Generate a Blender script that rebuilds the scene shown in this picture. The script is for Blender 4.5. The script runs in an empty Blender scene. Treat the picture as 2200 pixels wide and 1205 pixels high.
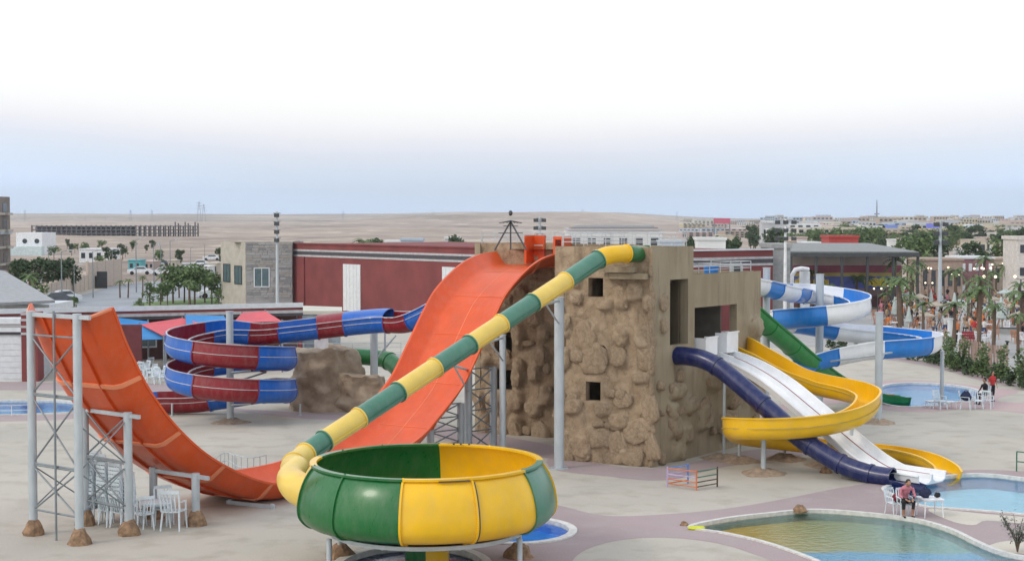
import bpy, bmesh, math, random
from mathutils import Vector, Matrix, noise
from mathutils.geometry import delaunay_2d_cdt
R = math.radians
PI = math.pi
random.seed(7)
scn = bpy.context.scene
C = scn.collection

# ------------------------------------------------------------------ camera
H = 9.5           # eye height above the pool deck
FPX = 3300.0      # focal length in photograph pixels (2200 wide)
PITCH = math.atan(132.5 / FPX)
cam_data = bpy.data.cameras.new('camera')
cam = bpy.data.objects.new('camera', cam_data)
C.objects.link(cam)
cam.location = (0, 0, H)
cam.rotation_euler = (PI / 2 - PITCH, 0, 0)
cam_data.sensor_fit = 'HORIZONTAL'
cam_data.sensor_width = 36
cam_data.lens = 36 * FPX / 2200
cam_data.clip_start = 0.5
cam_data.clip_end = 40000
scn.camera = cam

# ------------------------------------------------------------------ world
world = bpy.data.worlds.new("World")
scn.world = world
world.use_nodes = True
wn, wl = world.node_tree.nodes, world.node_tree.links
wn.clear()
SUN_EL, SUN_AZ = R(38), R(238)
out = wn.new('ShaderNodeOutputWorld')
sky = wn.new('ShaderNodeTexSky'); sky.sky_type = 'NISHITA'; sky.sun_disc = False
sky.sun_elevation = SUN_EL; sky.sun_rotation = SUN_AZ
sky.dust_density = 3.0; sky.air_density = 1.5
bgs = wn.new('ShaderNodeBackground'); bgs.inputs[1].default_value = 0.05
wl.new(sky.outputs[0], bgs.inputs[0])
tc = wn.new('ShaderNodeTexCoord'); sep = wn.new('ShaderNodeSeparateXYZ')
wl.new(tc.outputs['Generated'], sep.inputs[0])
nz = wn.new('ShaderNodeTexNoise'); nz.inputs['Scale'].default_value = 2.2; nz.inputs['Detail'].default_value = 3
mp = wn.new('ShaderNodeMapping'); mp.inputs['Scale'].default_value = (1, 1, 5)
wl.new(tc.outputs['Generated'], mp.inputs[0]); wl.new(mp.outputs[0], nz.inputs['Vector'])
ma = wn.new('ShaderNodeMath'); ma.operation = 'MULTIPLY_ADD'; ma.inputs[1].default_value = 0.035; 
sb = wn.new('ShaderNodeMath'); sb.operation = 'SUBTRACT'; sb.inputs[1].default_value = 0.5
wl.new(nz.outputs[0], sb.inputs[0]); wl.new(sb.outputs[0], ma.inputs[0]); wl.new(sep.outputs['Z'], ma.inputs[2])   # glow of the set sun is widest straight ahead
cr = wn.new('ShaderNodeValToRGB'); sx = wn.new('ShaderNodeMath'); sx.operation = 'MULTIPLY'; wl.new(sep.outputs['X'], sx.inputs[0]); wl.new(sep.outputs['X'], sx.inputs[1])
sm0 = wn.new('ShaderNodeMath'); sm0.operation = 'MINIMUM'; sm0.inputs[1].default_value = .12; wl.new(sx.outputs[0], sm0.inputs[0])
sk = wn.new('ShaderNodeMath'); sk.operation = 'MULTIPLY_ADD'; sk.inputs[1].default_value = -.22; wl.new(sm0.outputs[0], sk.inputs[0]); wl.new(ma.outputs[0], sk.inputs[2])
wl.new(sk.outputs[0], cr.inputs[0])
els = cr.color_ramp.elements
stops = [(0.0, (.84, 1.04, 1.42)), (0.02, (.76, .89, 1.11)), (0.034, (.79, .85, 1.0)), (0.046, (.90, .89, .99)),
         (0.062, (1.0, 1.0, 1.02)), (0.09, (1.06, 1.06, 1.06)), (0.45, (1.0, 1.01, 1.04)), (1.0, (.80, .87, 1.0))]
els[0].position = 0; els[0].color = (*stops[0][1], 1)
els[1].position = 1; els[1].color = (*stops[-1][1], 1)
for p_, c_ in stops[1:-1]:
    e_ = els.new(p_); e_.color = (*c_, 1)
bgr = wn.new('ShaderNodeBackground'); bgr.inputs[1].default_value = 0.97
wl.new(cr.outputs[0], bgr.inputs[0])
ad = wn.new('ShaderNodeAddShader'); wl.new(bgs.outputs[0], ad.inputs[0]); wl.new(bgr.outputs[0], ad.inputs[1])
wl.new(ad.outputs[0], out.inputs[0])

sun_d = bpy.data.lights.new('sun', 'SUN'); sun_d.energy = 0.85; sun_d.angle = R(11); sun_d.color = (1, .93, .84)
sun = bpy.data.objects.new('sun', sun_d); C.objects.link(sun)
sd = Vector((math.sin(SUN_AZ) * math.cos(SUN_EL), math.cos(SUN_AZ) * math.cos(SUN_EL), math.sin(SUN_EL)))
sun.rotation_euler = sd.to_track_quat('Z', 'Y').to_euler()
sun.location = (0, -20, 60)

scn.view_settings.view_transform = 'Standard'
scn.view_settings.look = 'None'
scn.view_settings.exposure = 0.0
scn.view_settings.gamma = 1
scn.view_settings.use_curve_mapping = False
scn.render.engine = 'CYCLES'
scn.cycles.max_bounces = 6
scn.cycles.transparent_max_bounces = 12
scn.cycles.caustics_reflective = False
scn.cycles.caustics_refractive = False

# ------------------------------------------------------------------ helpers
cP, sP = math.cos(PITCH), math.sin(PITCH)
def ray(u, v):
    x = (u - 1100) / FPX; z = (602.5 - v) / FPX
    return x, cP + z * sP, -sP + z * cP
def P(u, v, Y):
    x, y, z = ray(u, v)
    return Vector((x / y * Y, Y, H + z / y * Y))
def G(u, v, z=0.0):
    x, y, zz = ray(u, v)
    k = (z - H) / zz
    return Vector((x * k, y * k, z))
def proj_u(p):
    return 1100 + FPX * p[0] / (p[1] * cP - (p[2] - H) * sP)

MATS = {}
def mat(name, col, rough=0.6, metal=0.0, var=0.12, scale=3.0, bump=0.0, bscale=20.0, coat=0.0, col2=None, detail=5, stretch=None, emit=0, spec=0.5, trans=0):
    if name in MATS: return MATS[name]
    m = bpy.data.materials.new(name); m.use_nodes = True
    n, l = m.node_tree.nodes, m.node_tree.links
    b = n['Principled BSDF']
    b.inputs['Roughness'].default_value = rough; b.inputs['Metallic'].default_value = metal
    b.inputs['Coat Weight'].default_value = coat; b.inputs['Coat Roughness'].default_value = .28
    b.inputs['Specular IOR Level'].default_value = spec
    t = n.new('ShaderNodeTexCoord'); mpn = n.new('ShaderNodeMapping')
    if stretch: mpn.inputs['Scale'].default_value = stretch
    l.new(t.outputs['Object'], mpn.inputs[0])
    nt = n.new('ShaderNodeTexNoise'); nt.inputs['Scale'].default_value = scale; nt.inputs['Detail'].default_value = detail
    l.new(mpn.outputs[0], nt.inputs['Vector'])
    r = n.new('ShaderNodeValToRGB'); l.new(nt.outputs[0], r.inputs[0])
    c2 = col2 or tuple(c * (1 + var) for c in col)
    c1 = tuple(c * (1 - var) for c in col) if not col2 else col
    r.color_ramp.elements[0].position = .35; r.color_ramp.elements[1].position = .65
    r.color_ramp.elements[0].color = (*c1, 1); r.color_ramp.elements[1].color = (*c2, 1)
    l.new(r.outputs[0], b.inputs['Base Color'])
    if bump:
        bt = n.new('ShaderNodeTexNoise'); bt.inputs['Scale'].default_value = bscale; bt.inputs['Detail'].default_value = 6
        l.new(mpn.outputs[0], bt.inputs['Vector'])
        bp = n.new('ShaderNodeBump'); bp.inputs['Strength'].default_value = bump; bp.inputs['Distance'].default_value = .05
        l.new(bt.outputs[0], bp.inputs['Height']); l.new(bp.outputs[0], b.inputs['Normal'])
    if emit:
        b.inputs['Emission Color'].default_value = (*col, 1); b.inputs['Emission Strength'].default_value = emit
    MATS[name] = m
    return m

def gel(name, col, rough=.32):
    """glass-fibre gelcoat: glossy colour, dusty streaks and chalking"""
    if name in MATS: return MATS[name]
    m = mat(name, col, rough, var=.07, scale=1.2, coat=.18, spec=.42)
    n, l = m.node_tree.nodes, m.node_tree.links
    b = n['Principled BSDF']; b.inputs['Coat Roughness'].default_value = .12
    ramp = [x for x in n if x.type == 'VALTORGB'][0]
    t = [x for x in n if x.type == 'TEX_COORD'][0]
    n2 = n.new('ShaderNodeTexNoise'); n2.inputs['Scale'].default_value = 5; n2.inputs['Detail'].default_value = 8; n2.inputs['Roughness'].default_value = .7
    mm = n.new('ShaderNodeMapping'); mm.inputs['Scale'].default_value = (1, 1, .35); l.new(t.outputs['Object'], mm.inputs[0]); l.new(mm.outputs[0], n2.inputs['Vector'])
    rr = n.new('ShaderNodeMapRange'); rr.inputs[1].default_value = .45; rr.inputs[2].default_value = .75; rr.inputs[3].default_value = 0.0; rr.inputs[4].default_value = .12
    l.new(n2.outputs[0], rr.inputs[0])
    mx = n.new('ShaderNodeMix'); mx.data_type = 'RGBA'; l.new(rr.outputs[0], mx.inputs[0]); l.new(ramp.outputs[0], mx.inputs[6])
    mx.inputs[7].default_value = (.42, .39, .34, 1)
    l.new(mx.outputs[2], b.inputs['Base Color'])
    r2 = n.new('ShaderNodeMapRange'); r2.inputs[3].default_value = rough - .04; r2.inputs[4].default_value = rough + .16
    l.new(n2.outputs[0], r2.inputs[0]); l.new(r2.outputs[0], b.inputs['Roughness'])
    return m

def setp(o, label=None, cat=None, group=None, kind=None):
    if label: o['label'] = label
    if cat: o['category'] = cat
    if group: o['group'] = group
    if kind: o['kind'] = kind
    return o
def thing(name, label, cat, loc=(0, 0, 0), rz=0, group=None):
    o = bpy.data.objects.new(name, None); C.objects.link(o)
    o.empty_display_size = .3
    o.location = loc; o.rotation_euler = (0, 0, rz)
    return setp(o, label, cat, group)
WM = {}
def wmat(o):
    return Matrix.LocRotScale(o.location, o.rotation_euler, o.scale) if o else Matrix()

class MB:
    """collects geometry in WORLD or local coordinates, one mesh object on build"""
    def __init__(s): s.v = []; s.f = []; s.mi = []
    def add(s, vs, fs, mi=0):
        k = len(s.v); s.v += [tuple(v) for v in vs]
        for f in fs: s.f.append(tuple(i + k for i in f)); s.mi.append(mi)
        return s
    def box(s, x0, x1, y0, y1, z0, z1, mi=0, M=None):
        vs = [Vector(p) for p in ((x0,y0,z0),(x1,y0,z0),(x1,y1,z0),(x0,y1,z0),(x0,y0,z1),(x1,y0,z1),(x1,y1,z1),(x0,y1,z1))]
        if M: vs = [M @ v for v in vs]
        return s.add(vs, [(3,2,1,0),(4,5,6,7),(0,1,5,4),(1,2,6,5),(2,3,7,6),(3,0,4,7)], mi)
    def obox(s, o, d, L, t, z0, z1, mi=0):
        """box along horizontal dir d from o, length L, thickness t to the left-hand normal"""
        o = Vector((o[0], o[1], 0)); d = Vector((d[0], d[1], 0)).normalized(); n = Vector((-d.y, d.x, 0))
        a = [o, o + d * L, o + d * L + n * t, o + n * t]
        vs = [Vector((p.x, p.y, z0)) for p in a] + [Vector((p.x, p.y, z1)) for p in a]
        return s.add(vs, [(3,2,1,0),(4,5,6,7),(0,1,5,4),(1,2,6,5),(2,3,7,6),(3,0,4,7)], mi)
    def bar(s, a, b, w, h=None, mi=0):
        a = Vector(a); b = Vector(b); d = (b - a).normalized(); h = h or w
        up = Vector((0, 0, 1)) if abs(d.z) < .95 else Vector((0, 1, 0))
        x = d.cross(up).normalized(); y = x.cross(d)
        vs = []
        for p in (a, b):
            for i, j in ((-1,-1),(1,-1),(1,1),(-1,1)): vs.append(p + x * w/2 * i + y * h/2 * j)
        return s.add(vs, [(3,2,1,0),(4,5,6,7),(0,1,5,4),(1,2,6,5),(2,3,7,6),(3,0,4,7)], mi)
    def cyl(s, a, b, r, r2=None, n=10, mi=0, caps=True):
        return s.tube([Vector(a), Vector(b)], [r, r if r2 is None else r2], n, mi, caps)
    def tube(s, pts, rs, n=8, mi=0, caps=True):
        pts = [Vector(p) for p in pts]
        if not hasattr(rs, '__len__'): rs = [rs] * len(pts)
        vs = []; px = None
        for i, p in enumerate(pts):
            d = (pts[min(i+1, len(pts)-1)] - pts[max(i-1, 0)]).normalized()
            if px is None:
                up = Vector((0, 0, 1)) if abs(d.z) < .95 else Vector((0, 1, 0)); x = d.cross(up).normalized()
            else:
                x = (px - d * px.dot(d)).normalized()
            px = x; y = d.cross(x)
            for k in range(n):
                a = 2*PI*k/n; vs.append(p + (x*math.cos(a) + y*math.sin(a))*rs[i])
        fs = []
        for i in range(len(pts)-1):
            for k in range(n):
                a = i*n+k; b = i*n+(k+1) % n; fs.append((a, b, b+n, a+n))
        if caps: fs.append(tuple(range(n-1, -1, -1))); fs.append(tuple(range((len(pts)-1)*n, len(pts)*n)))
        return s.add(vs, fs, mi)
    def lathe(s, prof, n=24, mi=0, c=(0,0,0), a0=0, a1=2*PI):
        full = abs(a1-a0-2*PI) < 1e-6; m = n if full else n+1
        vs = []
        for k in range(m):
            a = a0+(a1-a0)*k/n
            for r, z in prof: vs.append((c[0]+r*math.cos(a), c[1]+r*math.sin(a), c[2]+z))
        fs = []; q = len(prof)
        for k in range(n):
            k2 = (k+1) % m
            for i in range(q-1): fs.append((k*q+i, k2*q+i, k2*q+i+1, k*q+i+1))
        return s.add(vs, fs, mi)
    def blob(s, c, rx, ry, rz, n=8, m=6, jit=0, mi=0, seed=0):
        rd = random.Random(seed); vs = []; fs = []
        for j in range(m+1):
            t = PI*j/m
            for i in range(n):
                a = 2*PI*i/n
                p = Vector((math.cos(a)*math.sin(t), math.sin(a)*math.sin(t), math.cos(t)))
                k = 1+jit*(noise.noise(p*1.7+Vector((seed*3.1, seed*1.7, 0))))*2
                vs.append((c[0]+p.x*rx*k, c[1]+p.y*ry*k, c[2]+p.z*rz*k))
        for j in range(m):
            for i in range(n):
                a = j*n+i; b = j*n+(i+1) % n; fs.append((a, a+n, b+n, b))
        return s.add(vs, fs, mi)
    def mesh(s, name, mats, smooth=None):
        me = bpy.data.meshes.new(name); me.from_pydata(s.v, [], s.f)
        if not isinstance(mats, (list, tuple)): mats = [mats]
        for m in mats: me.materials.append(m)
        if len(mats) > 1: me.polygons.foreach_set('material_index', s.mi)
        me.validate(); me.update()
        if smooth is not None:
            me.polygons.foreach_set('use_smooth', [True]*len(me.polygons))
            me.set_sharp_from_angle(angle=R(smooth))
        return me
    def build(s, name, mats, parent=None, smooth=None, world=True, inv=None):
        """world=True: coordinates are world ones and are moved under the parent"""
        if parent is not None and world:
            M = (inv or world_matrix(parent).inverted())
            s.v = [tuple(M @ Vector(v)) for v in s.v]
        o = bpy.data.objects.new(name, s.mesh(name, mats, smooth)); C.objects.link(o)
        if parent is not None: o.parent = parent
        elif world and s.v:
            # put the origin at the base centre of the thing
            xs = [v[0] for v in s.v]; ys = [v[1] for v in s.v]; zs = [v[2] for v in s.v]
            c = Vector(((min(xs)+max(xs))/2, (min(ys)+max(ys))/2, min(zs)))
            o.data.transform(Matrix.Translation(-c)); o.location = c
        return o
def world_matrix(o):
    M = Matrix.LocRotScale(o.location, o.rotation_euler, o.scale)
    return world_matrix(o.parent) @ M if o.parent else M
def link_mesh(name, me, parent=None, loc=(0,0,0), rz=0, sc=None):
    o = bpy.data.objects.new(name, me); C.objects.link(o); o.parent = parent
    o.location = loc; o.rotation_euler = (0, 0, rz)
    if sc: o.scale = sc if hasattr(sc, '__len__') else (sc,)*3
    return o
KIDS = {}
def copy_tree(o, parent=None):
    c = o.copy(); C.objects.link(c)
    if parent is not None: c.parent = parent; c.matrix_parent_inverse = o.matrix_parent_inverse
    for ch in [x for x in C.objects if x.parent is o] if o not in KIDS else KIDS[o]: copy_tree(ch, c)
    return c
def cache_kids(o):
    k = [x for x in C.objects if x.parent is o]; KIDS[o] = k
    for x in k: cache_kids(x)
class Repeat:
    """first call places the prototype itself, later ones its copies"""
    def __init__(s, proto): s.p = proto; s.used = False; cache_kids(proto)
    def put(s, loc, rz=0, sc=1.0, label=None, group=None):
        o = copy_tree(s.p) if s.used else s.p
        s.used = True
        o.location = loc; o.rotation_euler = (0, 0, rz); o.scale = (sc,)*3 if not hasattr(sc, '__len__') else sc
        if label: o['label'] = label
        if group: o['group'] = group
        return o
ORD = ['first','second','third','fourth','fifth','sixth','seventh','eighth','ninth','tenth','eleventh','twelfth','thirteenth','fourteenth','fifteenth','sixteenth','seventeenth','eighteenth','nineteenth','twentieth']
def ordn(i):
    if i < 20: return ORD[i]
    if i >= 99: return 'one hundredth' if i == 99 else 'one hundred and '+ordn(i-100)
    n = i+1; t = {2:'twenty',3:'thirty',4:'forty',5:'fifty',6:'sixty',7:'seventy',8:'eighty',9:'ninety'}[n//10]
    if n % 10 == 0: return t[:-1]+'ieth'
    return t+'-'+ORD[n % 10-1]
def ordinal(objs, tmpl, key=None):
    objs = sorted(objs, key=key or (lambda o: proj_u(o.location)))
    for i, o in enumerate(objs): o['label'] = tmpl.format(n=ordn(i))

# ------------------------------------------------------------------ materials
M_orange = gel('orange_gelcoat', (.65, .080, .006), .34)
M_orange_lip = gel('pale_orange_flange', (.80, .27, .13), .45)
M_yellow = gel('yellow_gelcoat', (.80, .47, .004), .26)
M_green = gel('green_gelcoat', (.006, .125, .026), .24)
M_greenp = gel('weathered_green_gelcoat', (.055, .19, .125), .3)
M_yellowp = gel('faded_yellow_gelcoat', (.76, .54, .10), .34)
M_greenb = gel('bright_green_gelcoat', (.01, .22, .04), .33)
M_blue = gel('blue_gelcoat', (.004, .105, .46), .28)
M_skyblue = gel('sky_blue_gelcoat', (.012, .20, .62), .3)
M_red = gel('dark_red_gelcoat', (.22, .004, .012), .28)
M_navy = gel('navy_gelcoat', (.004, .012, .088), .26)
M_white = gel('white_gelcoat', (.80, .82, .84), .35)
M_lip = mat('pale_flange_strip', (.55, .55, .57), .5)
M_steel = mat('galvanised_steel', (.42, .47, .50), .5, .25, .12, 4, col2=(.50, .55, .58), stretch=(1, 1, .4))
M_steeld = mat('dull_steel', (.22, .25, .27), .55, .3)
M_dark = mat('dark_steel', (.06, .065, .07), .5, .2)
M_pipe = mat('white_painted_pipe', (.72, .74, .74), .45)
M_foot = mat('brown_cast_rock', (.27, .17, .10), .9, var=.35, scale=6, bump=.6, bscale=14)
M_dirt = mat('loose_brown_dirt', (.33, .25, .18), .95, var=.25, scale=5, bump=.5, bscale=18)
M_plastic = mat('white_chair_plastic', (.68, .76, .81), .45)
M_plasticp = mat('pale_white_plastic', (.75, .77, .80), .4)
M_black = mat('black_cloth', (.012, .012, .016), .85)
M_glassd = mat('dark_window_glass', (.03, .04, .05), .08, spec=.8)
M_glassb = mat('grey_window_glass', (.10, .15, .17), .1, spec=.8)

# ------------------------------------------------------------------ ground
def water_mat(name, tint, rough=.04, bs=3.0, strength=.12):
    m = bpy.data.materials.new(name); m.use_nodes = True
    n, l = m.node_tree.nodes, m.node_tree.links; n.clear()
    o = n.new('ShaderNodeOutputMaterial'); tr = n.new('ShaderNodeBsdfTransparent'); gl = n.new('ShaderNodeBsdfGlossy')
    tr.inputs[0].default_value = (*tint, 1); gl.inputs['Roughness'].default_value = rough
    fr = n.new('ShaderNodeFresnel'); fr.inputs[0].default_value = 1.28
    t = n.new('ShaderNodeTexCoord'); nt = n.new('ShaderNodeTexNoise'); nt.inputs['Scale'].default_value = bs; nt.inputs['Detail'].default_value = 4
    l.new(t.outputs['Object'], nt.inputs['Vector'])
    bp = n.new('ShaderNodeBump'); bp.inputs['Strength'].default_value = strength; bp.inputs['Distance'].default_value = .08
    l.new(nt.outputs[0], bp.inputs['Height']); l.new(bp.outputs[0], fr.inputs['Normal']); l.new(bp.outputs[0], gl.inputs['Normal'])
    mx = n.new('ShaderNodeMixShader'); l.new(fr.outputs[0], mx.inputs[0]); l.new(tr.outputs[0], mx.inputs[1]); l.new(gl.outputs[0], mx.inputs[2])
    l.new(mx.outputs[0], o.inputs[0]); return m
M_water = water_mat('clear_pool_water', (.76, .95, 1.0), .14, 3.0, .3)
M_water2 = water_mat('murky_pool_water', (.97, .97, .92), .1, 4.0, .35)

def ground_mat(name, c1, c2, c3, bump=.15):
    m = bpy.data.materials.new(name); m.use_nodes = True
    n, l = m.node_tree.nodes, m.node_tree.links; b = n['Principled BSDF']; b.inputs['Roughness'].default_value = .9
    b.inputs['Specular IOR Level'].default_value = .25
    t = n.new('ShaderNodeTexCoord')
    def nse(s, d, st=None):
        q = n.new('ShaderNodeTexNoise'); q.inputs['Scale'].default_value = s; q.inputs['Detail'].default_value = d
        if st:
            mm = n.new('ShaderNodeMapping'); mm.inputs['Scale'].default_value = st; l.new(t.outputs['Object'], mm.inputs[0]); l.new(mm.outputs[0], q.inputs['Vector'])
        else: l.new(t.outputs['Object'], q.inputs['Vector'])
        return q
    a = nse(.12, 6); r1 = n.new('ShaderNodeValToRGB'); l.new(a.outputs[0], r1.inputs[0])
    r1.color_ramp.elements[0].position = .38; r1.color_ramp.elements[1].position = .64
    r1.color_ramp.elements[0].color = (*c1, 1); r1.color_ramp.elements[1].color = (*c2, 1)
    d = nse(.9, 9); mr = n.new('ShaderNodeMapRange'); mr.inputs[1].default_value = .5; mr.inputs[2].default_value = .72; mr.inputs[4].default_value = .7
    l.new(d.outputs[0], mr.inputs[0])
    mx = n.new('ShaderNodeMix'); mx.data_type = 'RGBA'; l.new(mr.outputs[0], mx.inputs[0]); l.new(r1.outputs[0], mx.inputs[6]); mx.inputs[7].default_value = (*c3, 1)
    g = nse(14, 5); mg = n.new('ShaderNodeMapRange'); mg.inputs[3].default_value = .86; mg.inputs[4].default_value = 1.12; l.new(g.outputs[0], mg.inputs[0])
    hm = n.new('ShaderNodeMix'); hm.data_type = 'RGBA'; hm.blend_type = 'MULTIPLY'; hm.inputs[0].default_value = 1
    l.new(mx.outputs[2], hm.inputs[6]); l.new(mg.outputs[0], hm.inputs[7]); l.new(hm.outputs[2], b.inputs['Base Color'])
    bp = n.new('ShaderNodeBump'); bp.inputs['Strength'].default_value = bump; bp.inputs['Distance'].default_value = .04
    l.new(g.outputs[0], bp.inputs['Height']); l.new(bp.outputs[0], b.inputs['Normal'])
    return m
M_sand = ground_mat('sandy_paving', (.43, .405, .35), (.51, .475, .41), (.35, .315, .26))
M_mauve = ground_mat('mauve_brick_paving', (.34, .275, .275), (.41, .33, .33), (.38, .34, .33), .3)
M_pinkpave = ground_mat('pink_paving', (.44, .33, .33), (.50, .37, .36), (.46, .40, .37))
M_cream = ground_mat('cream_concrete', (.56, .52, .44), (.62, .58, .50), (.5, .47, .42))
M_asphalt = ground_mat('grey_asphalt', (.27, .29, .31), (.33, .35, .37), (.3, .3, .31))
def desert_mat():
    m = bpy.data.materials.new('desert_sand'); m.use_nodes = True
    n, l = m.node_tree.nodes, m.node_tree.links; b = n['Principled BSDF']; b.inputs['Roughness'].default_value = .95; b.inputs['Specular IOR Level'].default_value = .1
    t = n.new('ShaderNodeTexCoord'); prev = None
    for sc, st, c1, c2 in ((.0022, (1, .7, 1), (.25, .20, .17), (.50, .41, .34)), (.012, (.5, 1, 1), (.27, .235, .20), None), (.05, (1, 1, 1), (.56, .48, .40), None)):
        mm = n.new('ShaderNodeMapping'); mm.inputs['Scale'].default_value = st; l.new(t.outputs['Object'], mm.inputs[0])
        q = n.new('ShaderNodeTexNoise'); q.inputs['Scale'].default_value = sc; q.inputs['Detail'].default_value = 8; q.inputs['Roughness'].default_value = .65; l.new(mm.outputs[0], q.inputs['Vector'])
        if prev is None:
            r_ = n.new('ShaderNodeValToRGB'); l.new(q.outputs[0], r_.inputs[0]); r_.color_ramp.elements[0].position = .4; r_.color_ramp.elements[1].position = .6
            r_.color_ramp.elements[0].color = (*c1, 1); r_.color_ramp.elements[1].color = (*c2, 1); prev = r_.outputs[0]
        else:
            mr = n.new('ShaderNodeMapRange'); mr.inputs[1].default_value = .52; mr.inputs[2].default_value = .64; mr.inputs[4].default_value = .75; l.new(q.outputs[0], mr.inputs[0])
            mx = n.new('ShaderNodeMix'); mx.data_type = 'RGBA'; l.new(mr.outputs[0], mx.inputs[0]); l.new(prev, mx.inputs[6]); mx.inputs[7].default_value = (*c1, 1); prev = mx.outputs[2]
    l.new(prev, b.inputs['Base Color']); return m
M_desert = desert_mat()
M_concrete = ground_mat('plaza_concrete', (.33, .33, .32), (.42, .42, .41), (.27, .25, .23))

def poly(pts, z=0.0): return [G(u, v, z) for u, v in pts]
def smooth_loop(pts, k=6):
    n = len(pts); o = []
    for i in range(n):
        p0, p1, p2, p3 = pts[i-1], pts[i], pts[(i+1) % n], pts[(i+2) % n]
        for j in range(k):
            t = j/k
            o.append(0.5*((2*p1)+(-p0+p2)*t+(2*p0-5*p1+4*p2-p3)*t*t+(-p0+3*p1-3*p2+p3)*t*t*t))
    return o
def offset_loop(L, d):
    n = len(L); o = []
    area = sum(L[i].x*L[(i+1) % n].y-L[(i+1) % n].x*L[i].y for i in range(n))
    s = 1 if area > 0 else -1
    for i in range(n):
        t = (L[(i+1) % n]-L[i-1]); t.z = 0
        if t.length < 1e-9: o.append(L[i].copy()); continue
        t.normalize(); o.append(L[i]+Vector((t.y, -t.x, 0))*d*s)
    return o
def inside(p, L):
    c = False; n = len(L)
    for i in range(n):
        a, b = L[i], L[(i+1) % n]
        if (a.y > p[1]) != (b.y > p[1]) and p[0] < (b.x-a.x)*(p[1]-a.y)/(b.y-a.y)+a.x: c = not c
    return c
def sheet(name, loop, holes, z, m, kind='structure', extra=None):
    """flat sheet with real holes"""
    pts = []; edges = []
    for L in [loop]+holes:
        k = len(pts); pts += [Vector((p.x, p.y)) for p in L]
        edges += [(k+i, k+(i+1) % len(L)) for i in range(len(L))]
    vs, es, fs, *_ = delaunay_2d_cdt(pts, edges, [], 0, 1e-5)
    keep = []
    for f in fs:
        c = (sum(vs[i].x for i in f)/len(f), sum(vs[i].y for i in f)/len(f))
        if inside(c, loop) and not any(inside(c, h) for h in holes): keep.append(tuple(f))
    b = MB(); b.v = [(v.x, v.y, z) for v in vs]; b.f = keep; b.mi = [0]*len(keep)
    me = b.mesh(name, m)
    bm = bmesh.new(); bm.from_mesh(me); loose = [v for v in bm.verts if not v.link_faces]; bmesh.ops.delete(bm, geom=loose, context='VERTS')
    for f in bm.faces:
        if f.normal.z < 0: f.normal_flip()
    bm.to_mesh(me); bm.free()
    o = bpy.data.objects.new(name, me); C.objects.link(o); setp(o, kind=kind); return o

POOLS = {}
POOLS['front'] = smooth_loop(poly([(1488,1133),(1560,1116),(1650,1105),(1745,1097),(1850,1103),(1960,1116),(2035,1137),(2090,1163),(2140,1184),(2210,1200),(2340,1215),(2420,1250),(2300,1320),(1950,1310),(1790,1222),(1740,1197),(1650,1166),(1560,1145)]))
POOLS['right'] = smooth_loop(poly([(1905,1048),(1990,1030),(2070,1021),(2130,1021),(2210,1030),(2420,1050),(2480,1090),(2400,1125),(2210,1106),(2110,1097),(2040,1092),(1985,1087),(1935,1068)]))
def ell(cu, cv, ru, k=1.0, n=40, z=0):
    c = G(cu, cv, z); r = ru*c.y/FPX
    return [c+Vector((math.cos(2*PI*i/n)*r, math.sin(2*PI*i/n)*r*k, 0)) for i in range(n)]
POOLS['mid'] = ell(1105, 1139, 118, 1.1)
POOLS['bowl'] = ell(885, 1220, 155, 1.3)
POOLS['left'] = smooth_loop(poly([(-160,870),(-60,862),(60,861),(140,863),(175,872),(165,884),(90,889),(-40,892),(-160,888)]))
POOLS['far'] = smooth_loop(poly([(1880,845),(1905,828),(1960,823),(2030,826),(2090,836),(2105,850),(2060,862),(2000,872),(1930,873),(1890,862)]))
GX, GY0, GY1 = 90, 12, 215
outer = [Vector((-GX, GY0, 0)), Vector((GX, GY0, 0)), Vector((GX, GY1, 0)), Vector((-GX, GY1, 0))]
COPE = {k: offset_loop(L, .26 if k in ('mid', 'bowl') else .16) for k, L in POOLS.items()}
sheet('ground', outer, list(COPE.values()), 0.0, M_sand)
M_floor_blue = mat('blue_pool_paint', (.04, .50, .95), .6, var=.08, scale=1.5)
M_floor_deep = mat('strong_blue_pool_paint', (.0, .34, .95), .6, var=.1, scale=1.5)
M_floor_pale = mat('pale_blue_pool_paint', (.46, .86, 1.0), .6, var=.06, scale=1.2)
M_coping = mat('white_coping', (.62, .61, .58), .7, var=.12, scale=6, bump=.1)
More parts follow.
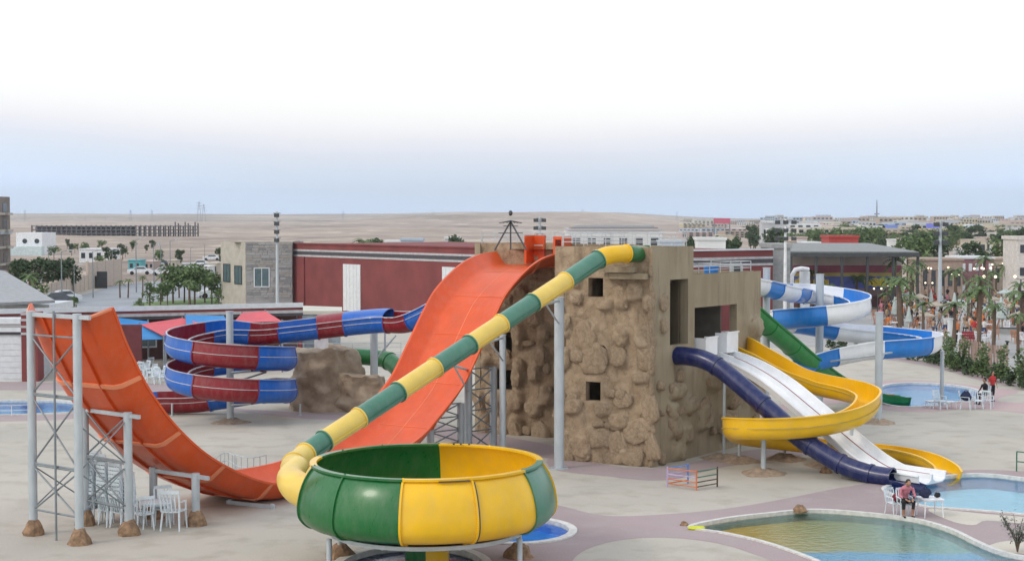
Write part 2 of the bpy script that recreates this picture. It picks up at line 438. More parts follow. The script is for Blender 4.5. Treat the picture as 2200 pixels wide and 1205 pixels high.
def murky_floor():
    m = bpy.data.materials.new('sand_silted_pool_floor'); m.use_nodes = True
    n, l = m.node_tree.nodes, m.node_tree.links; b = n['Principled BSDF']; b.inputs['Roughness'].default_value = .9
    t = n.new('ShaderNodeTexCoord'); s = n.new('ShaderNodeSeparateXYZ'); l.new(t.outputs['Object'], s.inputs[0])
    q = n.new('ShaderNodeTexNoise'); q.inputs['Scale'].default_value = .9; q.inputs['Detail'].default_value = 6; l.new(t.outputs['Object'], q.inputs['Vector'])
    ax = n.new('ShaderNodeMath'); ax.operation = 'MULTIPLY_ADD'; ax.inputs[1].default_value = 1.6; l.new(q.outputs[0], ax.inputs[0]); l.new(s.outputs['X'], ax.inputs[2])
    r = n.new('ShaderNodeMapRange'); r.inputs[1].default_value = 5.6; r.inputs[2].default_value = 15.5; l.new(ax.outputs[0], r.inputs[0])
    cr_ = n.new('ShaderNodeValToRGB'); l.new(r.outputs[0], cr_.inputs[0]); e = cr_.color_ramp.elements
    e[0].color = (.85, .42, .06, 1); e[0].position = 0; e[1].color = (.10, .50, .58, 1); e[1].position = 1
    a = e.new(.25); a.color = (.62, .46, .12, 1); a = e.new(.5); a.color = (.38, .46, .24, 1)
    # blue painted deep end
    ay = n.new('ShaderNodeMath'); ay.operation = 'MULTIPLY_ADD'; ay.inputs[1].default_value = 1.1; l.new(q.outputs[0], ay.inputs[0]); l.new(s.outputs['Y'], ay.inputs[2])
    ry = n.new('ShaderNodeMapRange'); ry.inputs[1].default_value = 45.6; ry.inputs[2].default_value = 45.1; l.new(ay.outputs[0], ry.inputs[0])
    mx = n.new('ShaderNodeMix'); mx.data_type = 'RGBA'; l.new(ry.outputs[0], mx.inputs[0]); l.new(cr_.outputs[0], mx.inputs[6]); mx.inputs[7].default_value = (.10, .50, .88, 1)
    l.new(mx.outputs[2], b.inputs['Base Color']); return m
M_murky = murky_floor()
PCOL = {'front': (M_murky, .30, M_water2), 'right': (M_floor_pale, .5, M_water), 'mid': (M_floor_deep, .35, M_water), 'bowl': (M_floor_deep, .4, M_water), 'left': (M_floor_blue, .4, M_water), 'far': (M_floor_blue, .4, M_water)}
PNAME = {'front': ('shallow pool of murky green brown water with silted sandy floor', 'narrow white kerb'),
         'right': ('pale blue splash pool where the white and yellow slides end', ''),
         'mid': ('round bright blue pool with white rim behind the yellow green bowl', ''),
         'bowl': ('round dark blue catch pool right underneath the yellow green bowl', ''),
         'left': ('long blue pool beyond the legs of the orange half pipe', ''),
         'far': ('turquoise pool with pink surround where the green slide ends', '')}
def wallmat(k): return {'front': mat('teal_pool_tiles', (.18, .42, .48), .5), 'right': mat('mid_blue_pool_tiles', (.05, .25, .52), .5)}.get(k, PCOL[k][0])
for k, L in POOLS.items():
    fm, dep, wm = PCOL[k]; n = len(L)
    t = thing('pool', PNAME[k][0], 'pool', (sum(p.x for p in L)/n, sum(p.y for p in L)/n, -dep))
    co = COPE[k]; b = MB()
    zt = .05 if k != 'bowl' else .10
    rings = [[(p.x, p.y, -.02) for p in co], [(p.x, p.y, zt) for p in co], [(p.x, p.y, zt) for p in L], [(p.x, p.y, -.10) for p in L]]
    for a, c in zip(rings, rings[1:]):
        b.add(a+c, [(i, (i+1) % n, n+(i+1) % n, n+i) for i in range(n)])
    b.build('coping', M_coping, t, 40)
    b = MB(); A = [(p.x, p.y, -.10) for p in L]; B = [(p.x, p.y, -dep) for p in offset_loop(L, -.05)]
    b.add(A+B, [(i, (i+1) % n, n+(i+1) % n, n+i) for i in range(n)])
    b.build('pool_wall', wallmat(k), t)
    def psheet(nm, LL, z, m):
        o = sheet(nm, LL, [], z, m); del o['kind']
        M = world_matrix(t).inverted(); o.parent = t
        if m is M_murky: o.matrix_parent_inverse = M
        else: o.data.transform(M)
        return o
    psheet('pool_floor', offset_loop(L, .02), -dep, fm)
    w = psheet('water', offset_loop(L, .01), -.07, wm)

# mauve brick bands, each a thin sheet 4 mm over the sand
mauve = [
 [(1120,1075),(1200,1085),(1300,1107),(1430,1104),(1560,1092),(1680,1072),(1800,1048),(1900,1032),(1960,1024),(2060,1010),(2200,1012),(2500,1035),(2600,1200),(2500,1500),(1300,1500),(1050,1300),(960,1290),(840,1185),(1000,1130)],
]
hs = [COPE[k] for k in ('front', 'right', 'mid', 'bowl')]
sand_isle = smooth_loop(poly([(1225,1230),(1250,1185),(1330,1160),(1430,1154),(1540,1166),(1620,1190),(1680,1215),(1740,1260),(1500,1330),(1280,1300)]))
main_loop = smooth_loop(poly(mauve[0]), 5)
sheet('brick_paving', main_loop, hs+[sand_isle], .004, M_mauve)
bands = [
 ([(1195,982),(1400,1006),(1600,968),(1700,962),(1740,975),(1560,1002),(1430,1031),(1300,1022),(1190,1008)], M_mauve),
 ([(-200,818),(120,822),(300,822),(420,835),(420,850),(250,842),(100,838),(-200,836)], M_mauve),
 ([(-200,893),(60,892),(200,885),(300,872),(330,878),(250,892),(60,904),(-200,904)], M_mauve),
 ([(430,872),(620,884),(820,892),(1010,925),(1200,960),(1190,985),(980,950),(800,908),(640,898),(520,884)], M_mauve),
 ([(1620,905),(1700,880),(1830,866),(1895,880),(2000,885),(2100,878),(2330,900),(2400,880),(2250,868),(2140,860),(2190,840),(2120,832),(2040,822),(1960,817),(1890,820),(1800,840),(1640,880)], M_pinkpave),
 ([(1800,765),(1900,772),(2010,790),(2120,820),(2300,850),(2300,838),(2120,808),(2010,782),(1900,764),(1800,758)], M_mauve),
 ([(1995,1093),(2110,1103),(2210,1112),(2200,1124),(2120,1118),(2090,1128),(2040,1118)], M_cream),
 ([(2120,1180),(2160,1162),(2260,1165),(2300,1185),(2220,1190)], M_cream),
]
for bi, (pts, m) in enumerate(bands):
    hh = [COPE['far']] if bi == 4 else ([COPE['left']] if bi == 2 else ([COPE['right'], COPE['front']] if bi >= 6 else []))
    z = .008 if bi >= 6 else .004
    if bi in (0,): z = .005
    sheet({M_mauve: 'brick_path', M_pinkpave: 'pink_pavement', M_cream: 'concrete_pad'}[m], smooth_loop(poly(pts), 4), hh, z, m)
# road and car park left, plaza right
sheet('road', poly([(60,652),(170,636),(250,612),(330,604),(520,606),(520,640),(360,650),(330,668),(120,668)]), [], .006, M_asphalt)
M_grass = mat('lawn_green', (.10, .17, .05), .95, col2=(.17, .24, .09), scale=.8, bump=.3)
sheet('lawn', poly([(262,664),(300,650),(470,640),(474,668),(260,676)]), [], .010, M_grass)
sheet('plaza', poly([(1500,668),(1700,652),(2300,640),(2700,690),(2600,770),(2330,815),(2200,795),(2000,752),(1800,745),(1500,748)]), [], .004, M_concrete)

# ------------------------------------------------------------------ terrain to the horizon
def sstep(a, b, x):
    t = max(0, min(1, (x-a)/(b-a))); return t*t*(3-2*t)
def terrain_h(x, y):
    d = y
    if d < GY1+40 or abs(x) < 1 and d < 300: pass
    az = x/max(d, 1)
    right = sstep(.04, .16, az)            # lower to the right, where the city is
    rise = sstep(2300, 4600, d)
    n1 = noise.fractal(Vector((x*.0011, y*.0011, 3.3)), 1.0, 2.0, 4)
    n2 = noise.fractal(Vector((x*.0045, y*.0045, 8.1)), 1.0, 2.0, 4)
    far_h = (21.5+4.0*math.sin(az*9+.6)+n1*5)*(1-right)+(9.0+n1*2)*right
    z = far_h*rise
    z += (1-right)*13*sstep(1500, 1900, d)*(1-sstep(1900, 2500, d))*max(0, math.sin(az*11+1.0+n1))**.7 if True else 0
    m = sstep(380, 640, d)*(1-sstep(1000, 1700, d)*.65)*(1-right)
    z += m*(1.6+n2*3.2)
    mid = sstep(1200, 1900, d)*(1-sstep(2100, 2700, d)*.6)
    z += mid*(2.6+n1*5.5+n2*1.4)*(1-.7*right)
    z += sstep(GY1, GY1+150, d)*n2*.25
    # beyond the far ridge the land drops again
    z *= 1-.6*sstep(5200, 9000, d)
    return z-.35*(1-sstep(GY1, GY1+30, d)) if d > GY1 else -.0
def axis(lst):
    o = []
    for a, b, n in lst: o += [a+(b-a)*i/n for i in range(n)]
    return o+[lst[-1][1]]
xs = axis([(-6000,-2400,10),(-2400,-500,48),(-500,-GX,24),(-GX,GX,12),(GX,500,24),(500,2400,48),(2400,6000,10)])
ys = axis([(-600,GY0,4),(GY0,GY1,6),(GY1,640,26),(640,1700,36),(1700,3000,26),(3000,5400,30),(5400,9000,6)])
b = MB(); b.v = [(x, y, terrain_h(x, y) if y > GY1 else 0) for y in ys for x in xs]
nx = len(xs)
for j in range(len(ys)-1):
    for i in range(nx-1):
        cx, cy = (xs[i]+xs[i+1])/2, (ys[j]+ys[j+1])/2
        if -GX < cx < GX and GY0 < cy < GY1: continue
        b.f.append((j*nx+i, j*nx+i+1, (j+1)*nx+i+1, (j+1)*nx+i)); b.mi.append(0)
b.v = [(x, y, z if y > GY1+.1 else 0) for x, y, z in b.v]
me = b.mesh('desert', M_desert, 60); o = bpy.data.objects.new('desert', me); C.objects.link(o); setp(o, kind='structure')
def TH(x, y): return terrain_h(x, y) if y > GY1+30 else 0.0
def GT(u, v0, Y):
    """point on the terrain under image column u at distance Y"""
    p = P(u, v0, Y); return Vector((p.x, Y, TH(p.x, Y)))

# ------------------------------------------------------------------ sweeping flumes
class Smp: pass
def path(ctrl, step=.12):
    """ctrl: list of (Vector, radius, bank); returns evenly spaced samples with frames"""
    pts = [c[0] for c in ctrl]; ex = [(c[1], c[2]) for c in ctrl]
    raw = []
    for i in range(len(pts)-1):
        p0 = pts[i-1] if i else pts[0]*2-pts[1]; p1, p2 = pts[i], pts[i+1]; p3 = pts[i+2] if i+2 < len(pts) else p2*2-p1
        for j in range(24):
            t = j/24
            raw.append((0.5*((2*p1)+(p2-p0)*t+(2*p0-5*p1+4*p2-p3)*t*t+(3*p1-p0-3*p2+p3)*t*t*t), ex[i][0]*(1-t)+ex[i+1][0]*t, ex[i][1]*(1-t)+ex[i+1][1]*t))
    raw.append((pts[-1], ex[-1][0], ex[-1][1]))
    d = [0]
    for a, c in zip(raw, raw[1:]): d.append(d[-1]+(c[0]-a[0]).length)
    L = d[-1]; n = max(3, int(L/step)); res = []; k = 0
    for i in range(n+1):
        s = L*i/n
        while k < len(raw)-2 and d[k+1] < s: k += 1
        t = (s-d[k])/max(1e-9, d[k+1]-d[k]); q = Smp()
        q.p = raw[k][0].lerp(raw[k+1][0], t); q.r = raw[k][1]*(1-t)+raw[k+1][1]*t; q.b = raw[k][2]*(1-t)+raw[k+1][2]*t; q.s = s
        res.append(q)
    for i, q in enumerate(res):
        T = (res[min(i+1, n)].p-res[max(i-1, 0)].p).normalized(); q.T = T
        S = T.cross(Vector((0, 0, 1))); S.z = 0; S.normalize(); U = S.cross(T)
        c, s_ = math.cos(q.b), math.sin(q.b)
        q.S = S*c+U*s_; q.U = U*c-S*s_
    return res
def sweep(smps, prof, scale_r=True, b=None, mi=0):
    """prof(q) -> (outer, inner, closed) lists of (s,u)"""
    b = b or MB(); rows = []
    closed = False
    for q in smps:
        o, i_, closed = prof(q)
        rows.append(([q.p+q.S*s+q.U*u for s, u in o], [q.p+q.S*s+q.U*u for s, u in i_]))
    n = len(rows[0][0]); vs = []; fs = []
    for o, i_ in rows: vs += o+i_
    w = 2*n; m = len(rows)
    rng = range(n) if closed else range(n-1)
    for k in range(m-1):
        A, B = k*w, (k+1)*w
        for i in rng:
            j = (i+1) % n
            fs.append((A+i, A+j, B+j, B+i)); fs.append((A+n+j, A+n+i, B+n+i, B+n+j))
        if not closed:
            fs.append((A, B, B+n, A+n)); fs.append((A+n-1, A+2*n-1, B+2*n-1, B+n-1))
    for i in rng:
        j = (i+1) % n
        fs.append((i, n+i, n+j, j)); E_ = (m-1)*w; fs.append((E_+i, E_+j, E_+n+j, E_+n+i))
    b.add(vs, fs, mi); return b
def prof_tube(t=.03, grow=0, n=28):
    def f(q):
        r = q.r+grow
        o = [(math.cos(2*PI*i/n)*r, math.sin(2*PI*i/n)*r) for i in range(n)]
        k = (q.r-(t*.5 if grow else t))/r
        return o, [(s*k, u*k) for s, u in o], True
    return f
def prof_flume(hl=.15, hr=.15, t=.035, grow=0, lip=.06, n=14):
    """half round trough, side walls raised hl / hr above the half circle (right = +S)"""
    def f(q):
        r = q.r; o = []; i_ = []
        ti = t*.5 if grow else t
        def put(a, b_): o.append(a); i_.append(b_)
        ro = r+grow
        put((ro+lip, hr), (r-ti, hr)); put((ro+lip, hr-.05), (r-ti, hr-.05)); put((ro, hr-.05), (r-ti, hr-.06))
        for k in range(n+1):
            a = -PI*k/n; put((math.cos(a)*ro, math.sin(a)*ro), (math.cos(a)*(r-ti), math.sin(a)*(r-ti)))
        put((-ro, hl-.05), (-r+ti, hl-.06)); put((-ro-lip, hl-.05), (-r+ti, hl-.05)); put((-ro-lip, hl), (-r+ti, hl))
        return o, i_, False
    return f
def sections(parent, smps, bounds, cols, prof, flange_prof=None, fw=.05, fmats=None, name='slide_section'):
    """bounds: arc lengths; one part per section, its end flange inside the mesh"""
    for k in range(len(bounds)-1):
        s0, s1 = bounds[k], bounds[k+1]
        i0 = min(range(len(smps)), key=lambda i: abs(smps[i].s-s0)); i1 = min(range(len(smps)), key=lambda i: abs(smps[i].s-s1))
        seg = smps[i0:i1+1]
        if len(seg) < 2: continue
        b = sweep(seg, prof)
        if flange_prof:
            for e in (seg[:1+max(1, int(round(fw/.12)))], seg[-2:]):
                if len(e) >= 2:
                    a, c = e[0], e[1]; q2 = Smp(); f_ = min(1, fw/max(1e-6, (c.p-a.p).length))
                    if e is not seg and e[-1] is seg[-1]:
                        q2.p = c.p.lerp(a.p, f_); q2.r = c.r; q2.S = c.S; q2.U = c.U; pair = [q2, c]
                    else:
                        q2.p = a.p.lerp(c.p, f_); q2.r = a.r; q2.S = a.S; q2.U = a.U; pair = [a, q2]
                    sweep(pair, flange_prof, b=b, mi=1)
        m = cols[k % len(cols)]
        b.build(name, [m, (fmats or {}).get(m, m)], parent, 35)
def s_at_u(smps, us):
    """arc lengths where the path crosses given image columns, in order"""
    res = []; i = 0
    for u in us:
        best = None
        while i < len(smps)-1:
            a, c = proj_u(smps[i].p), proj_u(smps[i+1].p)
            if (a-u)*(c-u) <= 0: best = smps[i].s; break
            i += 1
        res.append(best if best is not None else smps[-1].s)
    return res
def column(x, y, z1, r, label, top_arm=None, foot='flange', group='steel support columns', extra=None, m=None, base_z=0):
    t = thing('support_column', label, 'column', (x, y, base_z), 0, group)
    MB().cyl((x, y, base_z), (x, y, z1), r, n=14).build('pole', m or M_steel, t, 40)
    MB().cyl((x, y, z1), (x, y, z1+.03), r*1.12, n=14).build('cap_plate', m or M_steel, t, 40)
    if foot == 'rock':
        rock_foot(t, x, y, .34)
    elif foot == 'dirt':
        b = MB(); rd = random.Random(int(x*100)); n = 20
        vs = [(x, y, .22)]
        for ring, (rr, zz) in enumerate(((.3, .16), (.6, .07), (.95, -.01))):
            for i in range(n):
                a = 2*PI*i/n; k = rr*(1+.3*noise.noise(Vector((math.cos(a)*1.5+x, math.sin(a)*1.5, ring*.1))))
                vs.append((x+math.cos(a)*k, y+math.sin(a)*k, zz*(1+.5*rd.uniform(-1, 1))))
        fs = [(0, 1+i, 1+(i+1) % n) for i in range(n)]
        for g in range(2):
            for i in range(n):
                j = (i+1) % n; fs.append((1+g*n+i, 1+(g+1)*n+i, 1+(g+1)*n+j, 1+g*n+j))
        b.add(vs, fs); b.build('dirt_mound', M_dirt, t, 60)
    else:
        MB().cyl((x, y, base_z), (x, y, base_z+.04), r*1.9, n=14).build('base_plate', m or M_steel, t, 40)
    if top_arm:
        b = MB()
        for a, c, w in top_arm: b.cyl(a, c, w, n=8)
        b.build('arm', m or M_steel, t, 40)
    return t
def rock_foot(t, x, y, s=.34, h=.45):
    s *= .8
    b = MB(); n = 10; rd = random.Random(int(x*37+y*11)); vs = []
    prof = [(1.25, -.02), (1.15, .12), (.9, .3), (.62, .42), (.5, .46)]
    for r_, z_ in prof:
        for i in range(n):
            a = 2*PI*i/n; k = r_*s*(1+rd.uniform(-.16, .16)); vs.append((x+math.cos(a)*k, y+math.sin(a)*k, z_*h/.45+rd.uniform(-.03, .03)*(z_ > 0)))
    fs = []
    for j in range(len(prof)-1):
        for i in range(n): fs.append((j*n+i, j*n+(i+1) % n, (j+1)*n+(i+1) % n, (j+1)*n+i))
    fs.append(tuple(range((len(prof)-1)*n, len(prof)*n)))
    b.add(vs, fs); b.build('rock_base', M_foot, t, 25)

# ================================================================== 1. orange half pipe
OA = R(56.5); oc, os_ = math.cos(OA), math.sin(OA); OW = 3.5; OY = 46.0; OX = (165-1100)/FPX*OY
o_near = [(239.5,659.4),(250,685),(269.7,737),(289,778),(306,815),(330,853.6),(360,896),(393,932),(432,968),(468,992),(516,1016),(549,1029.5),(594,1040)]
o_near2 = [(894.5,944.6),(932.7,901),(971,855),(993.7,824),(1005,801),(1070,656),(1089,622),(1116,591.6),(1146,563),(1181,546)]
def o_solve(u, v, off):
    x0, y0 = OX+os_*off, OY-oc*off
    X, Y, Z = ray(u, v); r = X/Y; t = (r*y0-x0)/(oc-r*os_); Yw = y0+os_*t
    return t, H+Z/Y*Yw
kn = [o_solve(u, v, OW/2) for u, v in o_near]
mid_ = [(kn[-1][0]+1.6, kn[-1][1]-.10), (kn[-1][0]+4.2, kn[-1][1]-.10)]
kn2 = [o_solve(u, v, OW/2) for u, v in o_near2]
prof_z = kn+mid_+kn2
S_END = prof_z[-1][0]+1.5
prof_z.append((prof_z[-1][0]+.7, prof_z[-1][1]+.04)); prof_z.append((S_END, prof_z[-1][1]+.01))
def OP(s, off, z): return Vector((OX+oc*s+os_*off, OY+os_*s-oc*off, z))
ctrl = [(OP(s, 0, max(z, .62)), 1, 0) for s, z in prof_z]
osm = path(ctrl, .12)
zs_ = [q.p.z for q in osm]
for it in range(60):
    zs_ = [zs_[0]]+[(zs_[i-1]+zs_[i]*2+zs_[i+1])/4 for i in range(1, len(zs_)-1)]+[zs_[-1]]
for q, z in zip(osm, zs_): q.p.z = z
for i, q in enumerate(osm): q.T = (osm[min(i+1, len(osm)-1)].p-osm[max(i-1, 0)].p).normalized()
for q in osm:      # cross direction is constant
    q.S = Vector((os_, -oc, 0)); q.U = q.S.cross(q.T).normalized()
def prof_orange(grow=0, t=.05):
    base = [(1.75,0),(1.36,-.50),(1.18,-.56),(.62,-.56),(.0,-.56),(-.62,-.56),(-1.18,-.56),(-1.36,-.50),(-1.75,0)]
    def f(q):
        o = []; i_ = []
        for k, (s, u) in enumerate(base):
            nd = Vector((s*.35, u-.1 if abs(s) < 1.3 else -.3)).normalized()
            if abs(s) < 1.2: nd = Vector((0, -1))
            g = grow
            o.append((s+nd.x*(t+g), u+nd.y*(t+g))); i_.append((s+nd.x*(t*.6 if g else 0), u+nd.y*(t*.6 if g else 0)))
        # lips
        if grow: return o[:], i_[:], False
        o = [(1.85, .0), (1.85, -.07)]+[(o[0][0], -.07)]+o[1:-1]+[(o[-1][0], -.07), (-1.85, -.07), (-1.85, 0)]
        i_ = [i_[0], (1.735, -.02), (1.72, -.04)]+i_[1:-1]+[(-1.72, -.04), (-1.735, -.02), i_[-1]]
        return o, i_, False
    return f
t_or = thing('half_pipe_slide', 'huge orange half pipe slide swooping from rock tower up to a steel frame', 'water slide', OP(9, 0, 0), 0)
nsec = 13; L = osm[-1].s
bd = [L*i/nsec for i in range(nsec+1)]
sections(t_or, osm, bd, [M_orange], prof_orange(), prof_orange(.055), .07, {M_orange: M_orange_lip})
# lengthwise joints under and on the deck
for off in (-.62, .62):
    b = MB()
    for q0, q1 in zip(osm[:-1:3], osm[3::3]):
        b.bar(q0.p+q0.S*off-q0.U*.65, q1.p+q1.S*off-q1.U*.65, .04, .07)
    b.build('stiffener_rib', M_orange, t_or)
b = MB()
for q0, q1 in zip(osm[:-1:2], osm[2::2]):
    b.bar(q0.p-q0.U*.557, q1.p-q1.U*.557, .02, .008)
b.build('deck_joint', M_orange_lip, t_or)
for bb in bd[7:-1]:
    q = min(osm, key=lambda z: abs(z.s-bb)); b = MB(); b.bar(q.p-q.S*1.33-q.U*.553, q.p+q.S*1.33-q.U*.553, .035, .012); b.build('deck_joint', M_orange_lip, t_or)
# head wall and the two orange gate boxes at the top
qe = osm[-1]
def head(off0, off1, z0, z1, s0, s1, name):
    b = MB(); a = OP(qs+s0, off0, 0)
    d = Vector((os_, -oc, 0)); f_ = Vector((oc, os_, 0)); p = OP(qs, 0, 0)
    vs = []
    for z in (z0, z1):
        for (o_, s_) in ((off0, s0), (off1, s0), (off1, s1), (off0, s1)):
            w = OP(qs+s_, o_, z); vs.append(w)
    b.add(vs, [(3,2,1,0),(4,5,6,7),(0,1,5,4),(1,2,6,5),(2,3,7,6),(3,0,4,7)])
    b.build(name, M_orange, t_or)
qs = S_END; zt = prof_z[-1][1]
head(-1.8, 1.8, zt-.62, zt+.0, 0, .08, 'end_wall')
head(-.05, .62, zt-.5, zt+.72, -.12, -.02, 'gate_panel'); head(-.05, .05, zt-.5, zt+.72, -.7, -.12, 'gate_panel')
head(1.42, 1.52, zt-.4, zt+.68, -.7, 0, 'gate_panel'); head(1.82, 1.92, zt-.4, zt+.68, -.7, 0, 'gate_panel'); head(1.52, 1.82, zt+.55, zt+.68, -.7, 0, 'gate_panel')
b = MB(); a_ = OP(qs-.14, .1, zt+.28); c_ = OP(qs-.14, .55, zt+.28); b.cyl(a_, c_, .02); b.build('gate_handle', M_pipe, t_or)

# frames under the left wing
def wing_z(s): 
    q = min(osm, key=lambda z: abs((z.p-OP(0,0,z.p.z)).to_2d().length*(1 if (z.p.x-OX)*oc+(z.p.y-OY)*os_ > 0 else -1)-s)); return q.p.z
def portal(base1, base2, ztop, label, braces, rock=True, r=.13, group='frames under the orange slide'):
    t = thing('slide_support', label, 'frame', (base1+base2)/2, 0, group)
    for p in (base1, base2):
        leg = MB().cyl((p.x, p.y, 0), (p.x, p.y, ztop), r, n=14).build('post', M_steel, t, 40)
        if rock: rock_foot(t, p.x, p.y)
    d = (base2-base1).normalized(); ex = d*.45
    b = MB(); b.bar(Vector((base1.x, base1.y, ztop-.1))-ex*.3, Vector((base2.x, base2.y, ztop-.1))+ex*(1.3 if rock else .2), .09, .12); b.build('cross_beam', M_steel, t)
    for za, zb in braces:
        for A, B in ((base1, base2), (base2, base1)):
            b = MB(); b.cyl((A.x, A.y, za), (B.x, B.y, zb), .028, n=6); b.build('brace', M_steeld, t, 40)
    for z in sorted({z for br in braces for z in br}):
        b = MB(); b.cyl((base1.x, base1.y, z+.03), (base2.x, base2.y, z+.03), .032, n=6); b.build('strut', M_steeld, t, 40)
    return t
A1, A2 = G(72, 1148), G(171, 1168); B1, B2 = G(184, 1127), G(277, 1148)
z_top1 = P(75, 668, A1.y).z; z_top2 = P(278, 885, B2.y).z
portal(A1, A2, z_top1, 'tall pair of grey posts cross braced under the top end of the orange slide', [(.75, 2.1), (2.15, 4.2), (4.25, 6.0)])
portal(B1, B2, z_top2, 'shorter pair of grey posts with braces beside the tall frame under orange slide', [(.75, 2.1), (2.15, 3.6)])
q3a, q3b = G(330, 1112), G(421, 1128)
portal(q3a, q3b, P(421, 1016, q3b.y).z, 'low two post frame under orange slide behind the white chairs', [])
q4a, q4b = G(495, 1082), G(585, 1092)
portal(q4a, q4b, .16, 'stubby low frame holding the bottom of the orange slide', [], rock=False, r=.07)
# bracing between the two tall frames
t = thing('steel_brace', 'slim vertical steel rod and cross braces between the frames of orange slide', 'brace', (A1+B1)/2)
for p_, q_, za, zb in ((A1, B1, .8, 2.1), (B1, A1, .8, 2.1), (A2, B2, .8, 2.1), (B2, A2, .8, 2.1), (A2, B2, 2.1, 3.5), (A2, B2, 3.5, 2.1)):
    MB().cyl((p_.x, p_.y, za), (q_.x, q_.y, zb), .022, n=6).build('brace', M_steeld, t, 40)
pr = G(121, 1160); zp = P(121, 668, pr.y).z
MB().cyl((pr.x, pr.y, 0), (pr.x, pr.y, zp), .035, n=8).build('rod', M_steeld, t, 40)
# towers under the descending chute
def lattice(u0, u1, v, ztop, label):
    a, c = G(u0, v), G(u1, v-8)
    t = thing('slide_support', label, 'frame', (a+c)/2, 0, 'frames under the orange slide')
    for p in (a, c):
        MB().cyl((p.x, p.y, 0), (p.x, p.y, ztop), .15, n=14).build('post', M_steel, t, 40)
    n = 4
    for i in range(n):
        z0, z1 = ztop*i/n, ztop*(i+1)/n
        MB().cyl((a.x, a.y, z0), (c.x, c.y, z1), .03, n=6).build('brace', M_steeld, t, 40)
        MB().cyl((c.x, c.y, z0), (a.x, a.y, z1), .03, n=6).build('brace', M_steeld, t, 40)
        MB().cyl((a.x, a.y, z1), (c.x, c.y, z1), .03, n=6).build('strut', M_steeld, t, 40)
lattice(925, 990, 985, 2.1, 'lower braced steel frame under the steep part of the orange slide')
lattice(1006, 1060, 972, 3.4, 'upper braced steel frame under the steep orange slide by the rock wall')

# ================================================================== 2. rock tower
TC = Vector((5.35, 58.5, 0)); F = Vector((-.8822, .4709, 0)); RR = Vector((.6, .8, 0))
def t_on(o, d, u):
    r = (u-1100)/FPX
    # account for the pitch only through y (nearly exact for the wall heights used)
    return (r*o.y-o.x)/(d.x-r*d.y)
def z_on(p, v): return P(1100, v, p.y).z
ZT = 8.42
M_rockwall = mat('sprayed_rock_render', (.28, .205, .13), .92, scale=3.0, bump=.6, bscale=16, col2=(.385, .295, .20), detail=9)
M_stucco = mat('worn_stucco', (.27, .22, .145), .92, col2=(.34, .285, .195), scale=1.3, bump=.35, bscale=12, stretch=(1, 1, .3), detail=8)
for M_ in (M_rockwall, M_stucco):      # rain streaks and dirt runs
    n_, l_ = M_.node_tree.nodes, M_.node_tree.links; bb = n_['Principled BSDF']; src = bb.inputs['Base Color'].links[0].from_socket
    t_ = n_.new('ShaderNodeTexCoord'); m_ = n_.new('ShaderNodeMapping'); m_.inputs['Scale'].default_value = (1, 1, .12); l_.new(t_.outputs['Object'], m_.inputs[0])
    q_ = n_.new('ShaderNodeTexNoise'); q_.inputs['Scale'].default_value = 3.2; q_.inputs['Detail'].default_value = 9; q_.inputs['Roughness'].default_value = .7; l_.new(m_.outputs[0], q_.inputs['Vector'])
    r_ = n_.new('ShaderNodeMapRange'); r_.inputs[1].default_value = .52; r_.inputs[2].default_value = .72; r_.inputs[3].default_value = 0; r_.inputs[4].default_value = .6; l_.new(q_.outputs[0], r_.inputs[0])
    x_ = n_.new('ShaderNodeMix'); x_.data_type = 'RGBA'; l_.new(r_.outputs[0], x_.inputs[0]); l_.new(src, x_.inputs[6]); x_.inputs[7].default_value = (.13, .10, .07, 1); l_.new(x_.outputs[2], bb.inputs['Base Color'])
    v_ = n_.new('ShaderNodeTexVoronoi'); v_.feature = 'DISTANCE_TO_EDGE'; v_.inputs['Scale'].default_value = 1.7; wn_ = n_.new('ShaderNodeTexNoise'); wn_.inputs['Scale'].default_value = 4; l_.new(t_.outputs['Object'], wn_.inputs['Vector'])
    ad_ = n_.new('ShaderNodeVectorMath'); ad_.operation = 'MULTIPLY_ADD'; ad_.inputs[1].default_value = (.6, .6, .6); l_.new(wn_.outputs['Color'], ad_.inputs[0]); l_.new(t_.outputs['Object'], ad_.inputs[2]); l_.new(ad_.outputs[0], v_.inputs['Vector'])
    c_ = n_.new('ShaderNodeMapRange'); c_.inputs[1].default_value = .0; c_.inputs[2].default_value = .035; c_.inputs[3].default_value = .45 if M_ is M_rockwall else .0; c_.inputs[4].default_value = 0; l_.new(v_.outputs[0], c_.inputs[0])
    y_ = n_.new('ShaderNodeMix'); y_.data_type = 'RGBA'; l_.new(c_.outputs[0], y_.inputs[0]); l_.new(x_.outputs[2], y_.inputs[6]); y_.inputs[7].default_value = (.12, .085, .055, 1); l_.new(y_.outputs[2], bb.inputs['Base Color'])
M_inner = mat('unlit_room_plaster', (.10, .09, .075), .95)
def rock_disp(amp, seed, lumps):
    def f(t, z):
        wv = Vector((t*.95+seed, z*.8, seed))+noise.noise_vector(Vector((t*.8, z*.8, seed)))*.5
        dv, pv = noise.voronoi(wv)
        h = amp*.6*(noise.cell(pv[0]*7.3)*.9*sstep(.02, .22, dv[1]-dv[0])-.2)
        h += amp*(noise.fractal(Vector((t*.55, z*.45, seed)), 1.0, 2.0, 5)*.8+noise.fractal(Vector((t*2.1, z*1.6, seed+4)), 1.0, 2.0, 4)*.35)
        for (lt, lz, a, b_, hh) in lumps:
            dx, dz = (t-lt)/a, (z-lz)/b_
            if abs(dx) < 1.5 and abs(dz) < 1.5:
                wob = .22*noise.noise(Vector((t*2.3+lt, z*2.3, seed)))
                d = (abs(dx)**3+abs(dz)**3)**(1/3)+wob
                if d < 1.25: h += hh*1.45*(1-sstep(.72, 1.12, d))*(1+.35*noise.noise(Vector((t*4, z*4, lt))))
        return h
    return f
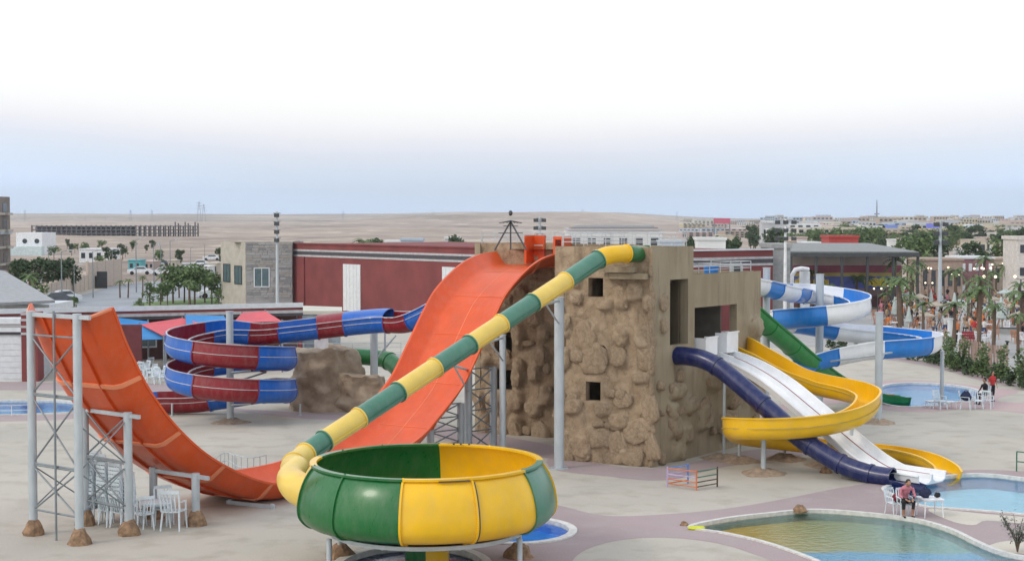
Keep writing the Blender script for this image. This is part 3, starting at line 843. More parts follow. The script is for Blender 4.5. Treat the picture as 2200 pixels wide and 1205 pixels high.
def rock_face(parent, name, o, d, L, z0, z1, holes, disp, m, step=.085, thick=.35, fade=.25, inner=None):
    n = Vector((d.y, -d.x, 0)).normalized()   # outward (towards the camera when d runs right)
    if n.y > 0: n = -n
    def grid(a, b_, cuts):
        k = max(1, int((b_-a)/step)); g = [a+(b_-a)*i/k for i in range(k+1)]
        for c in cuts:
            if a < c < b_:
                i = min(range(len(g)), key=lambda i: abs(g[i]-c)); 
                if 0 < i < len(g)-1: g[i] = c
                else: g.append(c)
        return sorted(set(g))
    ts = grid(0, L, [h[0] for h in holes]+[h[1] for h in holes]); zs = grid(z0, z1, [h[2] for h in holes]+[h[3] for h in holes])
    b = MB()
    def ishole(t, z): return any(h[0] < t < h[1] and h[2] < z < h[3] for h in holes)
    for z in zs:
        for t in ts:
            e = 1.0
            for h in holes:
                dx = max(h[0]-t, 0, t-h[1]); dz = max(h[2]-z, 0, z-h[3]); e = min(e, sstep(0, .3, math.hypot(dx, dz)))
            e *= sstep(0, fade, t+.02)*sstep(0, fade, L-t+.02)*sstep(0, .35, z1-z)
            q = o+d*t+n*(disp(t, z)*e+.0); b.v.append((q.x, q.y, z))
    w = len(ts)
    for j in range(len(zs)-1):
        for i in range(w-1):
            if not ishole((ts[i]+ts[i+1])/2, (zs[j]+zs[j+1])/2): b.f.append((j*w+i, j*w+i+1, (j+1)*w+i+1, (j+1)*w+i)); b.mi.append(0)
    for (a, c, za, zb) in holes:
        p = [o+d*a, o+d*c]; q = [x-n*thick for x in p]
        V = [(p[0].x, p[0].y, za), (p[1].x, p[1].y, za), (p[1].x, p[1].y, zb), (p[0].x, p[0].y, zb), (q[0].x, q[0].y, za), (q[1].x, q[1].y, za), (q[1].x, q[1].y, zb), (q[0].x, q[0].y, zb)]
        b.add(V, [(0,1,5,4),(1,2,6,5),(2,3,7,6),(3,0,4,7)])
    # back side
    bt = sorted({0, L} | {h[0] for h in holes} | {h[1] for h in holes}); bz = sorted({z0, z1} | {h[2] for h in holes} | {h[3] for h in holes})
    for j in range(len(bz)-1):
        for i in range(len(bt)-1):
            if ishole((bt[i]+bt[i+1])/2, (bz[j]+bz[j+1])/2): continue
            V = [o+d*bt[i]-n*thick, o+d*bt[i+1]-n*thick]
            b.add([(V[0].x, V[0].y, bz[j]), (V[1].x, V[1].y, bz[j]), (V[1].x, V[1].y, bz[j+1]), (V[0].x, V[0].y, bz[j+1])], [(3,2,1,0)])
    return b.build(name, m, parent, 75)
t_tw = thing('rock_tower', 'tall square brown artificial rock tower with railed roof and slide openings', 'tower', (2.5, 63, 0))
L1 = t_on(TC, F, 1192)             # front face length up to the recess
def hole_on(o, d, u0, u1, v0, v1):
    a, c = sorted((t_on(o, d, u0), t_on(o, d, u1))); pm = o+d*((a+c)/2)
    return (a, c, z_on(pm, v1), z_on(pm, v0))
fh = [hole_on(TC, F, 1264, 1296, 597, 638), hole_on(TC, F, 1259, 1291, 820, 861)]
def lump_px(o, d, lst):
    r = []
    for (u, v, wu, hv, hh) in lst:
        t = t_on(o, d, u); p = o+d*t; k = p.y/FPX; r.append((t, z_on(p, v), wu*k/2/abs(d.x if abs(d.x) > .6 else .75), hv*k/2, hh))
    return r
front_l = lump_px(TC, F, [(1365,628,32,42,.20),(1300,655,34,26,.16),(1335,640,28,52,.12),(1395,652,26,38,.16),(1240,640,28,28,.14),(1335,722,30,46,.16),(1260,720,46,60,.06),
    (1385,722,40,50,.12),(1390,765,40,60,.10),(1330,765,34,50,.09),(1275,770,60,60,.05),(1380,812,44,24,.16),(1295,880,30,26,.16),(1235,872,36,36,.18),(1330,905,40,34,.16),(1205,890,30,30,.12),
    (1375,925,60,50,.12),(1330,950,36,50,.10),(1290,940,50,50,.07),(1400,880,36,60,.10),(1360,985,50,36,.10),(1250,960,44,50,.08),(1220,960,22,70,.10),(1340,860,36,30,.09),(1215,770,22,50,.12),(1215,700,20,50,.12),(1320,985,40,30,.08),(1405,960,30,60,.10),(1240,600,20,40,.1)])
rock_face(t_tw, 'rock_wall', TC, F, L1, 0, ZT, fh, rock_disp(.12, 2.0, front_l), M_rockwall, step=.065)
PR = TC+F*L1; RC = PR+RR*5.5
L2 = t_on(RC, F, 1020)
fh2 = [hole_on(RC, F, 1062, 1100, 713, 757), hole_on(RC, F, 1062, 1100, 794, 837)]
rec_l = lump_px(RC, F, [(1115,720,26,60,.25),(1075,775,60,24,.22),(1050,775,30,30,.2),(1115,800,24,60,.26),(1150,800,30,40,.22),(1165,765,26,40,.22),(1110,860,30,50,.25),(1150,875,40,36,.24),(1065,870,36,40,.2),(1030,860,26,50,.2),
    (1110,920,30,60,.25),(1165,940,44,60,.22),(1075,930,30,40,.18),(1120,640,24,60,.2),(1170,620,30,40,.2),(1150,680,30,40,.22),(1040,910,30,50,.2),(1175,850,26,50,.2),(1170,715,24,40,.2)])
rock_face(t_tw, 'rock_wall', RC, F, L2, 0, ZT, fh2, rock_disp(.16, 9.0, rec_l), M_rockwall)
rock_face(t_tw, 'rock_wall', PR+RR*5.5-F*.42, -RR, 5.5, 0, ZT, [], rock_disp(.2, 15.0, []), M_rockwall, step=.12)
# right hand face: smooth stucco above, rock lumps below
LT = t_on(TC, RR, 1490); LA = t_on(TC, RR, 1635)
dh = [hole_on(TC, RR, 1440, 1479, 600, 741)]
rf_l = [(t_on(TC, RR, u), z_on(TC+RR*t_on(TC, RR, u), v), w, h_, hh) for (u, v, w, h_, hh) in
    [(1425,650,.3,.35,.10),(1425,700,.25,.3,.10),(1455,840,.5,.3,.20),(1445,880,.35,.3,.16),(1450,915,.4,.5,.14),(1485,870,.5,.3,.2),(1475,930,.5,.4,.14),(1460,970,.5,.4,.12)]]
d0 = rock_disp(.07, 21.0, rf_l)
rock_face(t_tw, 'stucco_wall', TC, RR, LT, 0, ZT, dh, lambda t, z: d0(t, z)*(1-.7*sstep(5.0, 6.5, z)), M_stucco, step=.1)
# annex
AO = TC+RR*LT; AL = LA-LT; ZA = z_on(TC+RR*LT, 590)
ah_ = hole_on(AO, RR, 1493, 1584, 657, 757)
an_l = [(AL*.3, 3.0, .7, .5, .2), (AL*.6, 2.2, .8, .5, .2), (AL*.8, 3.4, .6, .5, .25), (AL*.5, 1.0, .8, .6, .2), (AL*.9, 4.9, .5, .45, .22), (AL*.95, 2.0, .6, .8, .2), (AL*.15, 1.6, .6, .6, .2)]
rock_face(t_tw, 'annex_wall', AO, RR, AL, 0, ZA, [ah_], (lambda f: lambda t, z: f(t, z)*(1-.7*sstep(5.6, 6.4, z)))(rock_disp(.09, 31.0, an_l)), M_stucco, step=.1)
# free boulders of cast concrete stuck on the faces
rd = random.Random(99)
bmesh_v = []
for k in range(8):
    b = MB(); b.blob((0, 0, 0), 1, 1, 1, 16, 12, .2, seed=k+40)
    b.v = [tuple(math.copysign(abs(c)**.72, c) for c in v) for v in b.v]   # rounded block rather than ball
    bmesh_v.append(b.mesh('boulder', M_rockwall, 60))
def boulders(o, d, lst, n_extra, L, zmax, amp):
    n = Vector((d.y, -d.x, 0))
    if n.y > 0: n = -n
    ms = world_matrix(t_tw).inverted(); az = math.atan2(d.y, d.x)
    its = [(t, z, a, b_, h) for (t, z, a, b_, h) in lst]
    for _ in range(n_extra): its.append((rd.uniform(.4, L-.3), rd.uniform(.2, zmax), rd.uniform(.14, .3), rd.uniform(.12, .34), rd.uniform(.08, .16)))
    for (t, z, a, b_, h) in its:
        if any(hh[0]-.3 < t < hh[1]+.3 and hh[2]-.3 < z < hh[3]+.3 for hh in fh+[(9e9,)*4]) and o is TC and d is F: continue
        p = o+d*t+n*(amp*.2); p.z = z
        ob = link_mesh('boulder', rd.choice(bmesh_v), t_tw); ob.location = ms @ p; ob.rotation_euler = (0, rd.uniform(-.4, .4), az)
        ob.scale = (a*rd.uniform(.8, 1.05), h*.85+.05, b_*rd.uniform(.8, 1.1))
boulders(TC, F, front_l, 12, L1, 6.8, .12)
boulders(RC, F, rec_l, 14, L2, 7.6, .25)
boulders(TC, RR, rf_l, 8, LT, 3.6, .1)
boulders(AO, RR, an_l, 6, AL, 3.8, .1)
# rough corner of the tower, irregular lumps stacked up the edge
ms_ = world_matrix(t_tw).inverted(); zc_ = .15
while zc_ < ZT-.7:
    hh_ = rd.uniform(.16, .42); ob = link_mesh('boulder', rd.choice(bmesh_v), t_tw); q_ = TC+Vector((-.02+rd.uniform(-.03, .03), .06, zc_)); ob.location = ms_ @ q_
    ob.rotation_euler = (rd.uniform(-.2, .2), rd.uniform(-.2, .2), rd.uniform(0, 6)); w_ = rd.uniform(.10, .18)*(1 if zc_ < 6.3 else .7); ob.scale = (w_, w_, hh_); zc_ += hh_*1.25
# back and left walls, roofs, floors (plain)
BK = Vector((-RR.y, RR.x, 0))   # away from the right face, into the tower
D = 9.2
b = MB()
def wallbox(o, d, L, z0, z1, t=.3): b.obox(o, d, L, t, z0, z1)
LC = RC+F*L2                     # left front corner
farL = LC+RR*4.2; farT = TC+RR*LT
def wall_between(p, q, z0, z1, name, m, t=.3):
    w = MB(); d = (q-p); w.obox(p, d, d.length, t, z0, z1); return w.build(name, m, t_tw)
wall_between(LC+F*.002, LC+RR*4.2, 0, ZT-.01, 'side_wall', M_stucco, -.3)
inL = farT+F*.36
backTL = LC+RR*4.2
# the tall block's back wall, with the annex behind the right part
bl = backTL-farT
wall_between(farT+F*.36, farT+bl, 0, ZT-.015, 'back_wall', M_stucco, .3)
wall_between(farT+F*.36, farT+F*4.6, ZA, ZT-.02, 'back_wall', M_stucco, -.02)
def slab(pts, z0, z1, name, m):
    w = MB(); n = len(pts)
    w.add([(p.x, p.y, z0) for p in pts]+[(p.x, p.y, z1) for p in pts], [tuple(range(n-1, -1, -1)), tuple(range(n, 2*n))]+[(i, (i+1) % n, n+(i+1) % n, n+i) for i in range(n)])
    bm = bmesh.new(); return w.build(name, m, t_tw)
M_roof = mat('dusty_flat_roof', (.40, .36, .30), .95, var=.15, scale=1)
eps = .03
slab([TC+F*.3+RR*.3, farT+F*.3-RR*.03, backTL-F*.3-RR*.3, LC-F*.3+RR*.3, RC+RR*.36, PR-F*.36+RR*.36], ZT-.45, ZT-.25, 'roof', M_roof)
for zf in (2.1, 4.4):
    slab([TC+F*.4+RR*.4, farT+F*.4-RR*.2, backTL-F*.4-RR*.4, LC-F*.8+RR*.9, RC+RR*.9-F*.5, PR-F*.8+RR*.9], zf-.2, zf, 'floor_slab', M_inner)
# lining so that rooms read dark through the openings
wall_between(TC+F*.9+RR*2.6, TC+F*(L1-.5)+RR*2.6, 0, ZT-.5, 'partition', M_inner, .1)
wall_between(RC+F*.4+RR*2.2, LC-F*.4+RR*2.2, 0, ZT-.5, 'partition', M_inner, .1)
# annex: far end wall, rear wall with an opening, roof and platform
AE = AO+RR*AL
wd = 4.2
wall_between(AE-RR*.3+F*.36, AE-RR*.3+F*wd, 0, ah_[2]-.25, 'annex_side_wall', M_stucco, .0-.3)
wall_between(AE-RR*.3+F*.36, AE-RR*.3+F*wd, ah_[3]-.05, ZA-.01, 'annex_side_wall', M_stucco, .0-.3)
wall_between(AE-RR*.3+F*(wd-.9), AE-RR*.3+F*wd, ah_[2]-.25, ah_[3]-.05, 'annex_side_wall', M_stucco, .0-.3)
zo0, zo1 = ah_[2], ah_[3]
rear = AO+F*wd; 
for z0, z1, a, c in ((0, zo0-.3, 0, AL), (zo1+.25, ZA-.015, 0, AL), (zo0-.3, zo1+.25, 0, ah_[0]+.1), (zo0-.3, zo1+.25, ah_[1]+1.3, AL)):
    w = MB(); w.obox(rear+RR*a, RR, c-a, -.25 if False else .25, z0, z1); w.build('annex_rear_wall', M_stucco, t_tw)
slab([AO+F*.3, AE+F*.3-RR*.31, AE+F*(wd-.1)-RR*.31, AO+F*(wd-.1)], ZA-.35, ZA-.2, 'annex_roof', M_roof)
slab([AO+F*.3, AE+F*.3-RR*.31, AE+F*(wd-.1)-RR*.31, AO+F*(wd-.1)], zo0-.25, zo0-.05, 'platform', M_roof)
p_in = AO+RR*(ah_[0]+.55*(ah_[1]-ah_[0]))+F*1.6
b = MB(); b.cyl((p_in.x, p_in.y, zo0-.05), (p_in.x, p_in.y, ZA-.35), .16, n=12); b.build('pillar', M_steeld, t_tw, 40)
w = MB(); w.obox(AO+RR*(ah_[1]-.55)+F*.4, F, 1.6, .12, zo0-.05, ZA-.35); w.build('partition', M_inner, t_tw)
w = MB(); w.obox(AO+RR*(ah_[0]+.3)+F*2.6, RR, 1.9, .06, zo1-.28, zo1+.02); w.build('valance', mat('ochre_cloth', (.55, .33, .06), .8), t_tw)
# ledges under the tube mouth
pl = TC+F*t_on(TC, F, 1335)
for dz, hw, dep_, v in ((0, 1.35, .55, 578), (0, 1.7, .35, 592)):
    z = z_on(pl, v); tt = t_on(TC, F, 1335 if v < 590 else 1350)
    w = MB(); w.obox(TC+F*(tt-hw/2), F, hw, dep_ if F.x > 0 else dep_, z-.12, z+.10); w.build('ledge', M_stucco, t_tw)
# rail around the roof
M_rail = mat('greyed_rail_paint', (.50, .53, .55), .5)
def railing(pts, z, h, label, cat='railing', m=None, post=.9, r=.015, mid=2, parent=None, group=None):
    t = parent or thing('railing', label, cat, (pts[0].x, pts[0].y, z), 0, group); m = m or M_rail
    b = MB()
    for a, c in zip(pts, pts[1:]):
        L = (c-a).length; k = max(1, round(L/post))
        for i in range(k+1):
            if i == 0 and a is not pts[0]: continue
            p = a.lerp(c, i/k); MB().cyl((p.x, p.y, z), (p.x, p.y, z+h), r*1.1, n=6).build('post', m, t, 40)
        for j in range(mid+1):
            zz = z+h*(1-j/(mid+1)); MB().cyl((a.x, a.y, zz), (c.x, c.y, zz), r, n=6).build('rail', m, t, 40)
    return t
ri = .2
railing([LC-F*ri+RR*.2, RC+F*1.0+RR*.2], ZT, .5, 'white pipe railing at roof edge above the orange slide head')
railing([RC+RR*.2, PR+RR*.6, PR-F*.2+RR*.2, TC+F*.2+RR*.2, farT+F*.2-RR*.2], ZT, .5, 'white pipe railing along the roof edge above the rock wall and tube mouth')
railing([farT+F*.25-RR*.25, backTL-F*.2-RR*.2, LC-F*.2+RR*.25], ZT, .5, 'white pipe railing along the rear roof edge of the rock tower')
railing([AO+F*.3+RR*.1, AE+F*.3-RR*.3, AE+F*(wd-.3)-RR*.3, AO+F*(wd-.3)+RR*.1], ZA, .42, 'white pipe railing on the lower annex roof beside the tower')
# small items on the annex roof: blue tub and grey box
p_ = AO+RR*(AL*.55)+F*.9
b = MB(); b.lathe([(0,0),(.28,0),(.33,.45),(.30,.45),(.26,.05),(0,.05)], 16, c=(p_.x, p_.y, ZA-.2)); setp(b.build('tub', M_skyblue, None, 40), 'blue plastic tub standing on the lower annex roof', 'tub')
p_ = AO+RR*(AL*.86)+F*.7; t = thing('vent_unit', 'small pale grey vent box at the right corner of annex roof', 'vent', (p_.x, p_.y, ZA-.2))
MB().box(p_.x-.25, p_.x+.25, p_.y-.25, p_.y+.25, ZA-.2, ZA+.32).build('case', mat('grey_sheet', (.45, .48, .48), .5), t)
MB().box(p_.x-.14, p_.x+.14, p_.y-.262, p_.y-.252, ZA+.0, ZA+.2).build('grille', M_dark, t)

# windmill-like pyramid of dark poles on the roof, and its flag frame
p_ = P(1097, 520, 66.0); t = thing('lattice_mast', 'dark wooden pole tripod with spoked wheel head standing above the orange slide', 'mast', (p_.x, p_.y, ZT-.25))
zt_ = P(1098, 458, 66).z; top = Vector((p_.x, p_.y, zt_))
for dx, dy in ((-.75,-.5),(.75,-.5),(.75,.7),(-.75,.7),(0,-.2)):
    MB().cyl((p_.x+dx*.9, p_.y+dy, ZT-.25), top-Vector((0,0,.35)), .035, n=6).build('leg', M_dark, t, 40)
for k in range(9):
    a = 2*PI*k/9+.2; e = top+Vector((math.cos(a)*.5, math.sin(a)*.45, -.42))
    MB().cyl(top-Vector((0,.1,.32)), e, .018, n=5).build('spoke', M_dark, t, 40)
for z_ in (.75, .45):
    MB().bar(top+Vector((-.7*z_, -.3*z_, -z_-.1)), top+Vector((.7*z_, -.3*z_, -z_-.1)), .03).build('strut', M_dark, t)
MB().blob(top, .09, .09, .12).build('knob', M_dark, t, 60)

# ================================================================== 3. bowl
BC = Vector((P(917, 990, 41.5).x, 41.5, 0)); RIM_Z = P(917, 990, 41.5).z
z_rim, z_bul, z_bot = RIM_Z, P(640, 1085, 41.5).z, 1.18
t_bw = thing('bowl_slide', 'big round bowl of green and yellow panels on short legs in front', 'water slide', (BC.x, BC.y, 0))
def bowl_prof():
    pts = []
    ctl = [(3.03, z_rim+.02), (3.19, z_rim-.16), (3.35, z_rim-.45), (3.46, z_rim-.80), (3.50, z_bul+.06), (3.44, z_bul-.18), (3.22, z_bul-.38), (2.90, z_bot+.10), (2.56, z_bot)]
    return ctl
def dense(ctl, k=4):
    o = []
    for i in range(len(ctl)-1):
        p0 = Vector(ctl[max(0, i-1)]); p1 = Vector(ctl[i]); p2 = Vector(ctl[i+1]); p3 = Vector(ctl[min(len(ctl)-1, i+2)])
        for j in range(k):
            t = j/k; o.append(0.5*((2*p1)+(p2-p0)*t+(2*p0-5*p1+4*p2-p3)*t*t+(3*p1-p0-3*p2+p3)*t*t*t))
    return [(p.x, p.y) for p in o]+[ctl[-1]]
BPF = dense(bowl_prof())
def ring_panel(a0, a1, m, name='panel', grow=0, prof=BPF, t=.05, n=None):
    b = MB(); n = n or max(2, int(abs(a1-a0)/R(3))); outp = []
    q = len(prof)
    nor = []
    for i in range(q):
        a, c = Vector(prof[max(0, i-1)]), Vector(prof[min(q-1, i+1)]); d = (c-a).normalized(); nor.append(Vector((-d.y, d.x)))
    nor = [nn if nn.x > 0 or abs(nn.x) < .2 and nn.y < 0 else -nn for nn in nor]
    O = [(Vector(p)+nn*grow) for p, nn in zip(prof, nor)]; I = [Vector(p)-nn*t for p, nn in zip(prof, nor)]
    lp = O+I[::-1]; w = len(lp); vs = []
    for k in range(n+1):
        a = a0+(a1-a0)*k/n
        for p in lp: vs.append((BC.x+math.sin(a)*p.x, BC.y-math.cos(a)*p.x, p.y))
    fs = []
    for k in range(n):
        for i in range(w): j = (i+1) % w; fs.append((k*w+i, k*w+j, (k+1)*w+j, (k+1)*w+i))
    h = len(prof)
    for e in (0, n*w):
        for i in range(h-1): fs.append((e+i, e+i+1, e+w-2-i, e+w-1-i))
    b.add(vs, fs); return b
pan = [(-73,-40,M_green),(-40,-8,M_green),(-8,24.5,M_yellow),(24.5,57.5,M_yellow),(57.5,90,M_greenp),(90,118,M_yellow),(118,147,M_yellow),(147,176.5,M_yellow),(176.5,208,M_green),(208,234,M_green),(234,258,M_green),(258,287,M_yellow)]
for a0, a1, m in pan:
    ring_panel(R(a0), R(a1), m).build('panel', m, t_bw, 35)
    fb = ring_panel(R(a0)-.008, R(a0)+.008, m, grow=.05, n=1)
    fb.build('flange', m, t_bw, 35)
# black gasket strip with bolts on one joint, notch cover on the rim
ring_panel(R(24.5)+.011, R(24.5)+.018, M_black, grow=.052, n=1, prof=BPF[3:-8]).build('gasket', M_dark, t_bw, 35)
# rim flange rings per panel colour, floor cone inside and steel ring below
for a0, a1, m in pan:
    b = MB(); k = max(2, int((a1-a0)/4))
    b.lathe([(2.98, z_rim-.03), (2.98, z_rim+.03), (3.16, z_rim+.03), (3.16, z_rim-.03), (2.98, z_rim-.03)], k, c=(BC.x, BC.y, 0), a0=R(a0-90), a1=R(a1-90)); b.build('rim', m, t_bw, 35)
for a0, a1, m in pan:
    b = MB(); k = max(2, int((a1-a0)/4))
    b.lathe([(2.58, z_bot+.02), (2.0, z_bot-.1), (1.2, z_bot-.22), (.62, z_bot-.34), (.62, z_bot-.39), (1.2, z_bot-.27), (2.0, z_bot-.15), (2.58, z_bot-.03)], k, c=(BC.x, BC.y, 0), a0=R(a0-90), a1=R(a1-90)); b.build('floor_panel', m, t_bw, 35)
b = MB(); b.lathe([(2.54, z_bot-.14), (2.66, z_bot-.14), (2.66, z_bot-.035), (2.54, z_bot-.035), (2.54, z_bot-.14)], 64, c=(BC.x, BC.y, 0)); b.build('ring_beam', M_steel, t_bw, 30)
for k in range(4):   # drop chute, two colours
    b = MB(); b.lathe([(.60, .15), (.60, z_bot-.34), (.56, z_bot-.34), (.56, .15), (.60, .15)], 8, c=(BC.x, BC.y, 0), a0=PI/2*k, a1=PI/2*(k+1)); b.build('drop_chute', (M_green, M_yellow)[k in (0, 3)], t_bw, 35)
for a in (-62, 62, 118, 242, 180):
    aa = R(a); p = Vector((BC.x+math.sin(aa)*2.85, BC.y-math.cos(aa)*2.6, z_bot-.12)); q = Vector((BC.x+math.sin(aa)*2.85, BC.y-math.cos(aa)*2.85, 0))
    if a in (-62, 62): q = Vector((BC.x+math.sin(aa)*2.85, BC.y-math.cos(aa)*2.85, 0))
    l = MB().cyl(q, p, .075, n=10).build('leg', M_steel, t_bw, 40)
    rock_foot(t_bw, q.x, q.y, .42, .38)
for a in (-20, 0, 20): pass
b = MB()
for k in range(8):
    aa = R(k*45+22); b.bar((BC.x+math.sin(aa)*.6, BC.y-math.cos(aa)*.6, z_bot-.42), (BC.x+math.sin(aa)*2.6, BC.y-math.cos(aa)*2.6, z_bot-.12), .06, .1)
b.build('radial_beams', M_steel, t_bw)
setp(C.objects[-1], None)
for k, a in enumerate((10, 22)):
    aa = R(a); p = (BC.x+math.sin(aa)*3.1, BC.y-math.cos(aa)*3.1, z_rim+.035)
b = MB(); a_, c_ = R(8.5), R(23); n_ = 4
for k in range(n_):
    x0 = a_+(c_-a_)*k/n_; x1 = a_+(c_-a_)*(k+1)/n_
    b.bar((BC.x+math.sin(x0)*3.19, BC.y-math.cos(x0)*3.19, z_rim-.03), (BC.x+math.sin(x1)*3.19, BC.y-math.cos(x1)*3.19, z_rim-.03), .03, .03)
b.build('gap_strip', M_dark, t_bw)
for u_ in (975, 990, 1008):
    p = P(u_, 962, 44.3); MB().box(p.x-.03, p.x+.03, p.y-.02, p.y+.02, z_rim+.03, z_rim+.07).build('bolt', M_dark, t_bw)

# ================================================================== 4. yellow green tube
tc_ = [(1390,546,59.6,.31),(1368,546,58.75,.31),(1340,545,58.2,.33),(1305,549,57.8,.345),(1280,561,57.5,.34)]
a0 = P(1280,561,57.5); a1 = P(672,963,45.9)
ctl = [(P(u, v, Y), r, 0) for u, v, Y, r in tc_]
for k in range(1, 9): ctl.append((a0.lerp(a1, k/8), .33-.015*k/8, 0))
def bpol(a, rho, z): return Vector((BC.x+math.sin(R(a))*rho, BC.y-math.cos(R(a))*rho, z))
ctl += [(P(646,984,45.2), .33, 0), (P(629,1003,44.3), .36, 0), (bpol(-115, 4.15, 2.45), .34, 0), (bpol(-102, 3.90, 2.32), .39, 0), (bpol(-90, 3.50, 2.2), .45, 0), (bpol(-78, 3.0, 2.08), .46, 0), (bpol(-66, 2.7, 2.0), .36, 0)]
tsm = path(ctl, .10)
t_tb = thing('tube_slide', 'long closed tube slide in yellow and green bands from tower to bowl', 'water slide', (a0.x, a0.y, 0))
us = [1345, 1284, 1215, 1143, 1074, 1008, 935, 853, 768, 693, 655, 632]
bd = [0]+s_at_u(tsm, us)+[tsm[-1].s]
cols = [M_green, M_yellow, M_greenp, M_yellowp, M_greenp, M_yellowp, M_greenp, M_yellowp, M_greenp, M_yellowp, M_greenp, M_yellowp, M_yellowp]
sections(t_tb, tsm, bd, cols, prof_tube(.025), prof_tube(.025, .04), .05)
# side joint line on each band
for s_side in (-.35, ):
    for k in range(2, len(bd)-3):
        b = MB(); seg = [q for q in tsm if bd[k] <= q.s <= bd[k+1]]
        q0, q1 = seg[0], seg[-1]
        an = R(-14) if True else 0
        # path runs towards the camera's left, so +S points away; the near side is -S
        def jp(q): return q.p-q.S*math.cos(an)*(q.r+.012)+q.U*math.sin(an)*(q.r+.012)
        b.bar(jp(q0), jp(q1), .03, .03); b.build('side_joint', cols[k], t_tb)
def arm_to(x, y, zc, tx, ty, tz): return [((x, y, zc), (tx, ty, tz), .05), ((x, y, zc-.9), (tx, ty, tz), .035)]
def tube_col(u, vb, vtop, label, group='columns under the yellow green tube', r=.19):
    g = G(u, vb); q = min(tsm, key=lambda q: abs(proj_u(q.p)-u+30) + (0 if q.s < bd[-3] else 999))
    return column(g.x, g.y, P(u, vtop, g.y).z, r, label, arm_to(g.x, g.y, P(u, vtop, g.y).z-.1, q.p.x, q.p.y, q.p.z-q.r-.03), group=group)
tube_col(1201, 1006, 640, 'thick tallest grey column in front of the rock wall under the tube')
tube_col(1080, 985, 720, 'grey column before the two dark windows carrying the yellow green tube', r=.13)
tube_col(1007, 968, 790, 'grey column beside the orange slide carrying the tube', r=.15)

# ================================================================== 5. blue and red helix
HX = (495-1100)/FPX*72; HY = 72.0; HR = 2.55
def hel(th, z): return Vector((HX+HR*math.cos(R(th)), HY+HR*math.sin(R(th)), z))
ctl = []
feed = [(1010,628,66.5),(960,648,69),(915,670,72),(870,685,73.6),(820,685,74.4),(760,690,74.8),(690,698,74.9),(620,706,74.8),(560,712,74.7)]
for u, v, Y in feed: ctl.append((P(u, v+8, Y), .50, 0))
z90 = P(560, 720, 74.6).z
z0_ = 3.95; 
th = 105
while th <= 780:
    zz = 4.02-(th-90)*1.52/360
    ctl.append((hel(th, zz), .50, R(10))); th += 22.5
ze = 4.02-(780-90)*1.52/360
ctl += [(P(430,863,74.5), .50, 0), (P(340,866,74.6), .50, 0), (P(250,872,74.8), .50, 0), (P(180,877,75), .50, 0)]
hsm = path(ctl, .12)
t_h = thing('spiral_slide', 'open spiral slide in alternating blue and dark red sections around a grey pole', 'water slide', (HX, HY, 0))
Ltot = hsm[-1].s
sb_ = s_at_u(hsm[:], [888, 832, 738, 679, 596, 530])
bd = [0]+sb_; nf = len(bd); ang = None; nxt = 123
for q in hsm:
    if q.s < bd[-1]: continue
    a = math.degrees(math.atan2(q.p.y-HY, q.p.x-HX)) % 360
    if ang is None:
        if not (90 < a < 180 and abs(math.hypot(q.p.x-HX, q.p.y-HY)-HR) < .3): continue
        ang = a
    while a < ang-180: a += 360
    ang = a
    if a > nxt and nxt < 790: bd.append(q.s); nxt += 60
while bd[-1]+2.7 < Ltot: bd.append(bd[-1]+2.7)
bd.append(Ltot)
FM = {M_blue: M_lip, M_red: M_lip}
sections(t_h, hsm, bd, [M_blue, M_red], prof_flume(.28, .52, .035, 0, .06), prof_flume(.27, .51, .035, .04, .05), .05)
# pale joint line along the outside and lips
def line_on(parent, smps, side, u, r_add, name, m, s0=0, s1=1e9, w=.025, every=4):
    b = MB(); sg = [q for q in smps if s0 <= q.s <= s1][::every]
    for a, c in zip(sg, sg[1:]):
        f_ = lambda q: q.p+q.S*side*(math.sqrt(max(0, q.r**2-min(u, 0)**2))+r_add)+q.U*u
        b.bar(f_(a), f_(c), w, w)
    return b.build(name, m, parent)
for s_ in (-1, 1): line_on(t_h, hsm, s_, .04, .02, 'joint_strip', M_lip); line_on(t_h, hsm, s_, .285 if s_ < 0 else .525, .03, 'rim_strip', M_lip, w=.05)
# closed hood over the feed
hood = [q for q in hsm if s_at_u(hsm, [833])[0] <= q.s <= s_at_u(hsm, [833, 679])[1]]
def prof_hood(q):
    n = 14; r = q.r; o = [(math.cos(PI*i/n)*(r+.035), .40+.12*math.cos(PI*i/n)+math.sin(PI*i/n)*(r*.5)) for i in range(n+1)]
    i_ = [(math.cos(PI*i/n)*(r-.0), .40+.12*math.cos(PI*i/n)+math.sin(PI*i/n)*(r*.5-.035)) for i in range(n+1)]
    return o, i_, False
mid_h = s_at_u(hsm, [738])[0]
for hs_, m in (([q for q in hood if q.s <= mid_h+.06], M_blue), ([q for q in hood if q.s >= mid_h], M_red)):
    if len(hs_) > 1: sweep(hs_, prof_hood).build('hood', m, t_h, 35)
g = G(495, 907)
arms = []
for k, th in enumerate((200, 300, 60, 560, 660, 420)):
    zz = 4.02-(th+ (0 if th > 100 else 360)-90)*1.52/360-.55; q = hel(th, zz)
    arms.append(((g.x, g.y, zz-.25), (q.x, q.y, zz), .045))
column(g.x, g.y, P(495, 670, g.y).z, .17, 'grey central pole of the blue red spiral slide on a dirt mound', arms, 'dirt')
g = G(804, 878)
column(g.x, g.y, P(804, 708, g.y).z-.0, .19, 'grey column with side arm under the blue hooded part of the red blue slide', [((g.x, g.y, 2.4), (g.x+1.1, g.y, 3.7), .05), ((g.x+.55, g.y, 2.9), (g.x+.55, g.y, 3.9), .05)], 'flange')
for u_, v_ in ((370, 893), (645, 893)):
    g = G(u_, v_); column(g.x, g.y, .55, .05, 'short thin prop under the %s of the blue red spiral' % ('left exit' if u_ < 500 else 'right loop'), None, 'flange', group='short props')

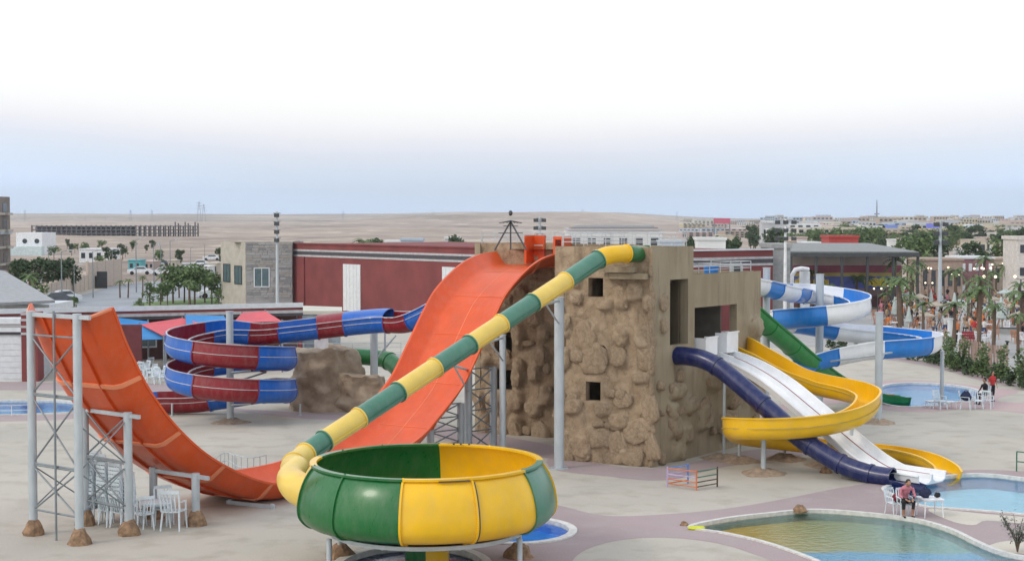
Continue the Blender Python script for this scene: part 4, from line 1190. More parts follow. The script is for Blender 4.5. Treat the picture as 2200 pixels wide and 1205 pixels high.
# rock mound behind the helix
def rock_mound(name, label, c, rx, ry, hz, m, seed, n=60, mm=34, cat='rock', sharp=1.0):
    b = MB(); vs = []
    for j in range(mm+1):
        t = j/mm
        for i in range(n):
            a = 2*PI*i/n
            rr = (1-.30*t**3) if t < .86 else (1-.30*.636)*(1-((t-.86)/.14)**1.5)
            d = Vector((math.cos(a), math.sin(a), 0))
            z = hz*min(1, t/.86)+(.0 if t < .86 else 0)
            q = Vector((d.x*rx*rr, d.y*ry*rr, z))
            k = noise.fractal(q*.7+Vector((seed, 0, 0)), 1, 2, 5)*.45+noise.voronoi(q*1.1+Vector((seed, 0, 0)))[0][0]*.45*sharp-.15
            q += d*k*(1 if t < .86 else .3); q.z += (noise.fractal(Vector((q.x*.7, q.y*.7, seed)), 1, 2, 4)*.35) if t > .5 else 0
            vs.append((c.x+q.x, c.y+q.y, max(-.02, q.z) if j else -.03))
    fs = []
    for j in range(mm):
        for i in range(n): k = (i+1) % n; fs.append((j*n+i, j*n+k, (j+1)*n+k, (j+1)*n+i))
    fs.append(tuple(range(mm*n, (mm+1)*n))); b.add(vs, fs)
    o = b.build(name, m, None, 60); return setp(o, label, cat)
M_rock = mat('tan_cast_rock', (.26, .19, .13), .95, col2=(.42, .34, .25), scale=1.4, bump=.9, bscale=6, detail=9)
c_ = G(690, 884); c_.y += 1.2
rock_mound('rock_mound', 'tall tan artificial rock outcrop behind the right side of the spiral', c_, 1.75, 1.4, 3.0, M_rock, 3.0)
c_ = G(770, 884); c_.y += .6
rock_mound('rock_mound', 'lower brown rock outcrop just left of the grey column', c_, 1.2, 1.1, 1.75, M_rock, 8.0)
t = thing('lifeguard_stand', 'small white board standing on top of the tan rock outcrop', 'board', P(690, 752, 77))
p = P(690, 752, 77); MB().box(p.x-.35, p.x+.35, p.y, p.y+.06, p.z+.02, p.z+.66).build('board', M_plasticp, t)
MB().box(p.x-.05, p.x+.25, p.y-.1, p.y-.02, p.z-.25, p.z+.1).build('post', M_plasticp, t)
a, c = P(600, 738, 80), P(860, 742, 80)
railing([Vector((a.x, 80, 0)), Vector((c.x, 80.5, 0))], a.z-.7, .7, 'grey pipe railing of the walkway behind the tan rock outcrop', m=M_steel, post=1.2)
w = MB(); w.box(a.x-2, c.x+.5, 80, 82, a.z-1.0, a.z-.72); setp(w.build('walkway', M_concrete, None), 'grey raised walkway deck behind the tan rock outcrop', 'walkway')
for xx in (a.x-1, a.x+2.2, c.x-.4):
    pass
ctl = [(P(745,765,79), .42, 0), (P(800,768,79), .42, 0), (P(835,775,78.5), .45, 0), (P(862,800,77.5), .45, 0), (P(880,840,76.5), .45, 0), (P(890,880,76), .45, 0)]
sm = path(ctl, .12); t = thing('tube_slide', 'short dark green tube slide half hidden behind grey column and orange slide', 'water slide', (sm[0].p.x, 79, 0))
sections(t, sm, [0, sm[-1].s*.4, sm[-1].s*.72, sm[-1].s], [M_green], prof_tube(.03), prof_tube(.03, .04))

# ================================================================== 6. slides on the right of the tower
N = Vector((.8, -.6, 0))
def line_ctrl(o, picks, r):
    res = []
    for u, v in picks:
        X, Y, Z = ray(u, v); q = X/Y
        # intersection of the image column with the plan line o + N s
        s = (q*o.y-o.x)/(N.x-q*N.y); p = o+N*s; res.append((Vector((p.x, p.y, H+Z/Y*p.y)), r, 0))
    return res
# navy tube
o_ = TC+RR*t_on(TC, RR, 1456)
ctl = line_ctrl(o_, [(1448,764),(1476,765),(1510,772),(1544,789),(1589,825),(1634,864),(1674,899),(1716,938),(1759,968),(1815,1000),(1871,1019),(1918,1027)], .36)
sm = path(ctl, .12); nav = sm
t_n = thing('tube_slide', 'closed navy blue tube slide dropping from the tower doorway to the pool', 'water slide', (o_.x+3, o_.y-2, 0))
L = sm[-1].s; bd = [0]+s_at_u(sm, [1540, 1640, 1745, 1812, 1871])+[L]
sections(t_n, sm, bd, [M_navy], prof_tube(.03), prof_tube(.03, .035), .05)
ctl = [(sm[-1].p, .37, 0), (sm[-1].p+N*.5+Vector((0,-.05,-.04)), .37, 0), (sm[-1].p+N*.95+Vector((-.05,-.25,-.12)), .37, 0)]
s2 = path(ctl, .1); sections(t_n, s2, [0.0, s2[-1].s], [M_navy], prof_flume(.0, .0, .03, 0, .03))
line_on(t_n, [q for q in nav], 1, -.0, .01, 'side_joint', M_navy, w=.03)
# white double slide
o_ = AO+RR*t_on(AO, RR, 1542)
N_keep = N; N = Vector((.65, -.76, 0))
ctl = line_ctrl(o_, [(1540,752),(1565,760),(1600,773),(1646,798),(1688,827),(1744,874),(1815,932),(1870,978),(1915,1005),(1955,1022),(1985,1028),(2003,1031)], 1)
wsm = path(ctl, .12)
zs_ = [q.p.z for q in wsm]
for it in range(50): zs_ = [zs_[0]]+[(zs_[i-1]+zs_[i]*2+zs_[i+1])/4 for i in range(1, len(zs_)-1)]+[zs_[-1]]
for q, z in zip(wsm, zs_): q.p.z = max(z, .40)
for i, q in enumerate(wsm): q.T = (wsm[min(i+1, len(wsm)-1)].p-wsm[max(i-1, 0)].p).normalized()
WS = N.cross(Vector((0, 0, 1))).normalized()
for q in wsm: q.S = WS; q.U = q.S.cross(q.T).normalized()
N = N_keep
def prof_double(grow=0, t=.04):
    base = [(.86,.0),(.80,-.02),(.78,-.24),(.62,-.32),(.42,-.34),(.2,-.32),(.06,-.22),(.045,-.04),(-.045,-.04),(-.06,-.22),(-.2,-.32),(-.42,-.34),(-.62,-.32),(-.78,-.24),(-.80,-.02),(-.86,.0)]
    def f(q):
        kx = 1.02; i_ = [(s*kx, u) for s, u in base]; o = []
        for s, u in base:
            if abs(s) > .84: o.append((s*kx+.02*(1 if s > 0 else -1), u-.05))
            elif abs(s) > .75: o.append((s*kx+(.04+grow)*(1 if s > 0 else -1), u-.03))
            else: o.append((s*kx*1.02, -.38-grow if abs(s) < .6 else u-.05-grow))
        return o, i_, False
    return f
t_w = thing('double_slide', 'white two lane open slide with dark red dividing line running down to the pale pool', 'water slide', (o_.x+3, o_.y-2, 0))
L = wsm[-1].s; bd = [L*i/7 for i in range(8)]
sections(t_w, wsm, bd, [M_white], prof_double())
b = MB()
for q0, q1 in zip(wsm[8:-4:3], wsm[11::3]): b.bar(q0.p-q0.U*.035, q1.p-q1.U*.035, .05, .012)
b.build('divider_line', M_red, t_w)
line = None
for k, (u0_, dz) in enumerate(((1497, 0), (1543, .1))):  # the two white gate boxes at the top
    p0 = AO+RR*(t_on(AO, RR, u0_)+.05)+N*.35; w_ = .95
    b = MB(); za = z_on(AO, 762) - .05; zb = z_on(AO, 727)+dz
    b.obox(p0, RR, w_, -.05, za, zb); b.obox(p0+RR*w_-RR*.05, -N, .5, .05, za, zb); b.obox(p0, -N, .5, -.05, za, zb)
    b.build('gate_panel', M_white, t_w)
    b = MB(); b.obox(p0-RR*.03, RR, w_+.06, -.09, zb, zb+.05); b.build('gate_cap', M_white, t_w)
# yellow spiral
yc = [(1575,742,65.0),(1600,752,63.8),(1645,776,63.0),(1700,806,62.3),(1756,826,61.9),(1812,838,61.2),(1848,848,60.3),(1866,862,59.0),(1850,884,57.7),(1808,902,56.8),(1740,914,56.4),(1660,919,56.3),(1600,919,56.6),(1578,921,57.6),(1590,930,58.9),(1640,938,59.9),(1710,946,60.3),(1790,955,60.2),(1860,960,59.8),(1930,968,59.0),(1990,982,58.0),(2028,1002,57.0),(2040,1018,56.2)]
ctl = [(P(u, v, Y), .44, 0) for u, v, Y in yc]
ysm = path(ctl, .12)
t_y = thing('spiral_slide', 'open yellow spiral slide looping in front of the white and navy slides', 'water slide', (11, 58.5, 0))
L = ysm[-1].s; nsec = 12; bd = [L*i/nsec for i in range(nsec+1)]
def prof_y(grow):
    def f(q):
        k = 1-sstep(L_y*.66, L_y*.8, getattr(q, 's', L_y)); hl = .10+.32*k
        return prof_flume(hl-.01*(grow > 0), .10+.08*k-.01*(grow > 0), .035, grow, .05)(q)
    return f
L_y = L
sections(t_y, ysm, bd, [M_yellow], prof_y(0), None, .05)
M_ylip = mat('dull_yellow_joint', (.50, .36, .08), .6)
for s_ in (-1, 1): line_on(t_y, ysm, s_, .02, .035, 'joint_strip', M_ylip, w=.03)
def props(lst, tmpl, r=.08, foot='flange', group='thin props under the right hand slides', m=None):
    for i, (u, vb, vt) in enumerate(lst):
        g = G(u, vb); column(g.x, g.y, P(u, vt, g.y).z, r, tmpl[i], None, foot, group=group, m=m)
props([(1640,1017,938)], ['whitish column on a dirt mound under the front curve of the yellow slide'], .10, 'dirt')
props([(1588,990,925),(1555,985,790),(1686,985,935),(1780,1000,905)], ['slim prop under left end of yellow slide beside the tower', 'slim tall prop under the navy tube next to the tower wall', 'slim prop under the yellow curve right of the whitish column', 'slim prop under the crossing of white and navy slides'], .06, 'dirt')
props([(1830,1004,920)], ['grey prop between white slide and navy tube near the pool'], .09)
# green slide with orange rim
gc = [(1600,655,69.0),(1640,690,70.2),(1690,732,71.8),(1740,775,73.6),(1790,812,75.6),(1840,838,77.8),(1895,852,79.5),(1945,855,80.0)]
ctl = [(P(u, v, Y), .50, 0) for u, v, Y in gc]; sm = path(ctl, .12)
t_g = thing('open_slide', 'bright green open slide with orange rim descending behind the tower to the far pool', 'water slide', (sm[20].p.x, 74, 0))
L = sm[-1].s; sections(t_g, sm, [L*i/7 for i in range(8)], [M_greenb], prof_flume(.1, .1, .035, 0, .06), prof_flume(.09, .09, .035, .03, .05))
line_on(t_g, sm, -1, .11, .05, 'rim_strip', M_orange_lip, w=.05); line_on(t_g, sm, 1, .11, .05, 'rim_strip', M_greenb, w=.05)
# blue and white spiral
BX, BY, BR = (1762-1100)/FPX*76, 76.0, 2.0
def h2(th, z): return Vector((BX+BR*math.cos(R(th)), BY+BR*math.sin(R(th)), z))
ctl = [(P(1590,606,68.5), .5, 0), (P(1630,612,70.5), .5, 0), (P(1665,620,73), .5, 0), (P(1705,628,75.5), .5, 0)]
th = 100
while th >= -262:
    k = (100-th)/362; ctl.append((h2(th, 5.72-k*1.62), .5, R(-6))); th -= 22.5
for u, v, Y in [(1815,713,78.6),(1880,719,78.9),(1950,726,78.6),(1995,732,77.6),(2000,738,76.3),(1968,744,75.2),(1915,748,74.9),(1860,752,74.7),(1800,763,74.2),(1750,776,73.8),(1700,792,73.2)]: ctl.append((P(u, v, Y), .5, 0))
bsm = path(ctl, .12)
t_b = thing('spiral_slide', 'open spiral slide in sky blue and white sections behind the tower', 'water slide', (BX, BY, 0))
L = bsm[-1].s; n_ = int(L/2.5); sections(t_b, bsm, [L*i/n_ for i in range(n_+1)], [M_white, M_skyblue], prof_flume(.42, .2, .035, 0, .06), prof_flume(.41, .19, .035, .03, .05))
for s_ in (-1, 1): line_on(t_b, bsm, s_, .205 if s_ > 0 else .425, .03, 'rim_strip', M_white, w=.045)
column(BX, BY, P(1762, 590, BY).z, .20, 'tall grey pole through the loop of the blue white spiral', [((BX, BY, z_-.3), (h2(a, z_-.55).x, h2(a, z_-.55).y, z_-.5), .045) for a, z_ in ((100,5.7),(0,5.3),(-90,4.9),(-180,4.5))], 'dirt')
g = G(1887, 908); column(g.x, g.y, P(1887, 672, g.y).z, .18, 'grey pole on a dirt mound right of the yellow loop', [((g.x, g.y, P(1,762,g.y).z), (g.x-2.0, g.y+2.5, 2.6), .045), ((g.x, g.y, 3.2), (g.x+2.2, g.y+5, 2.9), .05)], 'dirt')
g = G(1645, 905); column(g.x, g.y, P(1645, 576, g.y).z, .17, 'pale pole at the right edge of annex holding the start of the blue white slide', [((g.x, g.y, 6.2), (g.x-.3, g.y+1.5, 6.1), .05)])
for g_, u_ in ((P(2025, 700, 78), 0),): column(g_.x, g_.y, 2.75, .10, 'thin pole under the far right bend of the blue white slide', None)

# coloured play fence left of the tower corner, and railings
t = thing('play_fence', 'small two panel play fence of coloured rails before the tower corner', 'fence', G(1475, 1040))
pf = [G(1434, 1045), G(1478, 1038), G(1496, 1053), G(1541, 1045)]
cz = [mat('lilac_paint', (.45, .35, .55), .5), mat('blue_rail_paint', (.10, .25, .6), .5), mat('rust_orange_paint', (.55, .16, .06), .5), mat('dark_brown_paint', (.09, .055, .04), .6), mat('dark_green_paint', (.04, .16, .1), .5)]
for i, p in enumerate(pf): MB().cyl((p.x, p.y, 0), (p.x, p.y, .72), .03, n=8).build('post', cz[[0, 1, 2, 3][i]], t, 40)
for j, zz in enumerate((.12, .28, .45, .66)):
    MB().cyl((pf[0].x, pf[0].y, zz), (pf[1].x, pf[1].y, zz), .022, n=6).build('rail', cz[[2, 0, 0, 1][j]], t, 40)
    MB().cyl((pf[0].x, pf[0].y, zz), (pf[2].x, pf[2].y, zz), .022, n=6).build('rail', cz[[2, 2, 0, 2][j]], t, 40)
    MB().cyl((pf[2].x, pf[2].y, zz), (pf[3].x, pf[3].y, zz), .022, n=6).build('rail', cz[[3, 3, 4, 4][j]], t, 40)
def arc_pts(u0, u1, v, bow, n=8):
    o = []
    for i in range(n+1): t_ = i/n; o.append(G(u0+(u1-u0)*t_, v-bow*math.sin(PI*t_)))
    return o
railing(arc_pts(465, 508, 1018, 12, 5), 0, .62, 'curved grey handrail, left one behind the orange trough', m=M_steel, post=.5, r=.018, mid=1)
railing(arc_pts(505, 572, 1022, -6, 5), 0, .78, 'curved grey handrail, right one behind the orange trough', m=M_steel, post=.5, r=.018, mid=1)
railing([G(2184, 1012), G(2240, 1018)], 0, .75, 'dark green pipe railing at the right edge beside the pale pool', m=cz[4], post=.7, r=.025, mid=1)
railing([G(-20, 893), G(25, 893), G(60, 891)], 0, .5, 'low white pipe railing beside the left pool', m=M_pipe, post=1.0, mid=1)

# yellow float and small things by the front pool
g = G(1496, 1137); t = thing('float_board', 'small yellow float lying at the tip of the murky pool', 'float', g)
b = MB(); b.lathe([(0, .01), (.24, .01), (.28, .05), (.24, .10), (0, .10)], 14, c=(g.x, g.y, 0)); b.v = [(g.x+(x-g.x)*1.0, g.y+(y-g.y)*.5, z) for x, y, z in b.v]; b.build('pad', mat('lemon_foam', (.62, .66, .05), .6), t, 40)
for i, (u, v, s) in enumerate(((1718, 1098, .25), (1470, 1128, .14), (1775, 1015, .25))):
    g = G(u, v); rock_foot_t = thing('rock', ['brown rock on the kerb at the top of the murky pool', 'flat pinkish rock left of the murky pool tip', 'small brown rock beneath the navy tube'][i], 'rock', g)
    rock_foot(rock_foot_t, g.x, g.y, s, s*.8)

# ================================================================== 7. chairs, tables, people
def chair_mesh_parts(spindle=True):
    W = .50; D_ = .46; sh = .44; parts = []
    b = MB(); n = 6
    # dished seat with rounded front
    vs = []; fs = []
    for k, zz in ((0, 0), (1, -.03)):
        for j in range(n+1):
            for i in range(n+1):
                x = (i/n-.5)*W*(1-.12*(j/n)); y = -D_/2+D_*j/n; vs.append((x, y, sh+zz+.012*abs(i/n-.5)*2-(.02 if j == 0 else 0)))
    q = (n+1)**2
    for j in range(n):
        for i in range(n):
            a = j*(n+1)+i; fs.append((a, a+1, a+n+2, a+n+1)); fs.append((q+a, q+a+n+1, q+a+n+2, q+a+1))
    for i in range(n):
        fs += [(i+1, i, q+i, q+i+1), (n*(n+1)+i, n*(n+1)+i+1, q+n*(n+1)+i+1, q+n*(n+1)+i), (i*(n+1), (i+1)*(n+1), q+(i+1)*(n+1), q+i*(n+1)), ((i+1)*(n+1)+n, i*(n+1)+n, q+i*(n+1)+n, q+(i+1)*(n+1)+n)]
    b.add(vs, fs); parts.append(('seat', b, 35))
    b = MB(); H_ = .46
    for i in range(6):
        x = (-.5+i/5)*W*.84; cv = .05*(1-(2*i/5-1)**2)
        b.bar((x, D_/2-.02+cv*.5, sh), (x*1.06, D_/2+.08+cv, sh+H_-.03), .045 if i in (0, 5) else .030, .02)
    for i in range(5):
        x0, x1 = (-.5+i/5)*W*.9, (-.5+(i+1)/5)*W*.9; c0, c1 = .05*(1-(2*i/5-1)**2), .05*(1-(2*(i+1)/5-1)**2)
        b.bar((x0, D_/2+.085+c0, sh+H_), (x1, D_/2+.085+c1, sh+H_), .025, .08)
    parts.append(('backrest', b, None))
    for s in (-1, 1):
        b = MB(); b.bar((s*.235, -.17, sh+.2), (s*.245, .22, sh+.22), .045, .022); b.bar((s*.235, -.17, sh), (s*.235, -.17, sh+.2), .03, .04); parts.append(('armrest', b, None))
        b = MB(); b.tube([(s*.215, -.18, sh), (s*.24, -.23, 0)], [.028, .018], 6); parts.append(('leg', b, 50))
        b = MB(); b.tube([(s*.19, .19, sh), (s*.22, .27, 0)], [.028, .018], 6); parts.append(('leg', b, 50))
    return parts
def make_chair(name, label, m, group=None):
    t = thing(name, label, 'chair', (0,0,0), 0, group)
    for nm, b, sm_ in chair_mesh_parts(): b.build(nm, m, t, sm_, world=False)
    return t
def chair_joined(m):
    b = MB()
    for nm, q, s_ in chair_mesh_parts(): b.add(q.v, q.f)
    return b.mesh('chair', m)
rp = Repeat(make_chair('plastic_chair', 'x', M_plastic))
# stacks under the left frame
M_stk = M_plastic
stk = [(203, 1122, 10, -.5), (238, 1127, 11, -.75), (264, 1131, 9, -.6), (219, 1117, 11, -.4)]
nm_st = ['leftmost', 'third', 'rightmost', 'second']
for si, (u, v, n, rz) in enumerate(stk):
    g = G(u, v)
    for k in range(n):
        rp.put((g.x+random.uniform(-.008, .008), g.y+k*.012, k*.12), PI+rz+random.uniform(-.03, .03), 1.12,
               '%s chair from the ground in the %s stack of white chairs under the orange slide' % (ordn(k), nm_st[si]), 'stacked white plastic chairs')
for (u, v, rz, lab, s) in ((373, 1136, PI*.97, 'white spindle back chair standing right of the white table, seen from behind', 1.35), (310, 1136, PI*1.12, 'white plastic chair left of the white table beside the brown rock foot', 1.15), (352, 1124, .3, 'white plastic chair on the far side of the small white table', 1.2), (292, 1128, 2.2, 'white plastic chair half hidden behind the shorter frame post', 1.1)):
    g = G(u, v); rp.put((g.x, g.y, 0), rz, s, lab, 'loose white chairs under the orange slide')
def make_table(label, g, rz, s, m, h=.72, w=.8):
    t = thing('table', label, 'table', g, rz)
    MB().box(-w/2, w/2, -w/2, w/2, h-.035, h).build('tabletop', m, t, world=False)
    MB().box(-w/2+.04, w/2-.04, -w/2+.04, w/2-.04, h-.09, h-.036).build('apron', m, t, world=False)
    for x in (-1, 1):
        for y in (-1, 1): MB().tube([(x*(w/2-.07), y*(w/2-.07), h-.09), (x*(w/2-.03), y*(w/2-.03), 0)], [.035, .02], 6).build('leg', m, t, 50, world=False)
    t.scale = (s, s, s); return t
make_table('square white plastic table between the white chairs under the orange slide', G(335, 1130), .3, 1.1, M_plastic)
g = G(1998, 1108); tb_ = make_table('white plastic table with dark bags on it between the two pools', g, .15, .82, M_plasticp, w=.82)
rp.put(G(1921, 1103), .25+PI*.08, .86, 'white chair with a dark red bag, left of the seated person by the pool', 'white chairs at the poolside')
def bag(label, c, r, m, cat='bag', seed=1):
    t = thing('bag', label, cat, c)
    b = MB(); b.blob((c[0], c[1], c[2]+r*.7), r, r*.7, r*.8, 12, 9, .25, seed=seed); b.build('body', m, t, 60)
    MB().tube([(c[0]-r*.4, c[1], c[2]+r*1.2), (c[0]-.2*r, c[1], c[2]+r*1.8), (c[0]+.2*r, c[1], c[2]+r*1.8), (c[0]+r*.4, c[1], c[2]+r*1.2)], r*.07, 6).build('handle', m, t, 50)
M_ny = mat('dark_navy_cloth', (.012, .018, .06), .8); M_mr = mat('dark_maroon_cloth', (.16, .01, .025), .8)
bag('dark navy bag lying on the white poolside table', (g.x-.16, g.y, .60), .19, M_ny, seed=2)
bag('small dark bag at the right end of the poolside table', (g.x+.24, g.y+.05, .60), .10, M_black, seed=3)
gc_ = G(1921, 1103); bag('dark red bag on the seat of the white poolside chair', (gc_.x+.12, gc_.y, .40), .17, M_mr, seed=5)

M_skin = mat('brown_skin', (.36, .19, .12), .55); M_hair = mat('black_hair', (.015, .012, .01), .6)
def person_meshes(pose, mats, seed=0):
    """one continuous body by voxel remesh of joined limb solids; material per region by height and limb"""
    b = MB()
    def limb(pts, rs): b.tube(pts, rs, 10)
    def ball(c, rx, ry, rz): b.blob(c, rx, ry, rz, 12, 9)
    if pose == 'stand' or pose == 'walk':
        w = .16 if pose == 'walk' else .03
        for s in (-1, 1):
            k = w*s
            limb([(s*.09, 0, .90), (s*.10, k*.9-.02, .50), (s*.10, k*1.6+.03, .08)], [.085, .058, .040])
            ball((s*.10, k*1.6-.04, .04), .045, .12, .04)
        limb([(0, 0, .86), (0, .0, 1.05), (0, -.005, 1.25), (0, 0, 1.40)], [.145, .125, .155, .12]); ball((0, 0, 1.36), .19, .10, .10); ball((0, .01, .93), .155, .11, .11)
        limb([(0, 0, 1.42), (0, -.01, 1.54)], [.055, .05])
        for s in (-1, 1):
            k = -w*s
            limb([(s*.19, 0, 1.38), (s*.235, k*.5+.02, 1.12), (s*.24, k-.06, .88)], [.052, .04, .028]); ball((s*.24, k-.08, .80), .022, .04, .06)
        ball((0, -.015, 1.62), .078, .09, .115); ball((0, -.105, 1.61), .015, .02, .02)
        hc = (0, .01, 1.64); hs_ = (.085, .095, .11)
    elif pose == 'sit':
        for s in (-1, 1):
            limb([(s*.09, .12, .50), (s*.13, -.32, .50), (s*.13, -.30, .08)], [.085, .062, .042]); ball((s*.13, -.37, .04), .045, .12, .04)
        limb([(0, .14, .48), (0, .14, .72), (0, .12, .95), (0, .10, 1.02)], [.145, .125, .15, .12]); ball((0, .11, .98), .19, .10, .10)
        limb([(0, .10, 1.04), (0, .08, 1.17)], [.055, .05])
        for s in (-1, 1):
            limb([(s*.19, .10, 1.0), (s*.24, .02, .76), (s*.15, -.22, .60)], [.052, .04, .028]); ball((s*.14, -.28, .585), .03, .06, .025)
        ball((0, .06, 1.25), .078, .09, .115); ball((0, -.03, 1.24), .015, .02, .02)
        hc = (0, .085, 1.27); hs_ = (.085, .095, .11)
    elif pose == 'lean':     # sitting, bent forward, forearms on the knees
        for s in (-1, 1):
            limb([(s*.09, .16, .48), (s*.17, -.27, .52), (s*.15, -.20, .09)], [.09, .068, .045]); ball((s*.15, -.28, .04), .045, .12, .04)
        limb([(0, .18, .50), (0, .10, .72), (0, -.02, .90), (0, -.09, .97)], [.15, .135, .15, .11]); ball((0, -.07, .94), .19, .11, .10)
        limb([(0, -.10, .98), (0, -.17, 1.08)], [.055, .05])
        for s in (-1, 1):
            limb([(s*.19, -.07, .95), (s*.25, -.14, .70), (s*.10, -.36, .60)], [.054, .042, .03])
            ball((s*.075, -.40, .585), .028, .045, .022)
            for f in range(4): limb([(s*(.09-.02*f), -.43, .59), (s*(.085-.02*f), -.475, .575), (s*(.08-.018*f), -.485, .545)], [.0105, .010, .009])
            limb([(s*.055, -.40, .60), (s*.03, -.43, .61), (s*.02, -.455, .60)], [.011, .011, .009])
        ball((0, -.22, 1.13), .078, .092, .11); ball((0, -.31, 1.10), .015, .02, .018)
        for s in (-1, 1): ball((s*.08, -.20, 1.12), .012, .02, .03)
        hc = (0, -.19, 1.16); hs_ = (.086, .10, .105)
    me = b.mesh('tmp', M_skin)
    o = bpy.data.objects.new('tmp', me); C.objects.link(o)
    rm = o.modifiers.new('r', 'REMESH'); rm.mode = 'VOXEL'; rm.voxel_size = .014 if pose == 'lean' else .024; rm.use_smooth_shade = True
    sm_ = o.modifiers.new('s', 'SMOOTH'); sm_.iterations = 3 if pose != 'lean' else 2
    dg = bpy.context.evaluated_depsgraph_get(); me2 = bpy.data.meshes.new_from_object(o.evaluated_get(dg))
    bpy.data.objects.remove(o); bpy.data.meshes.remove(me)
    hb = MB(); hb.blob(hc, *hs_, 14, 10, .05)
    hb.v = [(x, y+(.03 if z < hc[2]-.02 else 0), z) for x, y, z in hb.v]
    hm = hb.mesh('hair', M_hair, 60)
    return me2, hm, hc
def colour_person(me2, pose, skin, top, legs, shoes, long=False):
    me = me2.copy(); me.materials.clear()
    for m in (skin, top, legs, shoes): me.materials.append(m)
    idx = []
    for p in me.polygons:
        x, y, z = p.center
        if pose in ('stand', 'walk'):
            if z > 1.47: k = 0
            elif z < .07: k = 3
            elif abs(x) > .205 and z < (1.12 if not long else .86): k = 0
            elif z > .95 or (abs(x) > .205): k = 1
            else: k = 2
        elif pose == 'sit':
            if z > 1.10: k = 0
            elif z < .07: k = 3
            elif y < -.2 and z > .56: k = 0
            elif z > .60: k = 1
            else: k = 2
        else:
            if y < -.15 and z > 1.02: k = 0
            elif z < .07: k = 3
            elif y < -.33 and z > .555 and abs(x) < .15: k = 0
            elif (z > .60 and (y > -.2 or abs(x) > .2)) or z > .72: k = 1
            elif z < .28: k = 0
            else: k = 2
        idx.append(k)
    me.polygons.foreach_set('material_index', idx); me.name = 'body'; return me
PM = {p: person_meshes(p, None) for p in ('stand', 'walk', 'sit', 'lean')}
cl = lambda n, c: mat(n+'_cloth', c, .85)
TOPS = [('white', (.6,.6,.58)), ('red', (.42,.03,.03)), ('black', (.015,.015,.02)), ('blue', (.05,.12,.4)), ('orange', (.55,.17,.05)), ('grey', (.25,.26,.27)), ('pink', (.55,.2,.25)), ('tan', (.4,.28,.18))]
LEGS = [('black', (.015,.015,.02)), ('blue', (.04,.07,.18)), ('tan', (.33,.25,.17)), ('grey', (.16,.17,.18))]
BODYC = {}
def add_person(pose, g, rz, s, ti, li, label, group=None, scarf=None):
    tn, tcol = TOPS[ti]; ln, lcol = LEGS[li]
    key = (pose, ti, li)
    if key not in BODYC: BODYC[key] = colour_person(PM[pose][0], pose, M_skin, cl(tn, tcol), cl(ln+'_trouser', lcol), M_black)
    t = thing('person', label, 'person', g, rz, group)
    link_mesh('body', BODYC[key], t); link_mesh('hair' if not scarf else 'headscarf', PM[pose][1], t)
    if scarf:
        me = PM[pose][1].copy(); me.materials.clear(); me.materials.append(scarf); C.objects[-1].data = me
    t.scale = (s, s, s); return t
g = G(1950, 1112); 
add_person('lean', (g.x, g.y+.25, 0), .12, .98, 6, 0, 'person in pinkish top sitting bent forward between white chair and table at the pool edge')
rp.put((g.x, g.y+.30, 0), .12, .92, 'white chair that the bent forward person sits on', 'white chairs at the poolside')
# people and furniture at the far pool
g = G(2112, 868); add_person('sit', g, -1.2, 1.0, 2, 0, 'person all in black sitting on a white chair at the far turquoise pool', scarf=M_black)
rp.put(G(2112, 867), -1.2, 1.0, 'white chair under the person all in black at the far pool', 'white chairs at the far pool')
g = G(2132, 862); add_person('stand', g, .4, .92, 1, 0, 'person in red top standing behind the white chairs at the far pool')
for i, (u, v, rz, lab) in enumerate(((2098,878,.3,'white chair at left of the far pool group'), (2122,877,2.6,'white chair at the far pool nearest the red topped person'), (2075,880,1.2,'white chair draped with dark cloth at the far pool'), (2020,879,.6,'white chair set apart left of the far pool group'))):
    rp.put(G(u, v), rz, 1.0, lab, 'white chairs at the far pool')
bag('dark navy cloth bundle on the draped white chair at the far pool', (G(2075,880).x, G(2075,880).y, .5), .26, M_ny, seed=9)
for i, (u, v) in enumerate(((2040, 877), (2003, 876))):
    make_table(('low white table between the white chairs at the far pool', 'low white table at the near kerb of the far pool')[i], G(u, v), .2, .8, M_plasticp, h=.45, w=.7)

# restaurant seating under the awnings
rs = []
for i in range(14):
    u = random.uniform(296, 352); v = random.uniform(796, 826); rs.append(rp.put(G(u, v), random.uniform(0, 6.28), 1.0, 'x', 'white chairs under the awnings'))
ordinal(rs, '{n} white plastic chair from the left on the terrace under the blue awning')

# ================================================================== 8. buildings
def window_on(parent, o, d, u0, u1, z0, z1, frame=M_dark, glass=M_glassb, dep=.06, bars=1):
    """window between lengths u0..u1 on the wall line o+d*t; outward normal n"""
    n = Vector((d.y, -d.x, 0))
    if n.y > 0 and abs(n.y) > .02: n = -n
    w = MB(); q = o+d*u0+n*.012; w.obox(q, d, u1-u0, .02 if (Vector((-d.y, d.x, 0)).dot(n) > 0) else -.02, z0, z1)
    wo = w.build('window', glass, parent)
    f = MB()
    s = 1 if Vector((-d.y, d.x, 0)).dot(n) > 0 else -1
    q = o+d*u0+n*.014; e = min(.10, (u1-u0)*.12)
    for a, c, za, zb in ((0, u1-u0, z0-e, z0), (0, u1-u0, z1, z1+e), (-e, 0, z0-e, z1+e), (u1-u0, u1-u0+e, z0-e, z1+e)):
        f.obox(q+d*a, d, c-a, s*dep, za, zb)
    for k in range(bars): x = (u1-u0)*(k+1)/(bars+1); f.obox(q+d*(x-e/3), d, e*.66, s*dep*.7, z0, z1)
    fo = f.build('frame', frame, parent)
    M = wo.matrix_world if False else None
    fo.parent = wo
    return wo
M_brick = mat('dark_red_render', (.19, .045, .045), .85, var=.14, scale=.5, bump=.1, bscale=6, detail=7)
M_band = mat('pale_grey_band', (.42, .41, .42), .7); M_bandd = mat('charcoal_band', (.06, .055, .065), .7)
M_cream = mat('cream_stone_wall', (.40, .37, .32), .9, col2=(.47, .44, .39), scale=1.5, bump=.2)
